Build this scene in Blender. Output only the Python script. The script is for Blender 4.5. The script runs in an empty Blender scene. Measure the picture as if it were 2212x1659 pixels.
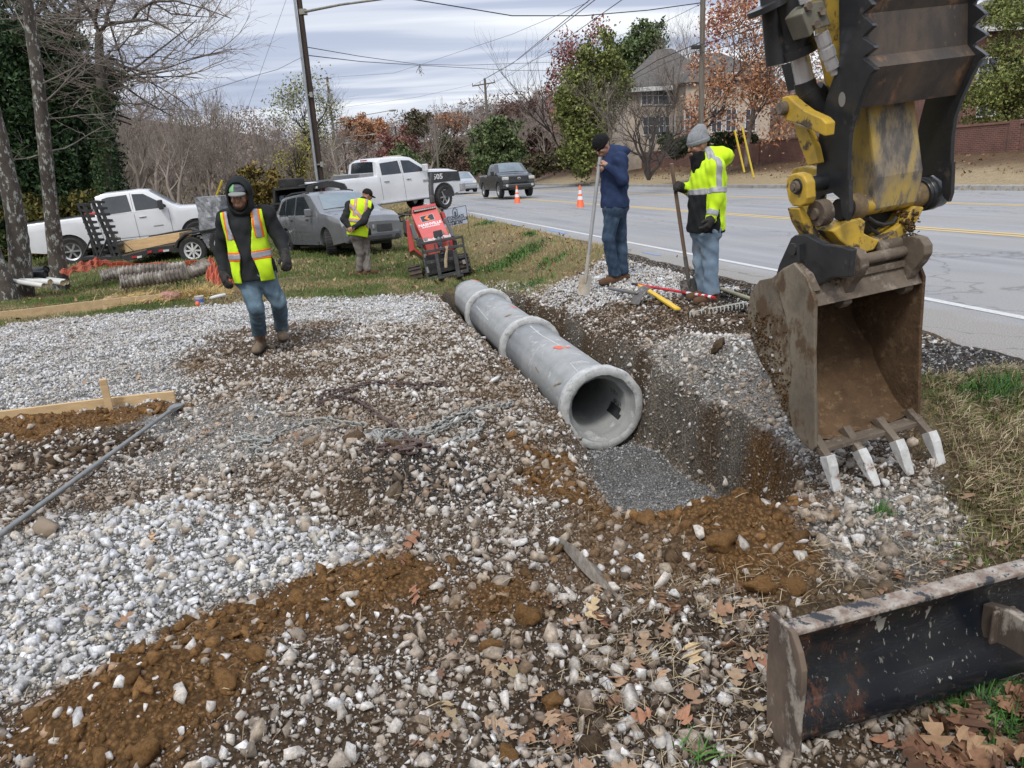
import bpy, bmesh, math, random
import numpy as np
from mathutils import Vector, Matrix
from math import radians as R, sin, cos, pi
random.seed(7); rng = np.random.default_rng(7)
SC = bpy.context.scene
COL = SC.collection
# ------------------------------------------------------------------ camera
PW, PH, PF = 2212., 1659., 1597.          # photo frame used for measuring
PITCH, ROLL, CH = R(16.2), R(3.3), 1.6
_fw = np.array([0, cos(PITCH), -sin(PITCH)])
_r0 = np.array([1., 0, 0]); _u0 = np.cross(_r0, _fw)
_r = cos(ROLL)*_r0 - sin(ROLL)*_u0; _u = np.cross(_r, _fw)
cd = bpy.data.cameras.new('camera'); cam = bpy.data.objects.new('camera', cd); COL.objects.link(cam)
cd.sensor_width = 36; cd.lens = 36*PF/PW; cd.clip_start = .05; cd.clip_end = 6000
cam.matrix_world = Matrix(((_r[0], _u[0], -_fw[0], 0), (_r[1], _u[1], -_fw[1], 0), (_r[2], _u[2], -_fw[2], CH), (0, 0, 0, 1)))
SC.camera = cam
SC.render.resolution_x, SC.render.resolution_y = 1024, 768
# ------------------------------------------------------------------ view, sky, sun
SC.view_settings.view_transform = 'Standard'; SC.view_settings.look = 'None'
SC.view_settings.exposure = 0.28; SC.view_settings.gamma = 1; SC.view_settings.use_curve_mapping = False
SC.render.engine = 'CYCLES'
SC.cycles.max_bounces = 5; SC.cycles.diffuse_bounces = 2; SC.cycles.glossy_bounces = 3; SC.cycles.transparent_max_bounces = 6
SC.cycles.use_denoising = True
SUN_EL, SUN_AZ = R(52), R(200)   # azimuth clockwise from +Y
W_ = bpy.data.worlds.new('World'); SC.world = W_; W_.use_nodes = True
nt = W_.node_tree; nt.nodes.clear()
def N(t, typ, **kw):
    n = t.nodes.new(typ)
    for k, v in kw.items(): setattr(n, k, v)
    return n
def mathn(t, op, a, b=None, c=None):
    n = N(t, 'ShaderNodeMath', operation=op)
    for i, v in enumerate((a, b, c)):
        if v is None: continue
        if hasattr(v, 'links'): t.links.new(v, n.inputs[i])
        else: n.inputs[i].default_value = v
    return n.outputs[0]
def ramp(t, fac, stops, interp='LINEAR'):
    n = N(t, 'ShaderNodeValToRGB'); n.color_ramp.interpolation = interp
    e = n.color_ramp.elements
    while len(e) < len(stops): e.new(.5)
    for el, (p, c) in zip(e, stops):
        el.position = p; el.color = (c[0], c[1], c[2], 1) if hasattr(c, '__len__') else (c, c, c, 1)
    t.links.new(fac, n.inputs[0]); return n.outputs[0]
def mix(t, fac, a, b, mode='MIX'):
    n = N(t, 'ShaderNodeMix', data_type='RGBA', blend_type=mode)
    for i, v in ((0, fac), (6, a), (7, b)):
        if hasattr(v, 'links'): t.links.new(v, n.inputs[i])
        else: n.inputs[i].default_value = v if i == 0 else (v[0], v[1], v[2], 1)
    return n.outputs[2]
sky = N(nt, 'ShaderNodeTexSky', sky_type='NISHITA', sun_disc=False)
sky.sun_elevation = SUN_EL; sky.sun_rotation = SUN_AZ
tc = N(nt, 'ShaderNodeTexCoord'); sp = N(nt, 'ShaderNodeSeparateXYZ'); nt.links.new(tc.outputs['Generated'], sp.inputs[0])
zc = mathn(nt, 'ADD', mathn(nt, 'MAXIMUM', sp.outputs[2], 0.0), .06)
cb = N(nt, 'ShaderNodeCombineXYZ')
nt.links.new(mathn(nt, 'DIVIDE', sp.outputs[0], zc), cb.inputs[0]); nt.links.new(mathn(nt, 'DIVIDE', sp.outputs[1], zc), cb.inputs[1])
mp = N(nt, 'ShaderNodeMapping'); nt.links.new(cb.outputs[0], mp.inputs[0])
mp.inputs['Rotation'].default_value = (0, 0, R(14)); mp.inputs['Scale'].default_value = (.16, .62, 1)
n1 = N(nt, 'ShaderNodeTexNoise'); n1.inputs['Scale'].default_value = 1.5; n1.inputs['Detail'].default_value = 6; n1.inputs['Roughness'].default_value = .5; n1.inputs['Distortion'].default_value = .7
nt.links.new(mp.outputs[0], n1.inputs[0])
n2 = N(nt, 'ShaderNodeTexNoise'); n2.inputs['Scale'].default_value = .45; n2.inputs['Detail'].default_value = 2
nt.links.new(mp.outputs[0], n2.inputs[0])
cf = mathn(nt, 'ADD', mathn(nt, 'MULTIPLY', n1.outputs[0], .72), mathn(nt, 'MULTIPLY', n2.outputs[0], .38))
cl = ramp(nt, cf, [(.38, (3.1, 3.55, 4.8)), (.48, (4.4, 4.9, 6.2)), (.55, (6.3, 6.7, 7.6)), (.63, (8.6, 8.8, 9.1))], 'EASE')
mr = N(nt, 'ShaderNodeMapRange'); nt.links.new(sp.outputs[2], mr.inputs[0])
mr.inputs[1].default_value = .18; mr.inputs[2].default_value = .9; mr.inputs[3].default_value = 1.0; mr.inputs[4].default_value = 1.9
bright = N(nt, 'ShaderNodeVectorMath', operation='SCALE'); nt.links.new(cl, bright.inputs[0]); nt.links.new(mr.outputs[0], bright.inputs['Scale'])
skc = mix(nt, .93, sky.outputs[0], bright.outputs[0])
bg = N(nt, 'ShaderNodeBackground'); bg.inputs[1].default_value = .1; nt.links.new(skc, bg.inputs[0])
wo = N(nt, 'ShaderNodeOutputWorld'); nt.links.new(bg.outputs[0], wo.inputs[0])
sl = bpy.data.lights.new('sun', 'SUN'); sl.energy = 1.5; sl.angle = R(12); sl.color = (1, .96, .9)
so = bpy.data.objects.new('sun', sl); COL.objects.link(so)
_sd = Vector((sin(SUN_AZ)*cos(SUN_EL), cos(SUN_AZ)*cos(SUN_EL), sin(SUN_EL)))
so.rotation_euler = _sd.to_track_quat('Z', 'Y').to_euler(); so.location = (0, -5, 30)

# ------------------------------------------------------------------ measuring helpers
def ray(x, y): return _fw + _r*(x-PW/2)/PF - _u*(y-PH/2)/PF
def at(x, y, Y):
    """the world point at distance Y (metres along +Y) seen at photo position x, y"""
    d = ray(x, y); return np.array([0, 0, CH]) + d*(Y/d[1])
def onz(x, y, z=0.):
    d = ray(x, y); return np.array([0, 0, CH]) + d*((z-CH)/d[2])
def smooth(a, b, x):
    t = np.clip((np.asarray(x, float)-a)/(b-a), 0, 1); return t*t*(3-2*t)
def _hash(ix, iy, seed):
    h = (ix.astype(np.int64)*374761393 + iy.astype(np.int64)*668265263 + seed*2147483) & 0xffffffff
    h = ((h ^ (h >> 13))*1274126177) & 0xffffffff
    return ((h ^ (h >> 16)) & 0xffff)/65535.
def vnoise(x, y, s, seed=0):
    x = np.asarray(x, float)/s + 1000; y = np.asarray(y, float)/s + 1000
    ix = np.floor(x); iy = np.floor(y); fx = x-ix; fy = y-iy
    fx = fx*fx*(3-2*fx); fy = fy*fy*(3-2*fy)
    a = _hash(ix, iy, seed); b = _hash(ix+1, iy, seed); c = _hash(ix, iy+1, seed); d = _hash(ix+1, iy+1, seed)
    return (a*(1-fx)+b*fx)*(1-fy) + (c*(1-fx)+d*fx)*fy - .5
def fbm(x, y, s, seed=0, o=4):
    v = 0; a = 1.
    for i in range(o): v = v + a*vnoise(x, y, s, seed+i*17); s *= .5; a *= .55
    return v
def sdpoly(P, x, y):
    """signed distance to a closed polygon, negative inside"""
    P = np.asarray(P, float); n = len(P); d = np.full(x.shape, 1e18); s = np.ones(x.shape)
    for i in range(n):
        a = P[i]; b = P[i-1]; ex, ey = b-a; wx = x-a[0]; wy = y-a[1]
        t = np.clip((wx*ex+wy*ey)/(ex*ex+ey*ey+1e-12), 0, 1)
        d = np.minimum(d, (wx-ex*t)**2+(wy-ey*t)**2)
        c1 = y >= a[1]; c2 = y < b[1]; c3 = ex*wy > ey*wx
        fl = (c1 & c2 & c3) | (~c1 & ~c2 & ~c3); s = np.where(fl, -s, s)
    return s*np.sqrt(d)
def wpoly(pts, z=0.): return [tuple(onz(x, y, z)[:2]) for x, y in pts]

# ------------------------------------------------------------------ object helpers
def tag(o, label=None, cat=None, group=None, kind=None):
    if label: o['label'] = label
    if cat: o['category'] = cat
    if group: o['group'] = group
    if kind: o['kind'] = kind
    return o
def empty(name, loc=(0, 0, 0), rz=0., label=None, cat=None, group=None, rot=None):
    o = bpy.data.objects.new(name, None); COL.objects.link(o); o.empty_display_size = .1
    o.location = loc; o.rotation_euler = rot if rot else (0, 0, rz); tag(o, label, cat, group); return o
def link(name, me, mat, parent=None):
    o = bpy.data.objects.new(name, me); COL.objects.link(o)
    if mat is not None:
        for m in (mat if isinstance(mat, (list, tuple)) else [mat]): me.materials.append(m)
    if parent: o.parent = parent
    return o
def mesh_np(name, V, F, mat, parent=None, smooth_=False, col=None, mi=None):
    """V (n,3); F list of faces or (m,k) int array"""
    me = bpy.data.meshes.new(name)
    V = np.ascontiguousarray(V, dtype=np.float32)
    if isinstance(F, np.ndarray):
        m, k = F.shape; me.vertices.add(len(V)); me.vertices.foreach_set('co', V.ravel())
        me.loops.add(m*k); me.loops.foreach_set('vertex_index', F.astype(np.int32).ravel())
        me.polygons.add(m); me.polygons.foreach_set('loop_start', np.arange(0, m*k, k, dtype=np.int32))
        me.polygons.foreach_set('loop_total', np.full(m, k, dtype=np.int32))
        me.update(calc_edges=True)
    else:
        me.from_pydata([tuple(map(float, v)) for v in V], [], [tuple(f) for f in F]); me.update()
    if smooth_: me.polygons.foreach_set('use_smooth', np.ones(len(me.polygons), dtype=bool))
    if mi is not None: me.polygons.foreach_set('material_index', np.asarray(mi, dtype=np.int32))
    if col is not None:
        ca = me.color_attributes.new('Col', 'FLOAT_COLOR', 'POINT')
        c4 = np.ones((len(V), 4), dtype=np.float32); c4[:, :3] = col; ca.data.foreach_set('color', c4.ravel())
    return link(name, me, mat, parent)
class MB:
    """collects simple solids into one mesh"""
    def __init__(s): s.V = []; s.F = []; s.n = 0
    def add(s, V, F):
        V = np.asarray(V, float); s.V.append(V); s.F += [[i+s.n for i in f] for f in F]; s.n += len(V); return s
    def box(s, c, d, rot=None, taper=1.):
        h = np.array(d)/2.
        v = np.array([[x*h[0]*(taper if z > 0 else 1), y*h[1]*(taper if z > 0 else 1), z*h[2]] for x in (-1, 1) for y in (-1, 1) for z in (-1, 1)])
        if rot is not None: v = v @ np.array(rot).T
        return s.add(v+np.array(c), [(0, 1, 3, 2), (4, 6, 7, 5), (0, 4, 5, 1), (2, 3, 7, 6), (0, 2, 6, 4), (1, 5, 7, 3)])
    def tube(s, pts, r, n=8, cap=True, ell=None):
        pts = [np.array(p, float) for p in pts]; m = len(pts)
        rr = [r]*m if not hasattr(r, '__len__') else r
        V = []; prev = None
        for i, p in enumerate(pts):
            t = pts[min(i+1, m-1)]-pts[max(i-1, 0)]; t = t/(np.linalg.norm(t)+1e-12)
            if prev is None:
                a = np.array([0, 0, 1.]) if abs(t[2]) < .9 else np.array([1., 0, 0]); b1 = np.cross(t, a)
            else: b1 = prev - t*(prev@t)
            b1 /= np.linalg.norm(b1)+1e-12; prev = b1; b2 = np.cross(t, b1)
            for k in range(n):
                a = 2*pi*k/n; V.append(p + rr[i]*(cos(a)*b1 + sin(a)*b2*(ell or 1)))
        F = [(i*n+k, i*n+(k+1) % n, (i+1)*n+(k+1) % n, (i+1)*n+k) for i in range(m-1) for k in range(n)]
        if cap: F += [tuple(range(n))[::-1], tuple((m-1)*n+k for k in range(n))]
        return s.add(V, F)
    def prism(s, poly, h0, h1, fr=None):
        """poly 2D list extruded from h0 to h1; fr(u,v,h)->xyz"""
        fr = fr or (lambda u, v, h: (u, v, h)); n = len(poly)
        V = [fr(u, v, h0) for u, v in poly] + [fr(u, v, h1) for u, v in poly]
        F = [tuple(range(n))[::-1], tuple(range(n, 2*n))] + [(i, (i+1) % n, n+(i+1) % n, n+i) for i in range(n)]
        return s.add(V, F)
    def lathe(s, prof, n=24, c=(0, 0, 0), ax='Z', closed=False):
        V = []; m = len(prof)
        for r_, h in prof:
            for k in range(n):
                a = 2*pi*k/n; x, y = r_*cos(a), r_*sin(a)
                p = {'Z': (x, y, h), 'Y': (x, h, y), 'X': (h, x, y)}[ax]; V.append(np.array(p)+c)
        F = []
        for i in range(m if closed else m-1):
            j = (i+1) % m
            F += [(i*n+k, i*n+(k+1) % n, j*n+(k+1) % n, j*n+k) for k in range(n)]
        return s.add(V, F)
    def build(s, name, mat, parent=None, sm=False, bevel=0., seg=2):
        o = mesh_np(name, np.concatenate(s.V), s.F, mat, parent)
        bm = bmesh.new(); bm.from_mesh(o.data); bmesh.ops.recalc_face_normals(bm, faces=bm.faces)
        if bevel:
            es = [e for e in bm.edges if len(e.link_faces) == 2 and e.calc_face_angle(0) > R(30)]
            bmesh.ops.bevel(bm, geom=es, offset=bevel, segments=seg, affect='EDGES', profile=.5, clamp_overlap=True)
        if sm:
            for f in bm.faces: f.smooth = True
            for e in bm.edges:
                if len(e.link_faces) == 2 and e.calc_face_angle(0) > R(38): e.smooth = False
        bm.to_mesh(o.data); bm.free(); return o

# ------------------------------------------------------------------ materials
MATS = {}
def newmat(name):
    m = bpy.data.materials.new(name); m.use_nodes = True; t = m.node_tree; b = t.nodes['Principled BSDF']; MATS[name] = m
    return m, t, b
def noise(t, scale, detail=4, rough=.6, coord='Object', dist=0., vec=None):
    n = N(t, 'ShaderNodeTexNoise'); n.inputs['Scale'].default_value = scale; n.inputs['Detail'].default_value = detail
    n.inputs['Roughness'].default_value = rough; n.inputs['Distortion'].default_value = dist
    if vec is None: vec = N(t, 'ShaderNodeTexCoord').outputs[coord]
    t.links.new(vec, n.inputs[0]); return n.outputs[0]
def bump(t, b, h, strength=.5, dist=.01):
    n = N(t, 'ShaderNodeBump'); n.inputs['Strength'].default_value = strength; n.inputs['Distance'].default_value = dist
    t.links.new(h, n.inputs['Height']); t.links.new(n.outputs[0], b.inputs['Normal'])
def M(name, c, rough=.7, c2=None, sc=6., metal=0., bmp=0., bsc=None, bd=.01, spec=None, lo=.4, hi=.62, c3=None, sc3=None, lo3=.55, hi3=.62, coat=0., stretch=None):
    """plain procedural material: colour c, patches of c2, specks of c3"""
    if name in MATS: return MATS[name]
    m, t, b = newmat(name); b.inputs['Roughness'].default_value = rough; b.inputs['Metallic'].default_value = metal
    if spec is not None: b.inputs['Specular IOR Level'].default_value = spec
    b.inputs['Coat Weight'].default_value = coat; b.inputs['Coat Roughness'].default_value = .06
    vec = N(t, 'ShaderNodeTexCoord').outputs['Object']
    if stretch:
        mpn = N(t, 'ShaderNodeMapping'); mpn.inputs['Scale'].default_value = stretch; t.links.new(vec, mpn.inputs[0]); vec = mpn.outputs[0]
    c2 = c2 or tuple(x*.82 for x in c)
    out = mix(t, ramp(t, noise(t, sc, 6, .65, vec=vec), [(lo, 0.), (hi, 1.)]), c, c2)
    if c3: out = mix(t, ramp(t, noise(t, sc3 or sc*4, 5, .7, vec=vec), [(lo3, 0.), (hi3, 1.)]), out, c3)
    t.links.new(out, b.inputs['Base Color'])
    if bmp: bump(t, b, noise(t, bsc or sc*5, 6, .7, vec=vec), bmp, bd)
    return m
def attr_mat(name, rough=.9, sc=30., var=.25, bmp=.4, bsc=60., bd=.006, spec=.25):
    m, t, b = newmat(name); b.inputs['Roughness'].default_value = rough; b.inputs['Specular IOR Level'].default_value = spec
    a = N(t, 'ShaderNodeVertexColor', layer_name='Col').outputs[0]
    f = ramp(t, noise(t, sc, 5, .7), [(.3, 1-var), (.7, 1+var)])
    t.links.new(mix(t, 1., a, f, 'MULTIPLY'), b.inputs['Base Color'])
    if bmp: bump(t, b, noise(t, bsc, 6, .75), bmp, bd)
    return m
def text_obj(name, s, mat, parent, size, mw, extrude=.002, sx=1., bold=0.):
    """lettering as a mesh, mw = 4x4 placement matrix in the parent's frame (x right, y up, z out)"""
    cu = bpy.data.curves.new(name, 'FONT'); cu.body = s; cu.size = size; cu.align_x = 'CENTER'; cu.align_y = 'CENTER'; cu.extrude = extrude; cu.offset = bold; cu.resolution_u = 2
    tmp = bpy.data.objects.new('tmp', cu); COL.objects.link(tmp)
    dg = bpy.context.evaluated_depsgraph_get(); me = bpy.data.meshes.new_from_object(tmp.evaluated_get(dg))
    bpy.data.objects.remove(tmp); bpy.data.curves.remove(cu)
    me.transform(mw @ Matrix.Diagonal((sx, 1, 1, 1))); return link(name, me, mat, parent)
# ================================================================== the ground
EX, EY = 3.33, 9.29                       # a point on the white edge line of the road
RU = np.array([-.226, .974]); RN = np.array([.974, .226])
def road_t(x, y): return (x-EX)*RN[0] + (y-EY)*RN[1]
def road_z(y): return np.interp(y, [-50, 7, 40, 120, 170], [.25, .2, .02, -.2, -1.0])
def rpt(s, t): return EX+RU[0]*s+RN[0]*t, EY+RU[1]*s+RN[1]*t
ASPH_T = -.9
def asph_edge(s):                         # where the asphalt breaks off, as t over s
    return np.interp(s, [-8, -4.5, -1, 2, 5, 30], [-.95, -1.12, -.82, -.78, -.6, -.45]) + .10*vnoise(s, s*0, .5, 3) + .05*vnoise(s, s*0, .13, 4)
TRENCH = wpoly([(940, 618), (972, 648), (1018, 705), (1084, 785), (1152, 860), (1228, 938), (1268, 1010), (1330, 1080), (1450, 1096)]) + [(1.02, 3.12), (1.25, 3.24), (1.47, 3.55), (1.58, 3.9), (1.58, 4.3), (1.53, 4.7), (1.45, 5.05), (1.34, 5.5), (1.24, 6.0), (.80, 8.), (.37, 10.), (.05, 11.5), (-.35, 12.3), (-.95, 12.2)]
PIPE_A = at(1302, 884, 6.0); PIPE_B = at(1051, 672, 11.05)
def bump_(x, y, px, py, amp, rx, ry, ang=0., z=0.):
    c = onz(px, py, z); dx = x-c[0]; dy = y-c[1]; a = R(ang)
    u = dx*cos(a)+dy*sin(a); v = -dx*sin(a)+dy*cos(a)
    return amp*np.exp(-(u/rx)**2-(v/ry)**2)
def trench_sd(x, y):
    return sdpoly(TRENCH, x, y) + (.05+.07*smooth(.1, .3, x-(.762-.2145*(y-6))))*fbm(x, y, .35, 11, 4)*smooth(3., 5., y)
def far_z(x, y):
    r = np.hypot(x, y); az = np.degrees(np.arctan2(x, y))
    ridge = np.interp(az, [-60, -36, -31, -24, -17, -13, -8, -2, 4, 12, 40, 60], [34, 32, 30, 28, 21, 13, 12, 12, 14, 18, 24, 26])
    z = -6.*smooth(60, 130, r)*smooth(6, -10, az)
    return z + (ridge+6)*smooth(150, 330, r)
CTRL = []
def hgt(x, y, detail=True):
    x = np.asarray(x, float); y = np.asarray(y, float)
    z = np.interp(y, [0, 8, 13, 19, 24, 34, 60], [0, 0, -.2, -.3, -.32, -.2, -.3])
    z = z - .22*smooth(-4, -11, x)*smooth(12, 18, y) - .5*smooth(20, 45, y)*smooth(-6, -16, x)
    rt = road_t(x, y)
    z = z + .17*smooth(-3.4, -1.6, rt)*(y < 9) + (y >= 9)*.17*smooth(-3.4, -1.6, rt)*(1-smooth(9, 12, y))
    zr = road_z(y)
    z = z + (zr-z)*smooth(-2.6, -1.0, rt)
    ins = smooth(-.35, -.0, rt)*(1-smooth(15.0, 15.05, rt))
    z = np.where(rt > -.7, zr, z)
    z = z - .10*ins
    # the far verge and the bank behind the kerb
    b = smooth(15.3, 22., rt); z = np.where(rt > 15.02, zr+.16 + .95*b + 1.3*smooth(22, 40, rt), z)
    z = z + far_z(x, y)
    if len(CTRL):
        num = 0.; den = 1e-3
        for cx, cy, dz in CTRL:
            w = np.exp(-((x-cx)**2+(y-cy)**2)/3.2); num = num+w*dz; den = den+w
        z = z + num/np.maximum(den, .25)*smooth(10.5, 12, y)*smooth(-1.0, -1.5, rt)
    if detail:
        site = (rt < -.95) & (y < 14)
        near = smooth(15, 9, y)*smooth(-.8, -1.2, rt)
        z = z + near*(.07*fbm(x, y, .8, 1, 4) + .028*fbm(x, y, .14, 5, 3))
        z = z + bump_(x, y, 1620, 1170, .17, .42, .28, 10)+bump_(x, y, 1490, 1130, .06, .3, .2)
        z = z + bump_(x, y, 830, 1030, .19, .42, .34) + bump_(x, y, 700, 985, .07, .3, .2)
        z = z + bump_(x, y, 380, 1510, .14, .42, .26, 20) + bump_(x, y, 900, 1290, .13, .5, .24, -8)
        z = z + bump_(x, y, 1480, 745, .14, .8, .25, -55, .1) + bump_(x, y, 480, 800, .03, .5, .4)
        z = z + bump_(x, y, 150, 925, .06, .9, .14, 8)
        # far grass lumps
        z = z + .05*fbm(x, y, 1.5, 8, 3)*smooth(9, 13, y)*smooth(-.8, -1.5, rt)*smooth(60, 30, y)
        sd = trench_sd(x, y)
        rside = smooth(-.1, .25, x-(.762-.2145*(y-6)))*smooth(3.6, 4.6, y)
        w_ = smooth(.03, -.10, sd); dep = .80*w_ + (1-w_)*(.05*smooth(.3, 0, sd) + (.07*smooth(8.5, 5.8, y)+.05)*rside*smooth(.62, .0, sd)*smooth(12, 10, y) + .05*fbm(x, y, .16, 23, 3)*(np.abs(sd-.15) < .25))
        fl = .06*fbm(x, y, .3, 21, 3)
        pz = z - dep + fl*smooth(-.1, -.2, sd)
        hp = at(1345, 985, 5.6); hb = .17*np.exp(-((x-hp[0])/.34)**2-((y-hp[1])/.22)**2)
        pz = pz + hb*smooth(-.05, -.2, sd)
        pz = pz + .36*smooth(-.16, -.42, x-(.762-.2145*(y-6)))*smooth(4.9, 5.8, y)*smooth(-.0, -.1, sd)
        z = np.where(sd < .64, pz, z)
    return z
CTRL = []
_wd = np.array([cos(R(43)), sin(R(43))])
_C = [at(165, 572, 22.6), at(436, 534, 23.7), at(165, 572, 22.6)+[-.9, 1.6, .02], at(436, 534, 23.7)+[-.9, 1.6, 0], at(415, 566, 20.4), at(480, 548, 20.4), at(720, 551, 18.8), at(635, 547, 21.2), at(838, 543, 19.4), at(635, 547, 21.2)+[1.3, .5, 0], at(959, 451, 28.6), at(790, 478, 26), at(959, 451, 28.6)+[-1.2, 1.3, 0], at(790, 478, 26)+[-1.2, 1.3, 0], at(790, 596, 14.2), at(945, 608, 13.6), at(700, 448, 36)]
_C[-1][2] = at(700, 448, 36)[2]
_tmp = [(p[0], p[1], p[2]-float(hgt(np.array([p[0]]), np.array([p[1]]), False)[0])) for p in _C]
CTRL = _tmp
def hz(x, y): return float(hgt(np.array([x]), np.array([y]))[0])
def ground_at(px, py):
    """the point of the ground seen at a photo position"""
    d = ray(px, py); t = np.linspace(1., 60, 6000) if py > 450 else np.linspace(5, 400, 20000)
    P = np.array([0, 0, CH]) + t[:, None]*d; h = hgt(P[:, 0], P[:, 1]); i = np.argmax(P[:, 2] < h)
    return np.array([P[i, 0], P[i, 1], h[i]])

# zones: (polygon in photo positions, z), colour of the fines, stones per m2, stone size, palette, softness
def C(r, g, b): return np.array([r, g, b])
CLAY = C(.205, .112, .046); MUD = C(.088, .060, .038); DIRT = C(.135, .092, .057); DUST = C(.27, .26, .24); DARK = C(.075, .062, .052)
GRASS = C(.11, .125, .042); DRY = C(.30, .235, .13); TAR = C(.035, .034, .033); FINE = C(.20, .195, .185); LEAFY = C(.19, .115, .06)
ZN = [
 # poly, z, colour, density, size, palette(0 white,1 mixed,2 dirty,3 gray fines,4 clay), soft
 ([(0, 680), (520, 635), (900, 622), (960, 650), (930, 690), (760, 700), (640, 760), (420, 790), (400, 850), (380, 862), (-200, 920), (-200, 690)], 0, DUST, 1500, .75, 0, .12),
 ([(400, 770), (470, 720), (640, 700), (760, 690), (700, 760), (640, 830), (470, 830), (400, 810)], 0, DIRT, 800, .8, 2, .2),
 ([(-150, 1190), (150, 1090), (300, 1080), (600, 1130), (880, 1180), (700, 1210), (560, 1270), (450, 1330), (300, 1440), (120, 1500), (-200, 1560)], 0, DUST, 1150, 1.15, 0, .10),
 ([(300, 870), (640, 880), (760, 930), (700, 960), (400, 1010), (200, 1000)], 0, DUST, 1100, .85, 1, .15),
 ([(-200, 925), (380, 868), (440, 880), (300, 925), (100, 950), (-200, 985)], 0, CLAY, 120, .9, 4, .05),
 ([(-200, 985), (100, 955), (300, 930), (380, 950), (200, 1020), (-200, 1080)], 0, MUD, 500, 1.1, 2, .1),
 ([(690, 935), (860, 930), (1090, 1010), (1080, 1100), (860, 1120), (760, 1060), (700, 985)], 0, DARK, 650, 1.2, 2, .10),
 ([(640, 1270), (760, 1225), (1000, 1270), (960, 1330), (860, 1330), (720, 1400), (640, 1450), (600, 1560), (430, 1690), (20, 1690), (100, 1560), (330, 1440), (400, 1350)], 0, CLAY, 330, .9, 4, .10),
 ([(1000, 880), (1180, 935), (1260, 1080), (1130, 1080), (1000, 985), (900, 950)], 0, DIRT, 620, 1.0, 1, .1),
 ([(1080, 950), (1200, 990), (1320, 1090), (1300, 1130), (1150, 1060)], 0, CLAY, 350, 1.0, 2, .08),
 ([(1180, 1090), (1540, 1100), (1600, 1140), (1540, 1260), (1500, 1330), (1300, 1300), (1150, 1200)], 0, C(.20, .13, .075), 420, 1.1, 2, .12),
 ([(1300, 1085), (1540, 1095), (1720, 1045), (1800, 1090), (1820, 1200), (1760, 1310), (1640, 1290), (1500, 1200), (1330, 1130)], 0, CLAY, 260, .8, 4, .10),
 ([(1040, 1290), (1180, 1270), (1230, 1340), (1080, 1370)], 0, CLAY, 330, 1., 4, .12),
 ([(1500, 1310), (1800, 1330), (1800, 1420), (1620, 1700), (1200, 1700), (1250, 1420)], 0, MUD, 620, 1.3, 2, .15),
 ([(1700, 1230), (1850, 1180), (2300, 1060), (2300, 1300), (1800, 1330)], .1, C(.16, .115, .07), 260, 1.2, 2, .12),
 ([(1780, 1060), (2060, 1010), (2090, 1120), (1850, 1200), (1760, 1150)], .1, DUST, 950, 1.2, 1, .1),
 # right side of the trench
 ([(1090, 625), (1300, 572), (1420, 560), (1640, 640), (1640, 700), (1400, 690), (1250, 665), (1180, 660)], .12, DIRT, 1200, .9, 0, .12),
 ([(1240, 650), (1560, 640), (1640, 640), (1660, 720), (1540, 710), (1450, 720), (1330, 730)], .15, MUD, 520, .85, 2, .12),
 ([(1400, 700), (1560, 720), (1700, 760), (1800, 960), (1680, 1020), (1560, 950), (1440, 840), (1340, 765)], .15, DUST, 1350, .95, 1, .10),
 ([(1985, 740), (2300, 780), (2300, 850), (1980, 830)], .18, DARK, 900, .5, 3, .06),
 ([(1980, 828), (2300, 835), (2300, 1290), (2130, 1180), (2090, 1060), (2010, 960)], .12, C(.15, .13, .06), 60, 1., 2, .08),
 ([(1500, 640), (1640, 625), (1985, 745), (1985, 775), (1640, 690)], .18, TAR, 500, .6, 2, .08),
]
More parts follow.
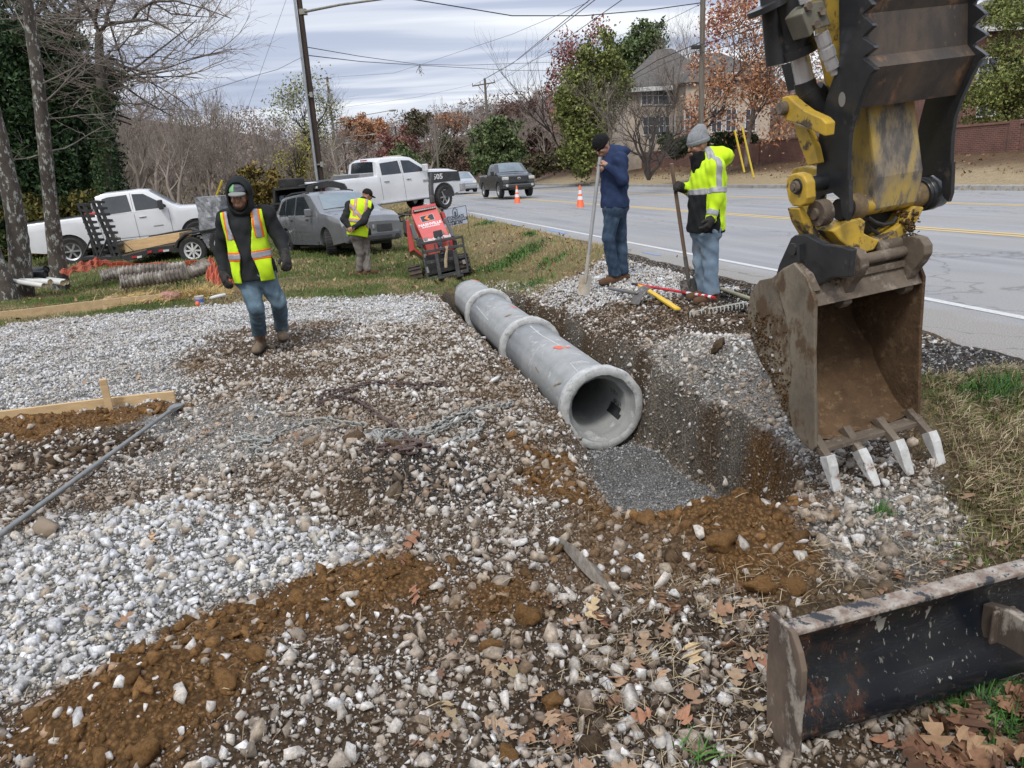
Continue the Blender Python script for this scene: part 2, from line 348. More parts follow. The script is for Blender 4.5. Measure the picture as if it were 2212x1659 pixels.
def ground_props(x, y):
    rt = road_t(x, y)
    wx = x+.24*fbm(x, y, .5, 31, 5); wy = y+.24*fbm(x, y, .5, 37, 5)
    n = x.shape; col = np.ones(n+(3,))*DIRT; den = np.full(n, 900.); siz = np.full(n, 1.0); pal = np.ones(n, int)
    # beyond the pad: grass
    gp = GB(x, y)
    for poly, z, c, d, s, p, soft in ZN:
        sd = sdpoly(wpoly(poly, z), wx, wy); w = smooth(soft, -soft, sd)
        col = col*(1-w[..., None]) + c*w[..., None]; den = den*(1-w)+d*w; siz = siz*(1-w)+s*w
        pal = np.where(rng.random(n) < w, p, pal)
    w = gp[..., None]
    gn = smooth(-.15, .25, fbm(x, y, 1.2, 41, 4)); dn = smooth(0, .3, fbm(x, y, .5, 43, 3))
    gc = GRASS*(1-gn[..., None]) + DRY*.72*gn[..., None]; gc = gc*(1-.5*dn[..., None]) + MUD*.5*dn[..., None]
    dryk = smooth(-3.5, -1.5, rt)*(y > 9)                           # straw-coloured strip by the road
    gc = gc*(1-dryk[..., None]*.55) + DRY*dryk[..., None]*.55
    rim = np.exp(-((gp-.5)/.3)**2)*.6; gc = gc*(1-rim[..., None]) + LEAFY*rim[..., None]
    col = col*(1-w) + gc*w; den = den*(1-gp)
    sd = trench_sd(x, y); inn = smooth(-.09, -.15, sd); wall = smooth(.06, -.0, sd)*(1-inn)
    hp = ground_at_pit
    wallc = DIRT*.85+(C(.19, .165, .135)-DIRT*.85)*smooth(-.2, .3, vnoise(x, y, .4, 71))[..., None]
    rightclay = smooth(.75, .45, np.hypot(x-hp[0], (y-hp[1])))
    wallc = wallc*(1-rightclay[..., None]) + CLAY*1.05*rightclay[..., None]
    near_lip = smooth(4.3, 3.9, y)
    wallc = wallc*(1-near_lip[..., None]) + C(.2, .12, .06)*near_lip[..., None]
    col = col*(1-wall[..., None]) + wallc*wall[..., None]
    fc = FINE*(1-.75*rightclay[..., None]*0) 
    lf_ = smooth(-.2, -.36, x-(.762-.2145*(y-6)))*smooth(4.9, 5.8, y)*inn
    fc = fc*(1-lf_[..., None])+DIRT*lf_[..., None]
    col = col*(1-inn[..., None]) + fc*inn[..., None]
    den = den*(1+1.1*wall*(1-rightclay)*(1-near_lip))+(y > 3.9)*(1-rightclay)*900*smooth(.55, .1, np.abs(sd-.1))*(x > .762-.2145*(y-6)); pal = np.where((wall > .3) & (sd > -.1), 2, pal); den = np.where(inn > .5, 1500, den); siz = np.where(inn > .5, .55+.4*lf_, siz); pal = np.where(inn > .5, np.where(lf_ > .4, 2, 3), pal)
    # verge over the road, bank with leaves, woods floor
    v = (rt > 14.9)[..., None]; vb = smooth(17.5, 19.5, rt+.8*fbm(x, y, 2., 51, 3))[..., None]
    vc = C(.42, .33, .20)*(1-vb) + C(.15, .095, .055)*vb
    col = np.where(v, vc, col)
    r = np.hypot(x, y); fw = smooth(35, 70, r)[..., None]*(rt < -3)[..., None]
    col = col*(1-fw) + C(.11, .085, .05)*fw
    fw = smooth(60, 120, r)[..., None]
    col = col*(1-fw) + C(.12, .085, .06)*fw
    # far lawn beside the far road
    lw = np.exp(-(((x+30)/14)**2+((y-100)/30)**2))
    col = col*(1-lw[..., None]) + C(.12, .16, .04)*lw[..., None]
    den = np.where((rt > -1.0) | (y > 14.5), 0, den)
    return col, den, siz, pal
ground_at_pit = np.array([1.55, 4.0])
_GBP = [(-25, 1.5)] + wpoly([(0, 690), (520, 637), (640, 628), (760, 632), (905, 612), (985, 600), (1100, 628), (1290, 585), (1400, 560), (1430, 540), (1010, 445)]) + [(-40, 45)]
_GB2 = wpoly([(1975, 832), (2400, 828), (2400, 1250), (2120, 1160), (2080, 1040), (2000, 930)], .12)
def GB(x, y):
    """how much of the ground is turf"""
    wx = x+.3*fbm(x, y, .7, 61, 3); wy = y+.3*fbm(x, y, .7, 67, 3)
    a = smooth(.25, -.25, sdpoly(_GBP, wx, wy)); a = np.maximum(a, smooth(15, 17, y))
    a = np.maximum(a, smooth(.12, -.12, sdpoly(_GB2, wx, wy))*.9)
    return a
# one sheet in rings round the camera, finest where the photograph looks
ang = np.concatenate([np.linspace(-180, -52, 26, endpoint=False), np.linspace(-52, 48, 820, endpoint=False), np.linspace(48, 180, 27)])
rad = np.concatenate([np.geomspace(.25, 1.3, 8, endpoint=False), np.geomspace(1.3, 16, 560, endpoint=False), np.geomspace(16, 60, 130, endpoint=False), np.geomspace(60, 3500, 70)])
A_, R_ = np.meshgrid(np.radians(ang[:-1]), rad); GX = R_*np.sin(A_); GY = R_*np.cos(A_)
GZ = hgt(GX, GY); GC, GD, GS, GP = ground_props(GX, GY)
# lumpy soil: clods grow on clay and mud
lump = smooth(.55, .2, GD/1000.)*(GY < 14)*(road_t(GX, GY) < -1)
GZ = GZ + lump*(.035*np.abs(fbm(GX, GY, .09, 81, 3)) + .02*np.abs(fbm(GX, GY, .03, 83, 2)))
nr, na = GX.shape
V = np.stack([GX, GY, GZ], -1).reshape(-1, 3)
i, j = np.meshgrid(np.arange(nr-1), np.arange(na), indexing='ij'); j2 = (j+1) % na
F = np.stack([i*na+j, i*na+j2, (i+1)*na+j2, (i+1)*na+j], -1).reshape(-1, 4)[:, ::-1]
gm, t_, b_ = newmat('soil'); b_.inputs['Roughness'].default_value = .95; b_.inputs['Specular IOR Level'].default_value = .15
a_ = N(t_, 'ShaderNodeVertexColor', layer_name='Col').outputs[0]
f1 = ramp(t_, noise(t_, 3., 8, .75), [(.3, .72), (.7, 1.25)]); f2 = ramp(t_, noise(t_, 45., 6, .75), [(.3, .55), (.7, 1.4)])
vo_ = N(t_, 'ShaderNodeTexVoronoi'); vo_.inputs['Scale'].default_value = 62.; vo_.inputs['Randomness'].default_value = 1; t_.links.new(N(t_, 'ShaderNodeTexCoord').outputs['Object'], vo_.inputs[0])
f2 = mix(t_, 1., f2, ramp(t_, vo_.outputs['Distance'], [(.1, 1.3), (.62, .5)]), 'MULTIPLY')
t_.links.new(mix(t_, 1., mix(t_, 1., a_, f1, 'MULTIPLY'), f2, 'MULTIPLY'), b_.inputs['Base Color'])
bump(t_, b_, noise(t_, 70., 7, .8), .9, .02)
g = mesh_np('ground', V, F, gm, smooth_=True, col=GC.reshape(-1, 3)); tag(g, kind='structure')

# ------------------------------------------------------------------ stones
def hull_rock(seed, npts, sq=.8):
    r_ = np.random.default_rng(seed); P = r_.normal(size=(npts, 3)); P /= (np.abs(P)**4).sum(1)[:, None]**.25
    P *= r_.uniform(.66, 1.0, (npts, 1)); P *= [1.2, .82, sq]
    bm = bmesh.new()
    for p in P: bm.verts.new(p)
    o = bmesh.ops.convex_hull(bm, input=bm.verts); bmesh.ops.delete(bm, geom=[v for v in bm.verts if not v.link_faces], context='VERTS')
    bmesh.ops.triangulate(bm, faces=bm.faces); bmesh.ops.recalc_face_normals(bm, faces=bm.faces)
    bm.verts.ensure_lookup_table(); bm.verts.index_update()
    v = np.array([x.co[:] for x in bm.verts]); f = np.array([[q.index for q in x.verts] for x in bm.faces]); bm.free(); return v, f
def rotmats(n):
    q = rng.normal(size=(n, 4)); q /= np.linalg.norm(q, axis=1)[:, None]; w, x, y, z = q.T
    return np.stack([1-2*(y*y+z*z), 2*(x*y-z*w), 2*(x*z+y*w), 2*(x*y+z*w), 1-2*(x*x+z*z), 2*(y*z-x*w), 2*(x*z-y*w), 2*(y*z+x*w), 1-2*(x*x+y*y)], -1).reshape(n, 3, 3)
def scatter(protos, P, S, COLR, name, mat, flat=True, squash=None, soil=None):
    Vs, Fs, Cs = [], [], []; off = 0; which = rng.integers(0, len(protos), len(P)); RM = rotmats(len(P))
    for k, (v, f) in enumerate(protos):
        ids = np.nonzero(which == k)[0]
        if not len(ids): continue
        vv = np.einsum('nij,nmj->nmi', RM[ids], v[None]*rng.uniform(.62, 1.35, (len(ids), 1, 3)))*S[ids][:, None, None]
        if squash is not None: vv[..., 2] *= squash
        ck = np.repeat(COLR[ids], len(v), axis=0)
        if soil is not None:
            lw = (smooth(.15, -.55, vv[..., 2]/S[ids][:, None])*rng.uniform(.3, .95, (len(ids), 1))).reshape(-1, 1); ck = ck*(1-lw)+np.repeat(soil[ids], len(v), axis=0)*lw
        vv = vv + P[ids][:, None, :]
        m = len(v); Vs.append(vv.reshape(-1, 3)); Fs.append((f[None]+(np.arange(len(ids))*m)[:, None, None]).reshape(-1, 3)+off)
        Cs.append(ck); off += len(ids)*m
    return mesh_np(name, np.concatenate(Vs), np.concatenate(Fs), mat, col=np.concatenate(Cs), smooth_=not flat)
def pick(r0, r1, a0, a1, per):
    """random spots in a ring sector, kept by the local stone density"""
    area = .5*(r1*r1-r0*r0)*R(a1-a0); n = int(area*per)
    r = np.sqrt(rng.uniform(r0*r0, r1*r1, n)); a = np.radians(rng.uniform(a0, a1, n)); return r*np.sin(a), r*np.cos(a)
PAL = {0: [(.60, .60, .60), (.52, .52, .53), (.44, .43, .42), (.48, .44, .38)], 1: [(.50, .475, .44), (.40, .36, .315), (.58, .565, .545), (.24, .20, .16), (.33, .285, .24)],
       2: [(.44, .41, .375), (.22, .17, .13), (.13, .10, .075), (.56, .545, .525), (.29, .24, .195)], 3: [(.26, .26, .255), (.33, .33, .33), (.20, .195, .19), (.42, .42, .42)],
       4: [(.50, .46, .42), (.20, .12, .065), (.30, .20, .13), (.56, .54, .52), (.17, .10, .05)]}
def stones(r0, r1, protos, name, cap, sizescale=1.):
    x, y = pick(r0, r1, -56, 54, cap)
    _, den, siz, pal = ground_props(x, y)
    keep = rng.random(len(x)) < den*2.1/cap; x, y, siz, pal = x[keep], y[keep], siz[keep], pal[keep]
    s = siz*np.clip(rng.lognormal(-.10, .52, len(x)), .32, 2.9)*.0112*sizescale
    z = hgt(x, y) + s*rng.uniform(-.35, .62, len(x))
    c = np.zeros((len(x), 3)); u = rng.random(len(x))
    for k, L in PAL.items():
        m = pal == k; c[m] = np.array(L)[(u[m]*len(L)).astype(int)]
    c *= rng.uniform(.8, 1.12, (len(x), 1))
    dirt = np.clip(fbm(x, y, .6, 91, 3)*1.5+.16, 0, .65)*np.where(pal == 0, .35, 1)*(pal != 3)
    c = c*(1-dirt[:, None]) + C(.20, .135, .08)*dirt[:, None]
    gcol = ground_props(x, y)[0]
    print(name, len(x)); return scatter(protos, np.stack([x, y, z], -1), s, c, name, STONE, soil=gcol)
STONE = attr_mat('limestone', rough=.9, sc=48., var=.5, bmp=.5, bsc=160., bd=.004, spec=.2)
rockA = [hull_rock(k, 11, .8) for k in range(24)]; rockB = [hull_rock(50+k, 10, .78) for k in range(12)]; rockC = [hull_rock(90+k, 9, .8) for k in range(8)]
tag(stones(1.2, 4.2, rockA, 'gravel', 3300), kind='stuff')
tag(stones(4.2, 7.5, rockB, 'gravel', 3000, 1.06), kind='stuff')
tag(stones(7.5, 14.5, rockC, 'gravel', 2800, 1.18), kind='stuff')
# bigger broken stones
x, y = pick(1.3, 8., -44, 43, 45); c_, den, siz, pal = ground_props(x, y); k = (rng.random(len(x)) < np.where(pal == 3, 0, np.where(pal == 0, .25, .8))*(den > 90)*(1-smooth(3.5, 8, np.hypot(x, y))*.7)); x, y, pal = x[k], y[k], pal[k]
s = rng.uniform(.018, .042, len(x)); cc = np.where((rng.random(len(x)) < .5)[:, None], C(.46, .42, .37), C(.33, .27, .21))*rng.uniform(.75, 1.15, (len(x), 1))
tag(scatter([hull_rock(200+k, 13, .62) for k in range(10)], np.stack([x, y, hgt(x, y)+s*.3], -1), s, cc, 'gravel', STONE), kind='stuff')
# fine chippings between the stones
x, y = pick(1.25, 5.2, -44, 43, 4200); c_, den, siz, pal = ground_props(x, y); k = rng.random(len(x)) < smooth(150, 700, den); x, y, pal, c_ = x[k], y[k], pal[k], c_[k]; s = rng.uniform(.0028, .0068, len(x)); w_ = rng.random(len(x))[:, None]
tag(scatter(rockC, np.stack([x, y, hgt(x, y)+s*.5], -1), s, (c_*.95*(1-w_)+np.where((pal == 0)[:, None], .5, .36)*w_)*[1, .97, .93], 'gravel_fines', STONE), kind='stuff')
# soil clods
def clods(n, r0, r1, smin, smax, name):
    x, y = pick(r0, r1, -44, 43, n); col, den, siz, pal = ground_props(x, y)
    k = rng.random(len(x)) < smooth(700, 120, den)*(road_t(x, y) < -1.)*(1-GB(x, y)*.9)*(y < 13); k &= trench_sd(x, y) > -.25
    x, y, col = x[k], y[k], col[k]; s = smin*np.exp(rng.exponential(.45, len(x))); s = np.minimum(s, smax)
    c = col*rng.uniform(.65, 1.45, (len(x), 1)); print(name, len(x))
    return scatter(rockB, np.stack([x, y, hgt(x, y)+s*.35], -1), s, c, name, SOILC, flat=False)
SOILC = attr_mat('clod_soil', rough=.97, sc=90., var=.35, bmp=1., bsc=140., bd=.012, spec=.1)
tag(clods(3800, 1.2, 4.0, .0055, .035, 'soil_clods'), kind='stuff'); tag(clods(9000, 1.25, 3.6, .0030, .012, 'soil_clods'), kind='stuff'); tag(clods(1100, 4.0, 9., .009, .045, 'soil_clods'), kind='stuff')
def blob(seed):
    bm = bmesh.new(); bmesh.ops.create_icosphere(bm, subdivisions=3, radius=1); r_ = random.Random(seed)
    ph = [r_.uniform(0, 6) for _ in range(6)]
    for v in bm.verts:
        p = v.co; n = .30*sin(3*p.x+ph[0])*sin(3.4*p.y+ph[1])+.1*sin(6*p.z+ph[2])*sin(5*p.x+ph[3])+.07*sin(11*p.x+ph[4])*sin(12*p.y+ph[5])*sin(9*p.z)+r_.uniform(-.10, .10)
        v.co = p*(1+n)
    v = np.array([q.co[:] for q in bm.verts]); f = np.array([[q.index for q in w.verts] for w in bm.faces]); bm.free(); return v, f
blobs = [blob(k) for k in range(4)]
# the large lumps one can point at
LUMPS = [(1195, 1515, .045, CLAY), (490, 1470, .035, CLAY), (1280, 1610, .04, MUD), (770, 945, .06, MUD*1.3), (855, 960, .05, MUD*1.4), (1140, 1330, .05, CLAY*.8), (850, 1065, .05, C(.15, .115, .08)), (1100, 1630, .04, CLAY*.9), (1640, 1265, .055, CLAY), (1560, 1170, .06, CLAY*.9), (640, 1290, .05, CLAY), (1060, 1395, .035, CLAY*.9), (1710, 1270, .05, CLAY*.85), (1400, 1120, .045, CLAY), (320, 1620, .045, CLAY), (560, 1410, .035, CLAY), (1550, 745, .07, MUD)]
P = []; S = []; K = []
for px, py, s, c in LUMPS:
    p = ground_at(px, py+10); p[2] += s*.3; P.append(p); S.append(s); K.append(c)
tag(scatter(blobs, np.array(P), np.array(S), np.array(K), 'soil_clods', SOILC, flat=False, squash=.75), kind='stuff')
# ================================================================== road, kerb, markings
def st_mesh(name, S, T, zf, mat, extra=None):
    """sheet over road coordinates: S (n,), T (n,m)"""
    n, m = T.shape; SS = np.repeat(S[:, None], m, 1); X, Y = rpt(SS, T); Z = zf(X, Y)
    V = np.stack([X, Y, Z], -1).reshape(-1, 3); i, j = np.meshgrid(np.arange(n-1), np.arange(m-1), indexing='ij')
    F = np.stack([i*m+j, i*m+j+1, (i+1)*m+j+1, (i+1)*m+j], -1).reshape(-1, 4)
    o = mesh_np(name, V, F, mat, smooth_=True); at_ = o.data.attributes.new('ST', 'FLOAT_VECTOR', 'POINT')
    at_.data.foreach_set('vector', np.stack([SS, T, SS*0], -1).astype(np.float32).ravel()); return tag(o, kind='structure')
def asphalt():
    m, t, b = newmat('asphalt'); b.inputs['Roughness'].default_value = .82; b.inputs['Specular IOR Level'].default_value = .35
    a = N(t, 'ShaderNodeAttribute', attribute_name='ST').outputs['Vector']
    mp_ = N(t, 'ShaderNodeMapping'); mp_.inputs['Scale'].default_value = (.06, 1.1, 1); t.links.new(a, mp_.inputs[0])
    streak = noise(t, 1.6, 4, .6, vec=mp_.outputs[0]); patch = noise(t, .35, 5, .6, vec=a)
    c = mix(t, ramp(t, streak, [(.35, 0.), (.65, 1.)]), (.20, .20, .21), (.30, .30, .305))
    c = mix(t, ramp(t, patch, [(.40, 0.), (.6, .85)]), c, (.265, .26, .25))
    sepn = N(t, 'ShaderNodeSeparateXYZ'); t.links.new(a, sepn.inputs[0])
    # older paler strip outside the edge line, dark bitumen where it breaks off
    edge = ramp(t, mathn(t, 'ADD', mathn(t, 'MULTIPLY', sepn.outputs[1], .5), mathn(t, 'MULTIPLY', noise(t, 2.5, 4, .6, vec=a), .35)), [(-.0, 1.), (.12, 0.)])
    c = mix(t, edge, c, (.25, .235, .215))
    grit = noise(t, 90., 3, .8, vec=a); c = mix(t, 1., c, ramp(t, grit, [(.3, .5), (.5, 1.), (.7, 1.55)]), 'MULTIPLY')
    # cracks: a few long wandering ones, and crazing near the edge
    w = N(t, 'ShaderNodeVectorMath', operation='ADD'); nn = N(t, 'ShaderNodeTexNoise'); nn.inputs['Scale'].default_value = .9; nn.inputs['Detail'].default_value = 5; t.links.new(a, nn.inputs[0])
    sc_ = N(t, 'ShaderNodeVectorMath', operation='SCALE'); sc_.inputs['Scale'].default_value = 1.1; t.links.new(nn.outputs[1], sc_.inputs[0])
    t.links.new(a, w.inputs[0]); t.links.new(sc_.outputs[0], w.inputs[1])
    mp2 = N(t, 'ShaderNodeMapping'); mp2.inputs['Scale'].default_value = (.05, .22, 1); t.links.new(w.outputs[0], mp2.inputs[0])
    vo = N(t, 'ShaderNodeTexVoronoi', feature='DISTANCE_TO_EDGE'); vo.inputs['Scale'].default_value = 1.; t.links.new(mp2.outputs[0], vo.inputs[0])
    cr = ramp(t, vo.outputs['Distance'], [(.002, .5), (.006, 0.)])
    c = mix(t, cr, c, (.06, .058, .055)); t.links.new(c, b.inputs['Base Color']); bump(t, b, noise(t, 130., 4, .8, vec=a), .5, .004); return m
ASPH = asphalt()
S_ = np.concatenate([np.arange(-14, 12, .06), np.arange(12, 40, .5), np.arange(40, 175, 3.)])
T_ = np.concatenate([np.linspace(0, 1, 8)**1.6*.9, np.linspace(1.2, 16.2, 20)])
e_ = asph_edge(S_); TT = e_[:, None] + T_[None]*((15.0-e_)/16.2)[:, None]
def rz(X, Y):
    return road_z(Y)+.012
rd = st_mesh('road', S_, TT, lambda X, Y: rz(X, Y) - .05*smooth(.14, 0, road_t(X, Y)-asph_edge((X-EX)*RU[0]+(Y-EY)*RU[1])), ASPH)
def paint(name, c, wear=.5):
    m, t, b = newmat(name); b.inputs['Roughness'].default_value = .7; a = N(t, 'ShaderNodeAttribute', attribute_name='ST').outputs['Vector']
    f = ramp(t, noise(t, 26., 6, .8, vec=a), [(wear, 0.), (wear+.12, .75)]); t.links.new(mix(t, f, c, (.26, .255, .25)), b.inputs['Base Color']); return m
PWH, PYE, PBL = paint('white_paint', (.52, .52, .50), .52), paint('yellow_paint', (.62, .42, .11), .55), paint('blue_paint', (.10, .27, .62), .42)
def stripe(s0, s1, t0, w, mat, ds=.5):
    S = np.arange(s0, s1+ds, ds); return st_mesh('road_marking', S, np.stack([t0+0*S, t0+w+0*S], 1), lambda X, Y: rz(X, Y)+.004, mat)
stripe(-14, 60, -.02, .105, PWH); stripe(-14, 100, 4.78, .11, PYE); stripe(-14, 100, 5.02, .11, PYE); stripe(-14, 100, 9.9, .11, PYE); stripe(-14, 100, 10.15, .11, PYE)
for px, py, l, w in ((1228, 509, 1.3, .12), (1290, 540, .9, .07), (1042, 477, 1.0, .18), (1110, 488, .8, .06), (1395, 552, .5, .06)):
    p = ground_at(px, py); s = (p[0]-EX)*RU[0]+(p[1]-EY)*RU[1]; t = max(road_t(p[0], p[1]), -.42)
    stripe(s-l/2, s+l/2, min(t-w/2, -.16-w), w, PBL, .1)
KERB = M('kerb_concrete', (.30, .285, .26), .9, (.22, .21, .19), 1.2, bmp=.3, c3=(.15, .14, .12), sc3=9)
kb = MB(); S = np.arange(-30, 170, 2.9)
for a, b in zip(S[:-1], S[1:]):
    V = [];
    for s in (a, b-.02):
        for t, h in ((14.98, 0), (15.02, .15), (15.06, .17), (15.32, .17), (15.34, 0)):
            x, y = rpt(s, t); V.append((x, y, road_z(y)+h))
    kb.add(V, [(0, 1, 6, 5), (1, 2, 7, 6), (2, 3, 8, 7), (3, 4, 9, 8), (0, 4, 3, 2, 1), (5, 6, 7, 8, 9)])
tag(kb.build('kerb', KERB), kind='structure')
# broken bitumen crumbs along the edge
n = 2600; s = rng.uniform(-7, 6, n); t = asph_edge(s)-np.abs(rng.normal(0, .16, n))+.03; x, y = rpt(s, t)
tag(scatter(rockC, np.stack([x, y, hgt(x, y)+.004], -1), rng.uniform(.006, .022, n), np.where((rng.random(n) < .6)[:, None], C(.045, .044, .043), C(.2, .19, .18)), 'asphalt_crumbs', STONE), kind='stuff')
# the far road climbing the hill, seen over the trucks
FARR = [at(728, 396, 105), at(765, 394, 110), at(812, 391, 118), at(810, 372, 150), at(795, 356, 210), at(772, 350, 260), at(766, 350, 262), at(775, 360, 200), at(770, 374, 150), at(748, 388, 118)]
mb = MB(); mb.prism([(p[0], p[1]) for p in FARR], 0, 1, lambda u, v, h: (u, v, 0))
vv = np.concatenate(mb.V); 
for k, p in enumerate(FARR): vv[k] = p - [0, 0, 1.5]; vv[k+10] = p
far = mesh_np('road', vv, mb.F, M('far_asphalt', (.30, .30, .31), .9)); tag(far, kind='structure')
LAWN = [at(690, 400, 96), at(690, 379, 112), at(742, 374, 125), at(752, 388, 117), at(765, 396, 108), at(760, 404, 96)]
mb = MB(); mb.prism([(p[0], p[1]) for p in LAWN], 0, 1); vv = np.concatenate(mb.V)
for k, p in enumerate(LAWN): vv[k] = p-[0, 0, 4]; vv[k+6] = p
tag(mesh_np('lawn', vv, mb.F, M('far_lawn', (.13, .16, .05), .95, (.17, .17, .07), .3)), kind='structure')
DR = [at(812, 391, 119), at(812, 372, 151), at(800, 355, 215), at(822, 352, 230), at(846, 366, 160), at(860, 385, 125)]
mb = MB(); mb.prism([(p[0], p[1]) for p in DR], 0, 1); vv = np.concatenate(mb.V)
for k, p in enumerate(DR): vv[k] = p-[0, 0, 2]; vv[k+6] = p
tag(mesh_np('verge', vv, mb.F, M('far_verge', (.30, .23, .12), .95, (.20, .15, .08), .3)), kind='structure')

# ------------------------------------------------------------------ brick wall on the bank
def pz(X, Y, py):
    """height at (X,Y) that shows at photo height py"""
    z = 2.
    for _ in range(6):
        v = np.array([X, Y, z-CH]); c = v@_fw; cy = PH/2-PF*(v@_u)/c; z += (cy-py)*c/PF
    return z
def ppx(p):
    v = np.array(p, float)-[0, 0, CH]; c = v@_fw; return PW/2+PF*(v@_r)/c, PH/2-PF*(v@_u)/c
def brickmat(name, c1, c2, mort, sc=1.):
    m, t, b = newmat(name); b.inputs['Roughness'].default_value = .9
    a = N(t, 'ShaderNodeAttribute', attribute_name='ST').outputs['Vector']
    br = N(t, 'ShaderNodeTexBrick'); br.inputs['Scale'].default_value = 1.; t.links.new(a, br.inputs[0])
    br.inputs['Brick Width'].default_value = .215*sc; br.inputs['Row Height'].default_value = .075*sc; br.inputs['Mortar Size'].default_value = .008*sc; br.offset = .5
    br.inputs['Color1'].default_value = (*c1, 1); br.inputs['Color2'].default_value = (*c2, 1); br.inputs['Mortar'].default_value = (*mort, 1); br.inputs['Bias'].default_value = 0
    c = mix(t, 1., br.outputs[0], ramp(t, noise(t, 1.3, 6, .7, vec=a), [(.3, .75), (.7, 1.25)]), 'MULTIPLY'); t.links.new(c, b.inputs['Base Color']); return m
WBR = brickmat('wall_brick', (.165, .062, .045), (.115, .046, .036), (.20, .15, .12))
def slab(name, P0, P1, zb, zt, thick, mat, parent, z0=0.):
    """upright panel between two ground points, with brick coordinates on its faces"""
    P0 = np.array(P0[:2]); P1 = np.array(P1[:2]); d = P1-P0; L = np.linalg.norm(d); d /= L; nrm = np.array([d[1], -d[0]])*thick/2
    V = []; ST = []
    for s in (1, -1):
        for (p, q) in ((P0, 0), (P1, L)):
            for z in (zb, zt): V.append((*(p+nrm*s), z)); ST.append((q, z-z0, 0))
    F = [(0, 2, 3, 1), (4, 5, 7, 6), (1, 3, 7, 5), (0, 1, 5, 4), (2, 6, 7, 3)]
    o = mesh_np(name, V, F, mat, parent); a = o.data.attributes.new('ST', 'FLOAT_VECTOR', 'POINT'); a.data.foreach_set('vector', np.array(ST, np.float32).ravel()); return o
COPE = M('coping', (.22, .12, .09), .9, (.16, .085, .065), 2.)
bw = empty('brick_wall', (*rpt(20, 22.), 0), label='long stepped red brick wall running along the bank across the road', cat='brick wall')
TX = [900, 1005, 1144, 1214, 1381, 1574, 1625, 2063, 2300]; TY = [384, 377, 370, 361, 333, 310, 307, 276, 258]
ss = [-20]
while ss[-1] < 112: ss.append(ss[-1] + (4.6 if ss[-1] < 50 else 7.5))
inv = Matrix.Translation(-bw.location)
for a, b in zip(ss[:-1], ss[1:]):
    tt = 21.6 if a < 60 else 21.6-(a-60)*.03
    A = rpt(a, tt); B = rpt(b, tt); Cn = rpt((a+b)/2, tt); zt = pz(Cn[0], Cn[1], np.interp(ppx((Cn[0], Cn[1], 2.2))[0], TX, TY)); zb = min(hz(*A), hz(*B))-.3
    o = slab('wall_panel', A, B, zb, zt, .3, WBR, None); o.data.transform(inv); o.parent = bw
    d = np.array(B)-np.array(A); d /= np.linalg.norm(d)
    o = slab('coping', A, B, zt, zt+.09, .38, COPE, None); o.data.transform(inv); o.parent = bw
    o = slab('pilaster', np.array(A)-d*.22, np.array(A)+d*.22, zb, zt+.12, .46, WBR, None); o.data.transform(inv); o.parent = bw
# ================================================================== trees
def grow(seed, base, d0, L, r0, lv, nb=(4, 3, 3, 3), spread=.75, up=.25, wig=.12, minr=.006, shrink=.62, sides=(7, 5, 4, 3, 3)):
    """branching skeleton; returns list of (points, radii, level) and tips"""
    r_ = random.Random(seed); out = []; tips = []
    def rec(p, d, L, r, l):
        n = 6 if l == 0 else 4; pts = [p.copy()]; rad = [r]; dd = d.copy()
        for i in range(n):
            dd = dd + np.array([r_.gauss(0, wig), r_.gauss(0, wig), r_.gauss(0, wig*.6)+up*.12]); dd /= np.linalg.norm(dd)
            pts.append(pts[-1]+dd*L/n); rad.append(max(r*(1-.62*(i+1)/n), minr*.5))
        out.append((pts, rad, l))
        if l >= lv: tips.append((pts[-1], dd)); tips.append((pts[-2], dd)); return
        k = nb[min(l, len(nb)-1)]
        for q in range(k+1):
            t = r_.uniform(.35 if l == 0 else .25, 1.) if q < k else 1.
            i = min(int(t*n), n-1); f = t*n-i; pp = pts[i]*(1-f)+pts[i+1]*f
            a = np.array([r_.gauss(0, 1), r_.gauss(0, 1), r_.gauss(0, .5)]); a -= dd*(a@dd); a /= np.linalg.norm(a)+1e-9
            sp = spread*r_.uniform(.6, 1.2)*(0.45 if q == k else 1)
            nd = dd*cos(sp)+a*sin(sp); nd[2] += up*.4; nd /= np.linalg.norm(nd)
            rec(pp, nd, L*shrink*r_.uniform(.75, 1.15), max(r*(1-.6*t)*.72, minr), l+1)
    d0 = np.array(d0, float); rec(np.array(base, float), d0/np.linalg.norm(d0), L, r0, 0); return out, tips
def limbs_mesh(br, sides=(7, 5, 4, 3, 3)):
    mb = MB()
    for pts, rad, l in br: mb.tube(pts, rad, sides[min(l, 4)], cap=False)
    return np.concatenate(mb.V), np.array(mb.F, dtype=np.int64)
def leaf_cards(P, size, n_per=1, jit=.2, seed=0, elong=1.6, droop=0.):
    """many small leaf faces (bent quads) round the points"""
    r_ = np.random.default_rng(seed); P = np.repeat(np.asarray(P, float), n_per, 0); n = len(P); P = P + r_.normal(0, jit, (n, 3))
    a = r_.normal(size=(n, 3)); a[:, 2] -= droop; a /= np.linalg.norm(a, axis=1)[:, None]; b = np.cross(a, r_.normal(size=(n, 3))); b /= np.linalg.norm(b, axis=1)[:, None]
    s = (size*r_.uniform(.6, 1.4, n))[:, None]
    V = np.stack([P-b*s*.5, P-a*s*elong*.1+np.cross(a, b)*s*.15, P+b*s*.5, P+a*s*elong], 1); F = np.arange(4*n).reshape(n, 4); return V.reshape(-1, 3), F
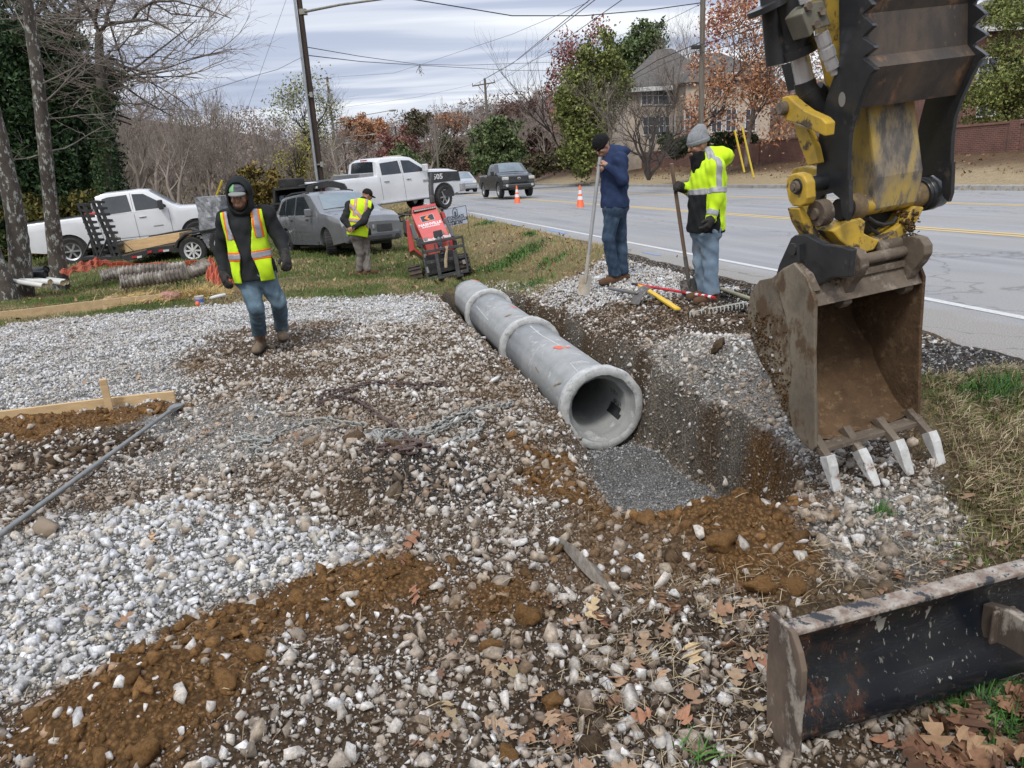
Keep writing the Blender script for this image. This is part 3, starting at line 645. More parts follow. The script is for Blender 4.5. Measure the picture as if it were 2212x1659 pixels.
def foliage_mat(name, cols, rough=.65):
    m, t, b = newmat(name); b.inputs['Roughness'].default_value = rough; b.inputs['Specular IOR Level'].default_value = .25
    g_ = N(t, 'ShaderNodeNewGeometry').outputs['Random Per Island']; f = mathn(t, 'ADD', mathn(t, 'MULTIPLY', g_, .65), mathn(t, 'MULTIPLY', noise(t, 1.1, 3, .6), .5))
    t.links.new(ramp(t, f, [(.2+.65*i/(max(len(cols)-1, 1)), c) for i, c in enumerate(cols)]), b.inputs['Base Color']); return m
BARK = M('bark_grey', (.085, .07, .058), .95, (.045, .036, .03), 5., bmp=.8, bsc=18., bd=.02, c3=(.32, .33, .30), sc3=14., lo3=.54, hi3=.60, stretch=(1, 1, .5))
BARK2 = M('bark_dark', (.058, .045, .037), .95, (.032, .025, .02), 3., bmp=.6, bsc=12., bd=.02)
TWIG = M('twigs', (.27, .225, .19), .95, (.17, .14, .12), .6)  # lightened, some distance haze is put into the twig colour
WOODS = M('far_twigs', (.30, .25, .22), .95, (.22, .18, .16), .08, c3=(.26, .15, .11), sc3=.05, lo3=.56, hi3=.66)  # paler still: haze over the hills painted into the colour
def local(V, o): return V-np.array(o)
def tree(name, label, cat, base, V, F, mat, crown=None, group=None, cname='crown'):
    t = empty(name, base, 0, label, cat, group); mesh_np('trunk', local(V, base), F, mat, t, smooth_=True)
    if crown is not None:
        for (cv, cf, cm, nm) in crown: mesh_np(nm, local(cv, base), cf, cm, t)
    return t
def bare(px, py, Y, hpx, label, seed, r0=None, lv=4, spread=.7, up=.35, mat=None, nb=(5, 4, 3, 3), lean=0., name='bare_tree', group=None, wig=.12, stems=1, base=None):
    b = np.array(base) if base is not None else at(px, py, Y); H = hpx/PF*Y; br = []
    for k in range(stems):
        a = 2*pi*k/max(stems, 1)+seed; dx = (.35*cos(a) if stems > 1 else 0)+lean; dy = .35*sin(a) if stems > 1 else 0
        o, tips = grow(seed+k, b, (dx, dy, 1), H*.5, (r0 or H*.018), lv, nb, spread, up, wig, minr=max(.006, Y*.00012)); br += o
    V, F = limbs_mesh(br); 
    top = V[:, 2].max()-b[2]; V = b+(V-b)*np.array([1, 1, H/top]) if top > 0 else V
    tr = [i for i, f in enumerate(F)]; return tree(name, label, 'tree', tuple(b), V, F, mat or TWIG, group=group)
# --- the three lichened trunks at the left
def traced_trunk(path, Y, w0, w1, base=True):
    n = len(path); pts = [at(x, y, Y) for x, y in path]; rad = [np.interp(i, [0, n-1], [w0, w1])/2/PF*Y*1. for i in range(n)]; return pts, rad
def twigs_from(pts, seed, n, L, up=.2, lv=2, r=.02, spread=.9, t0=0., minr=.004):
    r_ = random.Random(seed); br = []
    for k in range(n):
        t = r_.uniform(t0, 1)*(len(pts)-1); i = min(int(t), len(pts)-2); p = pts[i]+(pts[i+1]-pts[i])*(t-i)
        a = r_.uniform(0, 2*pi); d = np.array([cos(a), sin(a)*.7, r_.uniform(-.1, .7)]); o, _ = grow(seed*31+k, p, d, L*r_.uniform(.5, 1.2), r, lv, (3, 3, 2), spread, up, .2, minr=minr); br += o
    return br
specs = [([(125, 600), (113, 480), (104, 390), (92, 270), (80, 160), (66, 60), (52, -60), (30, -200)], 16.3, 31, 17, 'lichen-spotted tree trunk rising in front of the truck tail', 5, .26),
         ([(40, 632), (44, 560), (34, 470), (20, 400), (2, 320), (-25, 200), (-60, 60)], 14.6, 44, 26, 'pale lichened leaning trunk at the far left beside the pipes', 6, 0),
         ([(22, 648), (8, 600), (-8, 560), (-40, 470), (-70, 380)], 14.0, 34, 24, 'short stretch of leaning trunk low in the left corner', 8, 0)]
for path, Y, w0, w1, lab, sd, tw in specs:
    pts, rad = traced_trunk(path, Y, w0, w1); b = pts[0].copy(); b[2] = hz(b[0], b[1])-.05; pts[0] = b; rad[0] *= 1.25
    fine = [pts[0]]; fr = [rad[0]]
    for i in range(len(pts)-1):
        for k in range(1, 7):
            f = k/6; fine.append(pts[i]*(1-f)+pts[i+1]*f); fr.append((rad[i]*(1-f)+rad[i+1]*f)*(1+.05*random.uniform(-1, 1)))
    mb = MB(); mb.tube(fine, fr, 12, cap=False); V = np.concatenate(mb.V); F = np.array(mb.F)
    cr = []
    if tw:
        br = twigs_from(pts, sd, 16, 1.5, .1, 2, .018, 1., .35); v2, f2 = limbs_mesh(br); cr = [(v2, f2, M('twig_grey', (.20, .18, .155), .9, (.10, .085, .07), 3.), 'branches')]
    tree('tree', lab, 'tree', tuple(b), V, F, BARK, cr)
# --- big bare tree behind the evergreen, limbs reaching right
YB = 25.
trunk = [(238, 470), (232, 400), (226, 300), (220, 200), (214, 110), (214, 72)]
limbs = [([(214, 72), (205, 45), (190, 20), (165, -10), (140, -60)], 9, 5), ([(214, 72), (228, 55), (250, 50), (285, 46), (318, 43), (322, 20), (335, -10)], 9, 3),
         ([(228, 55), (232, 30), (245, 5), (265, -30)], 7, 4), ([(285, 46), (300, 22), (330, 4), (380, 2), (440, 18), (500, 40)], 6, 1.6), ([(318, 43), (350, 55), (385, 75), (420, 100)], 3, 1), ([(330, 4), (370, 30), (420, 35), (470, 38)], 4, 1.2),
         ([(205, 45), (212, 10), (214, -40)], 7, 5), ([(232, 110), (255, 108), (280, 78), (310, 72)], 4, 1.5), ([(205, 118), (250, 128), (286, 140), (292, 126), (345, 122), (390, 130), (455, 118)], 4, 1.2), ([(250, 128), (262, 160), (262, 185), (252, 200)], 3, 1.5),
         ([(215, 160), (235, 195), (262, 215), (283, 236)], 6, 2), ([(230, 235), (250, 222), (300, 225), (352, 238)], 4, 1.5), ([(262, 150), (300, 175), (350, 180)], 2, 1), ([(347, 122), (352, 140), (380, 165), (425, 158)], 2, 1), ([(190, 20), (150, 40), (110, 55)], 4, 2), ([(165, -10), (172, 30), (160, 70), (150, 95)], 4, 2)]
br = [([at(x, y, YB) for x, y in trunk], [w/2/PF*YB for w in (26, 24, 22, 20, 17, 15)], 0)]
tb = at(242, 545, YB); tb[2] = hz(tb[0], tb[1]); br[0][0].insert(0, tb); br[0][1].insert(0, .24)
tw = []
for k, (pl, w0, w1) in enumerate(limbs):
    dyy = random.uniform(-1.2, 1.2); pts = [at(x, y, YB+dyy*min(i, 3)/3) for i, (x, y) in enumerate(pl)]; n = len(pts)
    br.append((pts, [np.interp(i, [0, n-1], [w0, w1])/2/PF*YB for i in range(n)], 1)); tw += twigs_from(pts, 100+k, 11, 1.7, .12, 2, .016, .8, .15, .0045)
V, F = limbs_mesh(br); v2, f2 = limbs_mesh(tw)
ivy = [at(x, y, YB)+np.array([0, -.1, 0]) for x, y in trunk[:4]]; ip = np.concatenate([np.linspace(ivy[i], ivy[i+1], 260) for i in range(3)])
IVY = foliage_mat('ivy_leaves', [(.012, .03, .012), (.03, .06, .022), (.06, .09, .03)])
iv, if_ = leaf_cards(ip, .07, 4, .17, 3)
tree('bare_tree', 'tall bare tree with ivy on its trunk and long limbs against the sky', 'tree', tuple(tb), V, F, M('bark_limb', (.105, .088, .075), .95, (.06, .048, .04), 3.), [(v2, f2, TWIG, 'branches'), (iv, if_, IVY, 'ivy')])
# --- dense evergreen mass at the left
def clump_points(cl, n, Y, seed, dY=1.6):
    """cl: (px,py,rx,ry) ellipses in the photo, turned into ragged volumes at their distance"""
    r_ = np.random.default_rng(seed); P = []; tot = sum(c[2]*c[3] for c in cl)
    for c in cl:
        k = int(n*c[2]*c[3]/tot); m = max(k//90, 6); cen = r_.normal(size=(m, 3)); cen /= np.linalg.norm(cen, axis=1)[:, None]; cen *= (r_.uniform(.12, 1.25, (m, 1))**.5)
        q = cen[r_.integers(0, m, k)]+r_.normal(0, 1, (k, 3))*(.075+.09*r_.random((m, 1))[r_.integers(0, m, k)]); o = at(c[0], c[1], Y)
        P.append(o+np.stack([q[:, 0]*c[2]/PF*Y, q[:, 1]*dY, q[:, 2]*c[3]/PF*Y], -1))
    return np.concatenate(P)
EVG = foliage_mat('evergreen_leaves', [(.006, .018, .008), (.015, .036, .014), (.03, .062, .022), (.055, .095, .035)])
cl = [(60, 60, 85, 100), (20, 200, 110, 140), (110, 230, 90, 130), (170, 190, 60, 70), (60, 380, 130, 150), (150, 380, 85, 140), (190, 330, 38, 110), (40, 500, 120, 80), (150, 500, 80, 60), (210, 130, 22, 40), (100, 130, 70, 60)]
P = clump_points(cl, 90000, 28., 5, 2.2); cv, cf = leaf_cards(P, .085, 1, .05, 9)
b = at(80, 540, 28.); b[2] = hz(b[0], b[1])
brs, _ = grow(77, b, (.0, 0, 1), 8., .3, 2, (9, 4), 1.1, .1); v, f = limbs_mesh(brs)
tree('evergreen_tree', 'huge dark evergreen standing behind the lichened trunks at the left', 'tree', tuple(b), v, f, BARK2, [(cv, cf, EVG, 'crown')])
# low yellow-green undergrowth under it
P = clump_points([(70, 480, 90, 50), (200, 440, 40, 40), (130, 520, 100, 30)], 7000, 26., 15, 1.0); v, f = leaf_cards(P, .09, 1, .08, 10)
tag(mesh_np('undergrowth', v, f, foliage_mat('under_leaves', [(.03, .045, .012), (.09, .09, .02), (.16, .12, .03)])), kind='stuff')

# --- far-off bare woods on the hills: one mass of small branching trees
protos = []
for k in range(7):
    o, _ = grow(300+k, (0, 0, 0), (0, 0, 1), .62, .013, 4, (6, 4, 3, 2), .62, .5, .1, minr=.0022, shrink=.55); v, f = limbs_mesh(o, (5, 3, 3, 3, 3)); v = v/np.array([1, 1, v[:, 2].max()]); protos.append((v, f))
print('woods proto faces', [len(f) for v, f in protos])
def woods(n, azr, rr, hr, seed, mat, name='bare_woods', keep=None):
    r_ = np.random.default_rng(seed); Vs = []; Fs = []; off = 0
    for k in range(n):
        a = R(r_.uniform(*azr)); d = math.sqrt(r_.uniform(rr[0]**2, rr[1]**2)); x, y = d*sin(a), d*cos(a)
        if road_t(x, y) > -4 and d < 140 and road_t(x, y) < 24: continue
        v, f = protos[r_.integers(0, 7)]; h = r_.uniform(*hr); an = r_.uniform(0, 6.3); c, s = cos(an), sin(an)
        w = np.stack([(v[:, 0]*c-v[:, 1]*s)*h, (v[:, 0]*s+v[:, 1]*c)*h, v[:, 2]*h], -1)+[x, y, hz(x, y)-.3]
        Vs.append(w); Fs.append(f+off); off += len(v)
    return tag(mesh_np(name, np.concatenate(Vs), np.concatenate(Fs), mat), kind='stuff')
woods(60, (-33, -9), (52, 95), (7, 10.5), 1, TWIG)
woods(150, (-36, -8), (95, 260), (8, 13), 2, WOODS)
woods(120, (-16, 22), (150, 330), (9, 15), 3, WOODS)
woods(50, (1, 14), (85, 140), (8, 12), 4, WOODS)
# ragged far canopy fill so hills do not show bare ground: twiggy crowns
def canopy(n, azr, rr, hr, seed, cols, name, size, per=60):
    r_ = np.random.default_rng(seed); P = []
    for k in range(n):
        a = R(r_.uniform(*azr)); d = math.sqrt(r_.uniform(rr[0]**2, rr[1]**2)); x, y = d*sin(a), d*cos(a); h = r_.uniform(*hr); z = hz(x, y)
        if road_t(x, y) > -4 and d < 140 and road_t(x, y) < 24: continue
        q = np.clip(r_.normal(size=(per, 3)), -1.5, 1.35)*[h*.22, h*.22, h*.28]+[x, y, z+h*.55]; P.append(q)
    v, f = leaf_cards(np.concatenate(P), size, 1, .1, seed, elong=2.6); return tag(mesh_np(name, v, f, foliage_mat(name+str(seed), cols)), kind='stuff')
canopy(420, (-38, -8), (110, 300), (7, 12), 11, [(.14, .11, .095), (.22, .18, .155), (.26, .185, .15), (.32, .265, .235)], 'bare_woods', .36, 95)  # crown tones lightened too, haze put into the colour
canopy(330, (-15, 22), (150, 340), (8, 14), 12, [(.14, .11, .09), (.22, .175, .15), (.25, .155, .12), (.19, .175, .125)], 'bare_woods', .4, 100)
canopy(60, (-36, -14), (60, 100), (3, 5), 13, [(.12, .10, .06), (.2, .16, .09), (.17, .165, .07)], 'undergrowth', .18, 90)
# --- single trees one can point at, beyond the trucks and the road
def crown_tree(name, label, px, py, Y, cl, n, size, cols, trunkh=.6, seed=1, dY=None, bark=None, twig=0, r0=.12, base=None, group=None, jit=.05, droop=0., lv=3, spread=.6):
    b = np.array(base) if base is not None else at(px, py, Y); dY = dY or max(c[2] for c in cl)/PF*Y*.8
    P = clump_points(cl, int(n*.85), Y, seed, dY); cv, cf = leaf_cards(P, size*.66, 1, jit, seed, droop=droop)
    top = min(c[1]-c[3]*.6 for c in cl); H = (py-top)/PF*Y
    brs, _ = grow(seed*7, b, (0, 0, 1), H*trunkh, r0, lv, (7, 4, 3, 2), spread, .4, .1, minr=Y*.0001); v, f = limbs_mesh(brs)
    m = (v[:, 2]-b[2]).max(); v = b+(v-b)*[1, 1, min(1., H/m)]
    return tree(name, label, 'tree', tuple(b), v, f, bark or BARK2, [(cv, cf, foliage_mat('leaves_%s_%d' % (name, seed), cols), 'crown')], group=group)
GRN = [(.03, .048, .022), (.065, .095, .038), (.11, .15, .055), (.16, .20, .085)]
YGR = [(.05, .07, .02), (.11, .14, .035), (.18, .20, .055), (.25, .26, .085)]
RED = [(.12, .045, .04), (.20, .07, .06), (.27, .12, .10), (.34, .20, .17)]
RUST = [(.17, .08, .045), (.30, .13, .06), (.42, .20, .10), (.48, .30, .19)]
crown_tree('conifer', 'round bright green conifer behind the grey pickup', 1080, 372, 75, [(1080, 320, 56, 48), (1075, 280, 34, 26), (1105, 345, 34, 28), (1050, 350, 34, 26)], 15000, .30, GRN, seed=2)
crown_tree('cedar_tree', 'tall yellow-green cedar beside the grey-roofed house', 1275, 372, 60, [(1265, 180, 44, 60), (1300, 120, 34, 44), (1235, 250, 34, 60), (1280, 270, 50, 70), (1260, 330, 44, 40), (1330, 170, 30, 50), (1225, 215, 22, 30)], 22000, .22, YGR, seed=3, jit=.2)
crown_tree('evergreen_tree', 'dark green tree top showing beside the grey roof', 1375, 300, 72, [(1385, 90, 40, 34), (1360, 120, 30, 34), (1410, 80, 22, 22), (1340, 140, 20, 28)], 7000, .28, GRN, seed=4, jit=.25)
crown_tree('maple_tree', 'dark red tree left of the tall cedar', 1220, 368, 78, [(1240, 110, 40, 40), (1215, 170, 26, 40), (1195, 215, 18, 40), (1285, 80, 24, 20), (1212, 260, 22, 40)], 3400, .28, RED, seed=5, jit=.5)
crown_tree('oak_tree', 'orange-leaved oak between the utility pole and the excavator arm', 1612, 360, 44, [(1600, 60, 66, 70), (1660, 140, 60, 80), (1560, 150, 36, 70), (1640, 250, 60, 55), (1530, 230, 22, 50), (1700, 60, 60, 70), (1720, 240, 40, 60), (1590, 200, 50, 60)], 8500, .15, RUST, seed=6, jit=.35, bark=M('bark_pale', (.16, .13, .11), .95, (.08, .06, .05), 3.), r0=.16, spread=.5)
crown_tree('maple_tree', 'red-leaved treetop beside the utility pole top', 1560, 250, 50, [(1565, 30, 36, 36), (1600, 10, 40, 26), (1545, 70, 20, 26)], 1500, .16, [(.18, .04, .04), (.30, .08, .08), (.34, .12, .10)], seed=7, jit=.4)
crown_tree('oak_tree', 'rust-leaved low oak left of the pole, under the house corner', 1500, 345, 50, [(1505, 250, 20, 40), (1490, 285, 26, 22), (1510, 150, 12, 30)], 1500, .16, RUST, seed=8, jit=.25)
crown_tree('pine_tree', 'feathery green pine before the brick house at the right edge', 2180, 262, 40, [(2150, 190, 60, 26), (2190, 150, 50, 22), (2120, 215, 40, 16), (2195, 225, 40, 20), (2180, 100, 40, 18), (2200, 40, 40, 26), (2165, 255, 60, 10), (2215, 190, 40, 30)], 15000, .14, YGR, seed=9, jit=.2, dY=2.)
crown_tree('pine_tree', 'pine bough hanging at the top right corner of the view', 2200, 262, 46, [(2160, 10, 40, 18), (2205, 20, 30, 24), (2130, 30, 20, 10)], 2500, .16, YGR, seed=10, jit=.25)
# shrubs over the brick wall
def shrub(name, label, px, py, Y, cl, n, size, cols, seed, group=None):
    b = at(px, py, Y); P = clump_points(cl, n, Y, seed, max(c[2] for c in cl)/PF*Y*.6); v, f = leaf_cards(P, size, 1, .06, seed)
    t = empty(name, tuple(b), 0, label, 'shrub', group); mesh_np('foliage', local(v, b), f, foliage_mat('sh%d' % seed, cols), t)
    brs = []
    for k in range(5): o, _ = grow(seed*9+k, b, (random.uniform(-1, 1), random.uniform(-.5, .5), 1), .5*max(c[3] for c in cl)/PF*Y, .025, 2, (3, 2), .7); brs += o
    v, f = limbs_mesh(brs); mesh_np('stems', local(v, b), f, BARK2, t); return t
DKG = [(.012, .022, .010), (.03, .045, .018), (.05, .065, .025)]
shrub('hedge', 'dark clipped hedge on top of the brick wall below the house', 1500, 335, 46, [(1470, 312, 50, 20), (1540, 310, 50, 16), (1590, 305, 40, 16)], 6000, .12, DKG, 21)
shrub('shrub', 'brown leafy shrub spilling over the brick wall near the cedar', 1180, 372, 62, [(1150, 360, 40, 18), (1200, 350, 50, 22), (1250, 348, 40, 20)], 5000, .16, [(.04, .03, .02), (.09, .065, .04), (.07, .08, .03)], 22)
shrub('shrub', 'golden-brown bush behind the black gooseneck trailer', 560, 440, 34, [(560, 400, 40, 34), (540, 420, 30, 24), (590, 410, 26, 26)], 5200, .10, [(.06, .055, .015), (.15, .12, .03), (.24, .16, .05)], 23)
shrub('shrub', 'dark thicket beside the end of the brick wall', 1130, 378, 84, [(1140, 355, 26, 30), (1165, 330, 24, 40)], 3500, .22, [(.03, .018, .015), (.07, .04, .03), (.12, .06, .045)], 24)
# bare trees on their own
bare(1401, 392, 37.5, 225, 'low spreading bare tree with many stems in front of the brick wall', 41, r0=.09, stems=6, up=.2, spread=.75, nb=(4, 4, 3, 2), lv=4, mat=M('bark_myrtle', (.085, .072, .064), .9, (.05, .04, .035), 2.), wig=.2, base=at(1401, 388, 37.5))
bare(1450, 300, 64, 260, 'thin bare tree standing right of the grey hip roof', 42, lv=4)
bare(300, 470, 46, 280, 'bare tree behind the white truck cab', 43, lv=4, up=.4)
bare(385, 455, 43, 235, 'bare spreading tree above the truck hood', 44, lv=4, up=.3, stems=2)
bare(345, 460, 56, 300, 'slim bare tree on the slope left of the hooded man', 45, lv=4)
bare(510, 420, 58, 240, 'pale bare tree rising above the hooded man', 46, lv=4, up=.5)
bare(460, 440, 50, 200, 'bare tree right beside the hooded man, partly behind him', 47, lv=4)
bare(735, 400, 62, 190, 'bare crooked tree left of the leaning dark pole', 48, lv=4, spread=.9)
bare(930, 392, 120, 165, 'pale bare tree over the white pickup roof', 49, lv=4, up=.6)
bare(1030, 372, 110, 170, 'bare tree behind the crossarm utility pole', 50, lv=4, up=.6)
bare(1150, 375, 90, 200, 'bare twiggy tree left of the dark red one', 51, lv=4, up=.6)
bare(1180, 372, 82, 150, 'short bare tree over the thicket', 52, lv=4)
bare(1330, 372, 56, 210, 'grey bare tree in front of the cedar', 53, lv=4, spread=.8)
bare(1480, 372, 120, 330, 'tall faint bare tree behind the house', 54, lv=4, up=.6)
crown_tree('tree', 'thin tree with pale yellowish leaves beside the leaning dark pole', 655, 400, 55, [(660, 200, 40, 34), (640, 240, 44, 30), (690, 215, 24, 30), (620, 205, 20, 18), (705, 250, 20, 20), (680, 290, 40, 26)], 2600, .16, [(.10, .11, .04), (.24, .25, .13), (.42, .42, .30)], seed=31, jit=.4, twig=1, lv=4, r0=.18, spread=.8)
crown_tree('tree', 'yellow-leaved small tree low behind the dark pole', 640, 420, 48, [(640, 360, 34, 20), (660, 325, 24, 16), (620, 340, 20, 14)], 1300, .13, [(.10, .09, .02), (.26, .23, .05), (.30, .28, .10)], seed=32, jit=.3, lv=4)
FT = [(770, 395, 190, 768, 272, 30, 18, RUST, 'rusty round treetop far up the road'), (800, 395, 170, 800, 282, 34, 22, RUST, 'rust-brown tree on the far hill above the road'), (880, 395, 150, 878, 300, 24, 26, RED, 'dark red tree far behind the white pickup'), (905, 395, 140, 905, 265, 26, 24, [(.05, .04, .03), (.10, .085, .05), (.14, .12, .07)], 'olive tree far behind the white pickup'),
      (868, 396, 110, 862, 345, 24, 28, GRN, 'green conifer above the white pickup roof'), (890, 396, 100, 890, 355, 26, 24, GRN, 'bushy green tree right of the conifer over the pickup roof'), (940, 394, 130, 955, 320, 30, 50, [(.03, .04, .015), (.07, .08, .03), (.10, .09, .05)], 'dull green tree left of the crossarm pole'),
      (985, 392, 120, 990, 330, 26, 40, [(.05, .035, .03), (.10, .07, .05), (.12, .10, .06)], 'brown tree between the crossarm pole and the conifer'), (840, 396, 125, 836, 330, 18, 40, RED, 'narrow reddish tree beside the far road'), (1000, 392, 105, 1010, 365, 22, 18, [(.05, .03, .02), (.10, .06, .045), (.14, .085, .06)], 'brown brush behind the white pickup hood'),
      (815, 396, 108, 820, 368, 10, 14, [(.10, .04, .02), (.16, .08, .04), (.2, .12, .06)], 'small russet bush beside the far road'), (960, 392, 160, 975, 262, 30, 16, RUST, 'orange-brown treetop on the skyline over the pickup hood'), (1140, 380, 150, 1130, 240, 50, 26, [(.08, .05, .04), (.14, .08, .065), (.18, .10, .08)], 'reddish brown crown on the skyline right of the crossarm pole')]
for k, (px, py, Y, cx, cy, rx, ry, cols, lab) in enumerate(FT):
    crown_tree('tree', lab, px, py, Y, [(cx, cy, rx, ry), (cx+rx*.5, cy+ry*.4, rx*.6, ry*.7), (cx-rx*.4, cy+ry*.5, rx*.6, ry*.7)], 2600, Y*.0034, cols, seed=60+k, jit=.3)
# ------------------------------------------------------------------ houses
STUC = M('stone_wall', (.52, .44, .36), .9, (.40, .33, .26), 2.5, c3=(.5, .43, .36), sc3=3.5); SHIN = M('roof_shingle', (.115, .105, .098), .95, (.075, .068, .063), 1.5, c3=(.17, .155, .145), sc3=9., stretch=(1, 1, 4))
WHT = M('white_trim', (.62, .62, .62), .6); GLS = M('house_glass', (.05, .06, .075), .12, (.09, .10, .12), 1.)
def fr3(o, ex, ey):  # local frame: u along ex, v up, w along ey
    o = np.array(o, float); ex = np.array(ex, float); ey = np.array(ey, float); return lambda u, v, w: o+ex*u+ey*w+np.array([0, 0, v])
def gable_windows(parent, f, ws, w, h, depth=-.04):
    for u, v in ws:
        m = MB(); m.prism([(u-w/2, v), (u+w/2, v), (u+w/2, v+h), (u-w/2, v+h)], depth, .02, f); wo_ = m.build('window', GLS, None); wo_.parent = parent
        m = MB()
        for (a, b, c, d) in ((u-w/2-.1, u-w/2, v-.1, v+h+.1), (u+w/2, u+w/2+.1, v-.1, v+h+.1), (u-w/2, u+w/2, v+h, v+h+.1), (u-w/2, u+w/2, v-.1, v), (u-.03, u+.03, v, v+h), (u-w/2, u+w/2, v+h/2-.03, v+h/2+.03)):
            m.prism([(a, c), (b, c), (b, d), (a, d)], depth-.04, .01, f)
        m.build('frame', WHT, wo_)
HY = 66.; hb = at(1425, 345, HY); Mh = PF/HY
ho = empty('house', tuple(hb), 0, label='beige stone house with steep grey hip roof above the brick wall', cat='house')
def H(px, py, Y=HY): return at(px, py, Y)-hb
W0 = H(1352, 345); W1 = H(1500, 345); ztop = H(1420, 186)[2]; dpt = 9.
m = MB(); m.box(((W0[0]+W1[0])/2, dpt/2, ztop/2-1.), (W1[0]-W0[0], dpt, ztop+2.)); m.build('wall', STUC, ho)
e = .5; r1 = H(1442, 88); r2 = H(1478, 90)
V = [(W0[0]-e, -e, ztop), (W1[0]+e+1.5, -e, ztop), (W1[0]+e+1.5, dpt+e, ztop), (W0[0]-e, dpt+e, ztop), (r1[0], dpt/2, r1[2]), (r2[0], dpt/2, r1[2])]
mesh_np('roof', V, [(0, 1, 5, 4), (1, 2, 5), (2, 3, 4, 5), (3, 0, 4), (0, 3, 2, 1)], SHIN, ho)
m = MB(); m.box(((W0[0]+W1[0])/2, -.35, ztop-.22), (W1[0]-W0[0]+.9, .5, .35)); m.build('cornice', WHT, ho)
f = fr3((0, 0, 0), (1, 0, 0), (0, 1, 0))
gable_windows(ho, f, [(H(x, y)[0], H(x, y)[2]) for x, y in ((1397, 225), (1422, 225), (1445, 225), (1400, 290), (1424, 290), (1446, 290))], .8, 1.35, -.05)
# wing to the right, behind the oak
wb = at(1560, 345, 63.); wi = empty('house', tuple(wb), 0, label='pale stone house wing with tall white windows behind the oak', cat='house')
def H2(px, py): return at(px, py, 63.)-wb
a = H2(1480, 340); b_2 = H2(1660, 340); zt = H2(1560, 175)[2]
m = MB(); m.box(((a[0]+b_2[0])/2, 4, zt/2-1), (b_2[0]-a[0], 8, zt+2)); m.build('wall', STUC, wi)
V = [(a[0]-.4, -.4, zt), (b_2[0]+.4, -.4, zt), (b_2[0]+.4, 8.4, zt), (a[0]-.4, 8.4, zt), (a[0]+3, 4, zt+2.6), (b_2[0]-3, 4, zt+2.6)]
mesh_np('roof', V, [(0, 1, 5, 4), (1, 2, 5), (2, 3, 4, 5), (3, 0, 4), (0, 3, 2, 1)], SHIN, wi)
gable_windows(wi, f, [(H2(x, y)[0], H2(x, y)[2]) for x, y in ((1548, 206), (1580, 206), (1547, 284), (1578, 282), (1478+12, 280), (1620, 282))], .75, 1.6, -.05)
# brick house at the right edge
bb = at(2200, 262, 52.); bh = empty('house', tuple(bb), 0, label='red brick house with white eaves behind the pine at the right edge', cat='house')
def H3(px, py): return at(px, py, 52.)-bb
a = H3(2085, 250); zt = H3(2140, 62)[2]; HB = brickmat('house_brick', (.20, .075, .05), (.15, .06, .045), (.25, .2, .17))
o = slab('wall', (a[0], 0), (a[0]+11, 0), -2, zt, .3, HB, bh); o = slab('wall', (a[0], 0), (a[0], 8), -2, zt, .3, HB, bh)
mesh_np('roof', [(a[0]-.6, -.7, zt), (a[0]+12, -.7, zt), (a[0]+12, 9, zt), (a[0]-.6, 9, zt), (a[0]+3, 4.2, zt+2.4), (a[0]+9, 4.2, zt+2.4)], [(0, 1, 5, 4), (1, 2, 5), (2, 3, 4, 5), (3, 0, 4), (0, 3, 2, 1)], SHIN, bh)
m = MB(); m.box((a[0]+5.7, -.72, zt-.1), (12.6, .1, .28)); m.build('fascia', WHT, bh)
gable_windows(bh, fr3((0, -.16, 0), (1, 0, 0), (0, 1, 0)), [(H3(x, y)[0], H3(x, y)[2]) for x, y in ((2125, 180), (2190, 180), (2125, 250))], 1.1, 1.5)
# far white van roof behind wall: a parked car glimpsed among shrubs is left to the shrubs
# ================================================================== concrete pipes in the trench
CONC = M('pipe_concrete', (.335, .34, .335), .85, (.255, .26, .258), 3.5, bmp=.35, bsc=40., bd=.004, c3=(.44, .44, .43), sc3=7., lo3=.55, hi3=.66)
CONCB = M('pipe_rim_concrete', (.50, .51, .505), .85, (.36, .365, .36), 9., bmp=.5, bsc=45., bd=.006, c3=(.26, .25, .22), sc3=16., lo3=.56, hi3=.66)
CHALK = M('chalk', (.62, .62, .60), .9, (.42, .42, .41), 60.); ORSP = M('orange_spray', (.72, .09, .035), .8, (.55, .16, .10), 40.); MUDP = M('dry_mud', (.22, .15, .085), .95, (.30, .23, .15), 25., bmp=.5)
INKM = M('pipe_ink', (.02, .023, .027), .9, (.04, .045, .05), 20.)
PAX = (PIPE_B-PIPE_A); PAX /= np.linalg.norm(PAX); PSIDE = np.cross(PAX, [0, 0, 1.]); PSIDE /= np.linalg.norm(PSIDE); PUP = np.cross(PSIDE, PAX)
def cylpt(s, phi, r): return PIPE_A+PAX*s+(PSIDE*cos(phi)+PUP*sin(phi))*r
def cylhit(px, py, r):
    d = ray(px, py); o = np.array([0, 0, CH])-PIPE_A; dp = d-PAX*(d@PAX); op = o-PAX*(o@PAX); a = dp@dp; b = 2*dp@op; c = op@op-r*r; D = b*b-4*a*c
    t = (-b-math.sqrt(max(D, 0)))/(2*a); p = o+d*t; s = p@PAX; q = p-PAX*s; return s, math.atan2(q@PUP, q@PSIDE)
PLEN = 2.44; RB, RBELL, RI = .305, .372, .245
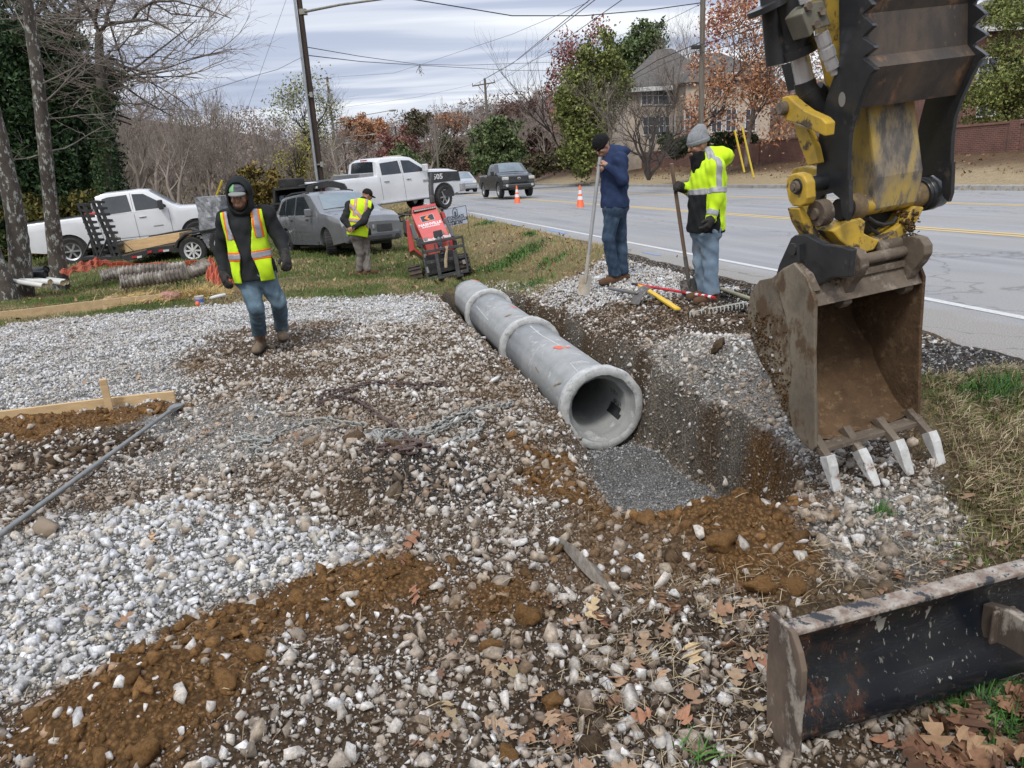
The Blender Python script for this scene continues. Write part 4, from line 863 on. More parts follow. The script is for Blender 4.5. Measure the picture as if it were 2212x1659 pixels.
def pipe(k, label):
    s0 = k*PLEN; rt_ = empty('concrete_pipe', tuple(PIPE_A+PAX*s0), label=label, cat='concrete pipe', group='concrete drain pipes laid in the trench'); o = PIPE_A+PAX*s0
    n = 64; r_ = np.random.default_rng(k+5); ph = np.linspace(0, 2*pi, n, endpoint=False); jag = .006*np.sin(ph*7+k)*np.sin(ph*3)+r_.normal(0, .0028, n)
    prof_b = [(.285, .0), (.318, -.004), (.362, -.002), (RBELL, .008), (RBELL+.001, .085), (.350, .15), (RB+.006, .205), (RB, .23)]
    pe = PLEN-.75 if k == 2 else PLEN+.05; prof_o = [(RB, .23), (RB, 1.), (RB, 1.5), (RB, pe), (RI, pe)]
    prof_i = [(.300, .003), (.291, .085), (.272, .098), (RI+.006, .100), (RI, .106), (RI, 1.2), (RI, pe)]
    def lat(name, prof, mat, rough=0.):
        V = [];
        for i, (rr, h) in enumerate(prof):
            for j in range(n):
                q = cylpt(s0+h+(jag[j] if h < .01 and rr > .3 else 0), ph[j], rr+(rough*r_.normal() if rough else 0)+(jag[j]*.8 if i < 5 else 0)); V.append(q-o)
        F = [(i*n+j, i*n+(j+1) % n, (i+1)*n+(j+1) % n, (i+1)*n+j) for i in range(len(prof)-1) for j in range(n)]
        return mesh_np(name, V, np.array(F), mat, rt_, smooth_=True)
    lat('bell', [(.300, .003)]+prof_b[1:], CONCB, .0012); lat('barrel', prof_o, CONC, .0006); lat('bore', prof_i, CONC); return rt_, o
def mark(root, o, pts, w, mat, name='paint_mark', r=RB, n=14):
    """painted patch on the barrel following photo positions"""
    V = []; F = []; hh = [cylhit(x, y, r) for x, y in pts]; m = len(hh); r_ = random.Random(len(pts)+int(pts[0][0]))
    S = np.linspace(0, m-1, n)
    for q, t in enumerate(S):
        i = min(int(t), m-2); f = t-i; s = hh[i][0]*(1-f)+hh[i+1][0]*f; p = hh[i][1]*(1-f)+hh[i+1][1]*f
        ww = w*(math.sin(pi*(q+.3)/(n-.4))**.5 if w > .02 else r_.uniform(.5, 1.2)); 
        ds = hh[-1][0]-hh[0][0]; dp = (hh[-1][1]-hh[0][1])*r; L = math.hypot(ds, dp); ns, np_ = -dp/L, ds/L
        for sg in (-1, -.5, 0, .5, 1): V.append(cylpt(s+sg*ww/2*ns, p+sg*ww/2*np_/r, r+.0035)-o)
    F = [(5*i+j, 5*i+j+1, 5*i+j+6, 5*i+j+5) for i in range(n-1) for j in range(4)]; mesh_np(name, V, F, mat, root)
P1, o1 = pipe(0, 'nearest concrete pipe, its broad rim and dark bore facing the viewer')
P2, o2 = pipe(1, 'middle concrete pipe of the trench, between the nearest and the farthest one')
P3, o3 = pipe(2, 'farthest concrete pipe, ending just before the red track loader')
mark(P1, o1, [(1196, 750), (1214, 752), (1231, 752)], .085, ORSP); mark(P1, o1, [(1145, 704), (1168, 724), (1208, 746)], .014, CHALK, 'chalk_line'); mark(P1, o1, [(1232, 785), (1256, 812)], .006, CHALK, 'chalk_line'); mark(P1, o1, [(1245, 800), (1258, 792)], .005, CHALK, 'chalk_line')
mark(P1, o1, [(1253, 808), (1276, 806)], .03, MUDP, 'mud_smear'); mark(P1, o1, [(1196, 834), (1212, 827)], .02, MUDP, 'mud_smear'); mark(P1, o1, [(1157, 793), (1165, 806)], .014, MUDP, 'mud_smear')
mark(P2, o2, [(1096, 661), (1105, 663), (1116, 666)], .11, ORSP); mark(P2, o2, [(1030, 662), (1042, 676), (1055, 691)], .014, CHALK, 'chalk_line'); mark(P2, o2, [(1090, 684), (1105, 680)], .05, MUDP, 'mud_smear')
mark(P3, o3, [(1018, 605), (1026, 606), (1037, 608)], .11, ORSP)
# stencilled block and lettering inside the bore
def bore(name, pts): V = []; [V.append(cylpt(s, p, RI-.003)-o1) for s, p in pts]; return V
def borepatch(s0, s1, p0, p1, name='stencil'):
    V = []; n = 6
    for i in range(n+1):
        for s in (s0, s1): V.append(cylpt(s, p0+(p1-p0)*i/n, RI-.003)-o1)
    mesh_np(name, V, [(2*i, 2*i+1, 2*i+3, 2*i+2) for i in range(n)], INKM, P1)
borepatch(.17, .42, -.72, -.32); borepatch(.12, .20, -.72, -.52)
def bore_text(s, s0, p0, size):
    cu = bpy.data.curves.new('t', 'FONT'); cu.body = s; cu.size = size; tmp = bpy.data.objects.new('t', cu); COL.objects.link(tmp)
    me = bpy.data.meshes.new_from_object(tmp.evaluated_get(bpy.context.evaluated_depsgraph_get())); bpy.data.objects.remove(tmp)
    for v in me.vertices: v.co = Vector(cylpt(s0+v.co.x*-1, p0+v.co.y/RI*-1, RI-.003)-o1)
    link('lettering', me, INKM, P1)
bore_text('06193', .38, -.14, .075); bore_text('0.18.21', .45, .20, .06)
# ================================================================== wooden forms, bar, cones
PINE = M('new_lumber', (.56, .40, .22), .8, (.46, .32, .17), 2.5, c3=(.36, .23, .11), sc3=10., lo3=.6, hi3=.66, stretch=(1, 6, 6), bmp=.2)
def board(a, b, h, th, label, lift=.0, group=None, mat=None, segs=6):
    A = np.array(a, float); B = np.array(b, float); d = B-A; L = np.linalg.norm(d[:2]); n = np.array([-d[1], d[0], 0])/L*th/2; V = []
    for i in range(segs+1):
        f = i/segs; p = A+d*f; w = .006*sin(f*7+L)
        for s in (-1, 1):
            for z in (-.06, h): V.append(p+n*s+[0, 0, z+lift+w]-A)
    F = [(0, 1, 3, 2), (4*segs, 4*segs+2, 4*segs+3, 4*segs+1)]
    for i in range(segs):
        k = 4*i; F += [(k, k+4, k+5, k+1), (k+2, k+3, k+7, k+6), (k+1, k+5, k+7, k+3), (k, k+2, k+6, k+4)]
    o = mesh_np('form_board', V, F, mat or PINE); o.location = A; return tag(o, label, 'board', group)
G = 'pine form boards round the gravel pad'
a = ground_at(0, 905); b = ground_at(380, 868); a2 = a+(a-b)*.7; a2[2] = a[2]; a2[2] = b[2] = min(a[2], b[2])+.0
board(a2, b, .085, .038, 'pine form board with a stake against it, half buried in clay', .0, G)
sp_ = ground_at(238, 888); m = MB(); m.box((0, 0, .08), (.05, .05, .34), taper=.97); o = m.build('wooden_stake', PINE, None, bevel=.002); o.location = (sp_[0], sp_[1], sp_[2]+.0); o.rotation_euler = (R(1), R(-1), R(25)); tag(o, 'square pine stake standing against the near form board', 'stake')
a = ground_at(-60, 700); b = ground_at(262, 662); c = ground_at(530, 633)
board(a, b, .10, .04, 'left half of the long form board between gravel and grass', .03, G); board(b+(c-b)*.003, c, .10, .04, 'right half of the long form board, ending behind the hooded man', .03, G)
STEEL = M('grey_steel', (.22, .235, .235), .5, (.30, .30, .28), 12., metal=.55, c3=(.16, .11, .07), sc3=10., lo3=.6, hi3=.7)
a = ground_at(-25, 1197)+[0, 0, .055]; b = ground_at(388, 888)+[0, 0, .06]; d = b-a; L = np.linalg.norm(d); d /= L
m = MB(); q = [a+d*L*t+[0, 0, .0-.012] for t in np.linspace(0, .93, 30)]; m.tube([x-a for x in q], [.0145]*30, 10)
sd_ = np.cross(d, [0, 0, 1.]); sd_ /= np.linalg.norm(sd_); e0 = q[-1]-a
V = []
for t, w, h in ((0, .016, .016), (.05, .030, .011), (.10, .042, .007), (.17, .044, .003)):
    for sx, sz in ((-1, -1), (1, -1), (1, 1), (-1, 1)): V.append(e0+d*t+sd_*w*sx+np.array([0, 0, h*sz]))
m.add(V, [(0, 1, 2, 3), (12, 15, 14, 13)]+[(4*i+j, 4*i+(j+1) % 4, 4*i+4+(j+1) % 4, 4*i+4+j) for i in range(3) for j in range(4)])
o = m.build('digging_bar', STEEL, None, sm=True); o.location = a; tag(o, 'long grey steel digging bar with a flat chisel end on the gravel', 'digging bar')
CON = M('cone_orange', (.78, .12, .03), .5, (.70, .10, .03), 5.); CW = M('cone_collar', (.74, .74, .74), .35, (.60, .60, .60), 6.); RUB = M('black_rubber', (.018, .018, .019), .75, (.03, .03, .031), 8., bmp=.2)
cones = [(1118, 444, 'traffic cone nearer the grey pickup, left of the two'), (1254, 454, 'traffic cone beside the man in the navy hoodie, right of the two')]
for k, (px, py, lab) in enumerate(cones):
    p = ground_at(px, py); z = p[2]
    e = empty('traffic_cone', tuple(p+[0, 0, .012]), .4*k, lab, 'traffic cone', 'orange traffic cones on the lane')
    H_ = (41 if k == 0 else 51)/PF*p[1]*.99; f = H_/.9
    m = MB(); m.box((0, 0, .018*f), (.40*f, .40*f, .036*f)); m.build('base', RUB, e, bevel=.006)
    def rr(h): return (.155-(.155-.028)*h/.86)*f
    m = MB(); m.lathe([(rr(0)+.01, .036*f), (rr(.02), .05*f), (rr(.86), .88*f), (rr(.86)*.7, .90*f), (.001, .90*f)], 28); m.build('body', CON, e, sm=True)
    for (h0, h1) in ((.37, .50), (.58, .72)):
        m = MB(); m.lathe([(rr(h0)+.004*f, h0*f), (rr(h1)+.004*f, h1*f)], 28); m.build('reflective_collar', CW, e, sm=True)
# ================================================================== chains
GALV = M('galvanised', (.33, .33, .305), .6, (.24, .24, .22), 30., metal=.15); RUSTY = M('rusty_chain', (.13, .088, .075), .8, (.085, .062, .055), 30., metal=.2)
def chain(pts, mat, label, link_l=.052, wire=.0066, seed=1):
    r_ = random.Random(seed); W = [ground_at(432+x/3.2, 778+y/3.2) for x, y in pts]; path = []; step = link_l*.70
    for A, B in zip(W[:-1], W[1:]):
        n = max(1, int(np.linalg.norm((B-A)[:2])/step)); path += [A+(B-A)*i/n for i in range(n)]
    m = MB(); o = W[0]
    for i in range(len(path)-1):
        p = path[i]; d = path[i+1]-path[i]; d[2] = 0; d /= np.linalg.norm(d)+1e-9; s = np.array([-d[1], d[0], 0]); u = np.array([0, 0, 1.])
        tl = (0 if i % 2 else pi/2)+r_.uniform(-.5, .5)+.78; s2 = s*cos(tl)+u*sin(tl); c = np.array([p[0], p[1], hz(p[0], p[1])+.026+r_.uniform(0, .008)])-o
        ring = [];
        for k in range(12):
            a = 2*pi*k/12; ring.append(c+d*(cos(a)*link_l*.27+(link_l*.22 if cos(a) > 0 else -link_l*.22))+s2*sin(a)*link_l*.33)
        ring.append(ring[0]); ring.append(ring[1]); m.tube(ring[:-1], wire, 5, cap=False)
    ob = m.build('chain', mat, None, sm=True); ob.location = o; return tag(ob, label, 'chain')
def zig(x0, y0, x1, y1, n, seed):
    r_ = random.Random(seed); return [(r_.uniform(x0, x1), y0+(y1-y0)*(i+r_.random())/n) for i in range(n)]
chain([(2150, 330), (2050, 350), (1900, 370), (1800, 400), (1700, 440), (1600, 480), (1500, 540), (1350, 520), (1200, 540), (1260, 570), (1400, 560), (1500, 550), (1620, 535), (1700, 490), (1850, 420), (1870, 400), (1950, 480), (1900, 530), (1780, 580), (1660, 590)], GALV, 'silvery chain lying in a loop, its end reaching the trench')
chain([(1130, 480), (950, 455), (850, 445), (700, 465), (620, 505), (540, 545), (480, 590)]+zig(270, 540, 470, 680, 13, 3), GALV, 'pale silvery chain ending in a small heap at the left')
chain([(1680, 190), (1500, 205), (1280, 180), (1100, 200), (950, 240), (850, 260), (830, 330), (900, 290), (1000, 280), (1080, 290), (1180, 360), (1300, 450), (1400, 540), (1470, 600)]+zig(1260, 600, 1600, 690, 12, 5), RUSTY, 'rusty brown chain crossing the gravel to a heap of links')
# ================================================================== poles, lamps and lines
WOODD = M('pole_dark', (.035, .024, .018), .85, (.055, .038, .028), 2., stretch=(3, 3, .4)); WOODG = M('pole_grey', (.17, .145, .12), .9, (.11, .092, .075), 3., stretch=(5, 5, .4)); GALP = M('conduit_grey', (.33, .35, .38), .55, (.27, .29, .31), 3.)
def pole(name, label, px, py, Y, r0, r1, ztop=None, pytop=None, mat=WOODG, cat='utility pole'):
    p = at(px, py, Y); e = empty(name, tuple(p), label=label, cat=cat); H_ = (pz(p[0], p[1], pytop) if pytop is not None else ztop)-p[2]
    m = MB(); m.tube([(0, 0, 0), (0, 0, H_*.5), (0, 0, H_)], [r0, (r0+r1)/2, r1], 12); m.build('shaft', mat, e, sm=True); return e, p, H_
def lpt(px, py, Y, p): return at(px, py, Y)-p
Y1 = 36.; e, p, H_ = pole('utility_pole', 'tall dark wooden pole with a grey conduit and lamp arm behind the gooseneck trailer', 701, 448, Y1, .145, .12, pytop=-160, mat=WOODD)
c0 = lpt(686, 395, Y1-.3, p); c1 = lpt(636, 0, Y1-.3, p); cdn = c0+(c0-c1)*.12; cup = c1+(c1-c0)*.35
m = MB(); m.tube([cdn, c0, c1, cup], .055, 8); m.build('conduit', GALP, e, sm=True)
for (x, y) in ((667, 205), (690, 355)):
    q = lpt(x, y, Y1-.2, p); m = MB(); m.box(q, (.5, .06, .06)); m.box(q+[.12, -.05, 0], (.12, .1, .22)); m.build('bracket', GALV, e)
m = MB(); q0 = lpt(655, 26, Y1, p); q1 = lpt(826, -2, Y1-4, p); q2 = q1+(q1-q0)*.35; m.tube([q0, q0*.5+q1*.5+[0, 0, .05], q1, q2], [.06, .05, .04, .035], 8); m.box(q0, (.3, .3, .22)); m.build('lamp_arm', M('lamp_arm_metal', (.34, .32, .28), .5, (.22, .21, .18), 3., metal=.3), e, sm=True)
def lamp(e, p, x0, y0, x1, y1, Y, dY=-3):
    q0 = lpt(x0, y0, Y, p); q1 = lpt(x1, y1, Y+dY, p); m = MB(); m.tube([q0, (q0+q1)/2+[0, 0, .15], q1], .035, 6); m.build('lamp_arm', GALV, e, sm=True)
    d = (q1-q0)/np.linalg.norm(q1-q0); m = MB(); m.lathe([(.01, -.1), (.13, 0), (.17, .25), (.14, .5), (.02, .62)], 12, ax='X'); o = m.build('lamp_head', GALV, e, sm=True); o.location = tuple(q1); o.rotation_euler = (0, 0, math.atan2(d[1], d[0])); o.scale = (1.2, 1, .6)
e, p, _ = pole('utility_pole', 'grey utility pole with a transformer can and long street lamp arm', 733, 395, 74, .15, .11, pytop=166)
m = MB(); q = lpt(709, 216, 74, p); m.lathe([(.02, -.55), (.3, -.5), (.3, .5), (.02, .56)], 16, c=(q[0]+.25, q[1]-.3, q[2])); m.build('transformer', M('can_grey', (.36, .37, .36), .5), e, sm=True)
m = MB(); q = lpt(702, 170, 74, p); m.box(q+[.25, 0, 0], (.7, .08, .08)); m.build('crossarm', WOODG, e); lamp(e, p, 713, 269, 842, 239, 74)
e, p, _ = pole('utility_pole', 'dark utility pole with a drooping lamp, beside the transformer pole', 733, 392, 92, .15, .12, pytop=283, mat=WOODD); lamp(e, p, 721, 303, 800, 291, 92)
e, p, _ = pole('utility_pole', 'slim dark pole with a round lamp left of the far road', 752, 396, 104, .14, .1, pytop=307, mat=WOODD); lamp(e, p, 741, 312, 744, 310, 104, 0)
e, p, _ = pole('utility_pole', 'short pale pole at the left verge of the far road', 743, 372, 135, .15, .12, pytop=331)
e, p, _ = pole('utility_pole', 'grey pole in the valley right of the far road', 821, 362, 140, .16, .12, pytop=309); m = MB(); m.box((0, 0, lpt(818, 314, 140, p)[2]), (3., .12, .14)); m.build('crossarm', WOODG, e)
e, p, _ = pole('utility_pole', 'leaning dark pole with a crossarm far up the valley', 859, 330, 170, .17, .13, pytop=272, mat=WOODD); m = MB(); m.box((0, 0, lpt(852, 276, 170, p)[2]), (4.5, .12, .14)); m.build('crossarm', WOODG, e)
e, p, _ = pole('utility_pole', 'tall crossarm pole over the green conifer', 1055, 300, 84, .16, .12, pytop=169)
def arm(e, p, x0, y0, x1, y1, Y):
    a = lpt(x0, y0, Y, p); b = lpt(x1, y1, Y, p); m = MB(); m.tube([a, b], .07, 6); 
    for f in (.02, .35, .98):
        c = a+(b-a)*f; m.tube([c, c+[0, 0, .3]], [.05, .035], 6)
    c = (a+b)/2; m.tube([a+(b-a)*.25, c-[0, 0, .9]], .03, 4); m.tube([a+(b-a)*.75, c-[0, 0, .9]], .03, 4); m.build('crossarm', WOODG, e)
arm(e, p, 1020, 186, 1069, 178, 84)
e, p, _ = pole('utility_pole', 'crossarm pole above the white pickup hood', 948, 376, 108, .16, .13, pytop=256); arm(e, p, 923, 262, 954, 263, 108)
Y7 = 38.; e, p, _ = pole('utility_pole', 'weathered grey utility pole between the house and the orange oak', 1513, 352, Y7, .14, .125, pytop=-60)
m = MB(); q = lpt(1503, 102, Y7-.2, p); m.box(q, (.42, .2, .16)); m.build('splice_case', RUB, e, bevel=.02)
LINE = M('line_black', (.02, .02, .024), .6); LINEG = M('line_grey', (.10, .10, .115), .6)
def wire(pts, r, label, mat=LINE, sag=0.):
    W = [at(x, y, Y) for x, y, Y in pts]; o = W[0].copy(); out = []
    for i in range(len(W)-1):
        for k in range(10): f = k/10; out.append(W[i]*(1-f)+W[i+1]*f-[0, 0, sag*4*f*(1-f)]-o)
    out.append(W[-1]-o); m = MB(); m.tube(out, r, 5); ob = m.build('power_line', mat, None, sm=True); ob.location = o; return tag(ob, label, 'power line', 'overhead lines')
wire([(840, -10, 30), (1106, 34, 34), (1260, 34, 36), (1400, 22, 37), (1515, 6, 38)], .022, 'thick dark cable crossing the top of the sky to the weathered pole')
wire([(664, 102, 36), (780, 122, 50), (905, 139, 70), (1000, 141, 80), (1205, 134, 95)], .02, 'upper cable running right from the dark pole, meeting the hanging clump')
wire([(668, 120, 36), (780, 133, 50), (905, 141, 70), (1106, 152, 85), (1210, 153, 95)], .022, 'lower cable running right from the dark pole')
wire([(655, 122, 36), (600, 150, 32), (553, 163, 30), (420, 205, 28), (300, 262, 27)], .010, 'thin line sloping left from the dark pole into the bare tree', LINEG)
wire([(1020, 186, 84), (1106, 138, 60), (1283, -8, 26)], .016, 'line climbing to the sky, leftmost of the pair from the crossarm', LINEG)
wire([(1069, 178, 84), (1106, 160, 72), (1200, 100, 48), (1350, -5, 27)], .016, 'single line climbing steeply to the top edge right of the pair', LINEG)
wire([(1044, 172, 84), (1120, 128, 60), (1295, -8, 26)], .016, 'line climbing to the sky, rightmost of the pair from the crossarm', LINEG)
wire([(700, 168, 74), (850, 158, 66), (917, 137, 60), (1106, 74, 45), (1270, 5, 36)], .010, 'faint line rising from the transformer pole over the sky', LINEG)
wire([(735, 233, 74), (900, 210, 78), (1020, 183, 84)], .010, 'faint line between the lamp pole and the crossarm pole', LINEG)
wire([(1540, 78, 38), (1660, 42, 30)], .022, 'upper of the dark cables right of the weathered pole'); wire([(1512, 97, 38), (1590, 75, 33), (1665, 48, 30)], .018, 'middle dark cable right of the weathered pole'); wire([(1512, 115, 38), (1590, 95, 33), (1670, 66, 30)], .016, 'lowest dark cable right of the weathered pole')
wire([(1511, 92, 38), (1420, 130, 48), (1326, 188, 62), (1200, 245, 80), (1106, 278, 95)], .022, 'black cable descending left past the grey roof')
wire([(1511, 108, 38), (1440, 135, 46), (1380, 165, 54), (1240, 255, 80), (1106, 292, 95)], .018, 'second cable descending left below the black one', LINEG)
wire([(1515, 8, 38), (1420, 55, 46), (1340, 75, 54), (1150, 130, 80), (1069, 176, 84)], .012, 'thin line from the weathered pole top down to the crossarm pole', LINEG)
wire([(954, 262, 108), (1000, 250, 95), (1040, 232, 86)], .014, 'short line between the two crossarm poles', LINEG); wire([(945, 293, 108), (1000, 275, 96), (1050, 243, 84)], .014, 'sagging lower line between the crossarm poles', LINEG)
wire([(720, 283, 92), (760, 291, 110), (850, 280, 160)], .02, 'line from the drooping lamp pole up the valley', LINEG)
q = at(907, 150, 70); r_ = random.Random(3); m = MB()
for k in range(5): m.tube([(r_.uniform(-.1, .1), 0, .3), (r_.uniform(-.25, .25), 0, 0), (r_.uniform(-.35, .35), 0, r_.uniform(-.6, -.2))], .02, 4)
o = m.build('hanging_clump', M('twine', (.16, .12, .10), .9), None); o.location = q; tag(o, 'small tangled clump hanging from the cables over the trucks', 'tangle')
# guy wires with yellow guards
YG = M('guard_yellow', (.70, .52, .04), .55, (.62, .46, .05), 4.)
def guy(x0, y0, x1, y1, x2, y2, Y, label, w=True):
    a = at(x0, y0, Y); e = empty('guy_wire', tuple(a), label=label, cat='guy wire'); b = at(x1, y1, Y)-a; m = MB(); m.tube([(0, 0, 0), b], .045, 8); m.build('yellow_guard', YG, e, sm=True)
    if w: c = at(x2, y2, Y+3)-a; m = MB(); m.tube([b*.9, c], .008, 4); m.build('cable', LINEG, e)
guy(461, 440, 480, 390, 632, -40, 31, 'yellow-guarded guy wire rising left of the hooded man')
guy(1608, 372, 1587, 281, 1560, 120, 36, 'left one of the two yellow guy guards by the brick wall', False); guy(1628, 383, 1603, 274, 1540, 20, 36, 'right one of the two yellow guy guards by the brick wall', False)
# road sign far off
a = at(925, 398, 62); e = empty('warning_sign', tuple(a), label='orange diamond warning sign seen over the white pickup hood', cat='road sign'); m = MB(); m.tube([(0, 0, -.5), (0, 0, 1.)], .03, 6); m.build('post', GALV, e)
m = MB(); m.prism([(0, -.28), (.28, 0), (0, .28), (-.28, 0)], -.01, .01, lambda u, v, h: (u, h-.04, v+.86)); m.build('panel', M('sign_orange', (.75, .30, .04), .5), e)
# ================================================================== excavator arm, bucket, thumb and blade
OX = at(1784, 458, 3.40); _e = at(2040, 411, 3.60); ex = (_e-OX)/np.linalg.norm(_e-OX); ez = np.array([0, 0, 1.])-ex*ex[2]; ez /= np.linalg.norm(ez); ey = np.cross(ez, ex)
EXC = np.stack([ex, ey, ez]); CAMP = np.array([0, 0, CH])
def L2W(p): return OX+np.asarray(p)@EXC
def Lpl(px, py, ax, c):
    d = EXC@ray(px, py); o = EXC@(CAMP-OX); t = (c-o[ax])/d[ax]; return o+d*t
YEL = M('machine_yellow', (.56, .36, .035), .5, (.40, .27, .05), 9., bmp=.25, bsc=60, bd=.003, c3=(.085, .062, .042), sc3=11., lo3=.53, hi3=.60)
YWORN = M('worn_yellow', (.52, .36, .07), .6, (.24, .20, .15), 7., bmp=.3, c3=(.11, .10, .09), sc3=14., lo3=.50, hi3=.62, stretch=(1, 1, .35), lo=.38, hi=.6)
BLK = M('machine_black', (.018, .020, .023), .3, (.035, .036, .038), 5., bmp=.15, bsc=90, bd=.002, c3=(.12, .10, .085), sc3=9., lo3=.60, hi3=.72)
MUDM = M('muddy_steel', (.15, .118, .088), .85, (.085, .062, .045), 6., bmp=.6, bsc=30., bd=.008, c3=(.23, .19, .15), sc3=12., lo3=.52, hi3=.64)
CLAYM = M('caked_clay', (.135, .08, .04), .97, (.085, .048, .024), 6., bmp=1., bsc=28., bd=.02, c3=(.20, .13, .07), sc3=18., lo3=.54, hi3=.66)
THB = M('thumb_steel', (.045, .038, .033), .6, (.14, .095, .062), 3.2, bmp=.5, bsc=30., bd=.006, c3=(.26, .14, .07), sc3=8., lo3=.56, hi3=.68, stretch=(1, 1, .5), lo=.42, hi=.66)
SIDEM = M('bucket_side_steel', (.13, .108, .08), .6, (.25, .21, .15), 4.5, bmp=.6, bsc=35., bd=.008, c3=(.10, .062, .034), sc3=9., lo3=.49, hi3=.60, stretch=(1, 1, .6))
CHR = M('chrome_rod', (.72, .73, .75), .16, (.62, .62, .64), 3., metal=.55); BLOCKM = M('valve_block', (.20, .19, .15), .55, (.14, .13, .10), 10.); WTOOTH = M('worn_tooth', (.58, .58, .57), .6, (.42, .41, .39), 14., metal=.2, bmp=.3, c3=(.20, .10, .05), sc3=7., lo3=.58, hi3=.64)
HOSE = M('hydraulic_hose', (.018, .018, .02), .5, (.03, .03, .03), 10.)
XR = empty('excavator', tuple(OX), label='yellow and black excavator arm with muddy toothed bucket, raised jagged thumb and blade', cat='excavator')
def xplace(mb, name, mat, parent=XR, **k):
    o = mb.build(name, mat, None, **k); me = o.data; n = len(me.vertices); co = np.empty(n*3, np.float32); me.vertices.foreach_get('co', co); co = co.reshape(-1, 3)@EXC; me.vertices.foreach_set('co', co.astype(np.float32).ravel()); me.update(); o.parent = parent; return o
def plate(mb, poly, x0, x1, xp=None):
    P = [Lpl(x, y, 0, x0 if xp is None else xp)[1:] for x, y in poly]; mb.prism(P, x0, x1, lambda u, v, h: (h, u, v)); return P
def fplate(mb, poly, y0, y1, yp=None):
    P = [Lpl(x, y, 1, y0 if yp is None else yp)[[0, 2]] for x, y in poly]; mb.prism(P, y0, y1, lambda u, v, h: (u, h, v)); return P
def cylx(mb, x0, x1, r, y=0, z=0, n=28): mb.lathe([(.001, x0), (r*.96, x0), (r, x0+.004), (r, x1-.004), (r*.96, x1), (.001, x1)], n, c=(0, y, z), ax='X')
def cyl(mb, a, b, r, n=20): a = np.array(a); b = np.array(b); mb.tube([a, a+(b-a)*.001, b-(b-a)*.001, b], [r*.93, r, r, r*.93], n)
# --- bucket
YO = -.10
xl = Lpl(1758, 790, 1, YO)[0]; xr = Lpl(1990, 790, 1, YO)[0]; print('bucket width', xr-xl)
c1 = lambda x, y: (1590+x/3.554, 346+y/3.554); c2_ = lambda x, y: (1590+x/3.554, 691.5+y/3.554)
prof = [c1(604, 1080), c1(540, 900), c1(440, 790), c1(360, 830), c1(275, 905), c1(180, 922), c1(112, 1010), c1(90, 1130), c1(88, 1220), c1(98, 1310), c1(135, 1440), c1(190, 1560), c1(250, 1650), c2_(300, 560), c2_(345, 660), c2_(400, 765), c2_(450, 865), c2_(520, 960), c2_(580, 1005), c2_(606, 985), c2_(610, 880), c2_(603, 600), c2_(596, 300)]
BP = [Lpl(x, y, 0, xl)[1:] for x, y in prof]
bk = empty('bucket', (0, 0, 0)); bk.parent = XR
m = MB(); m.prism(BP, xl, xl+.018, lambda u, v, h: (h, u, v)); xplace(m, 'side_plate', SIDEM, bk, bevel=.003)
m = MB(); m.prism(BP, xr-.018, xr, lambda u, v, h: (h, u, v)); xplace(m, 'side_plate', CLAYM, bk, bevel=.003)
# reinforcing strips on the near side
strip = [c1(604, 1080), c1(540, 900), c1(440, 790), c1(330, 860), c1(275, 930), c1(330, 1040), c1(380, 1200), c1(410, 1400), c1(425, 1640), c2_(400, 640), c2_(430, 830), c2_(520, 955), c2_(585, 1005), c2_(608, 975), c2_(603, 600), c2_(596, 300)]
m = MB(); plate(m, strip, xl-.014, xl-.0005, xl-.014); xplace(m, 'side_cutter', SIDEM, bk, bevel=.004)
# shell: follows the outer curve, with caked inside
cur = [BP[i] for i in range(2, 19)]; cen = np.mean(BP, 0)
def inset(P, d): return [tuple(np.array(p)+(cen-np.array(p))/np.linalg.norm(cen-np.array(p))*d) for p in P]
m = MB(); m.prism(list(cur)+inset(cur, .02)[::-1], xl+.004, xr-.004, lambda u, v, h: (h, u, v)); xplace(m, 'shell', MUDM, bk)
inn = inset(cur, .021); V = []; nx = 44; T = np.linspace(0, len(inn)-1, 60)
for t in T:
    i = min(int(t), len(inn)-2); q = np.array(inn[i])*(1-(t-i))+np.array(inn[i+1])*(t-i); dr = (cen-q)/np.linalg.norm(cen-q)
    for x in np.linspace(xl+.018, xr-.018, nx):
        e = min(x-xl, xr-x)/.12; k = .012+.02*max(0, 1-e)+.016*float(fbm(np.array([x]), np.array([t*.03]), .06, 7, 3)[0]); qq = q+dr*k; V.append((x, qq[0], qq[1]))
V = np.array(V)@EXC; mesh_np('clay_lining', V, [(i*nx+j, i*nx+j+1, (i+1)*nx+j+1, (i+1)*nx+j) for i in range(59) for j in range(nx-1)], CLAYM, bk, smooth_=True)
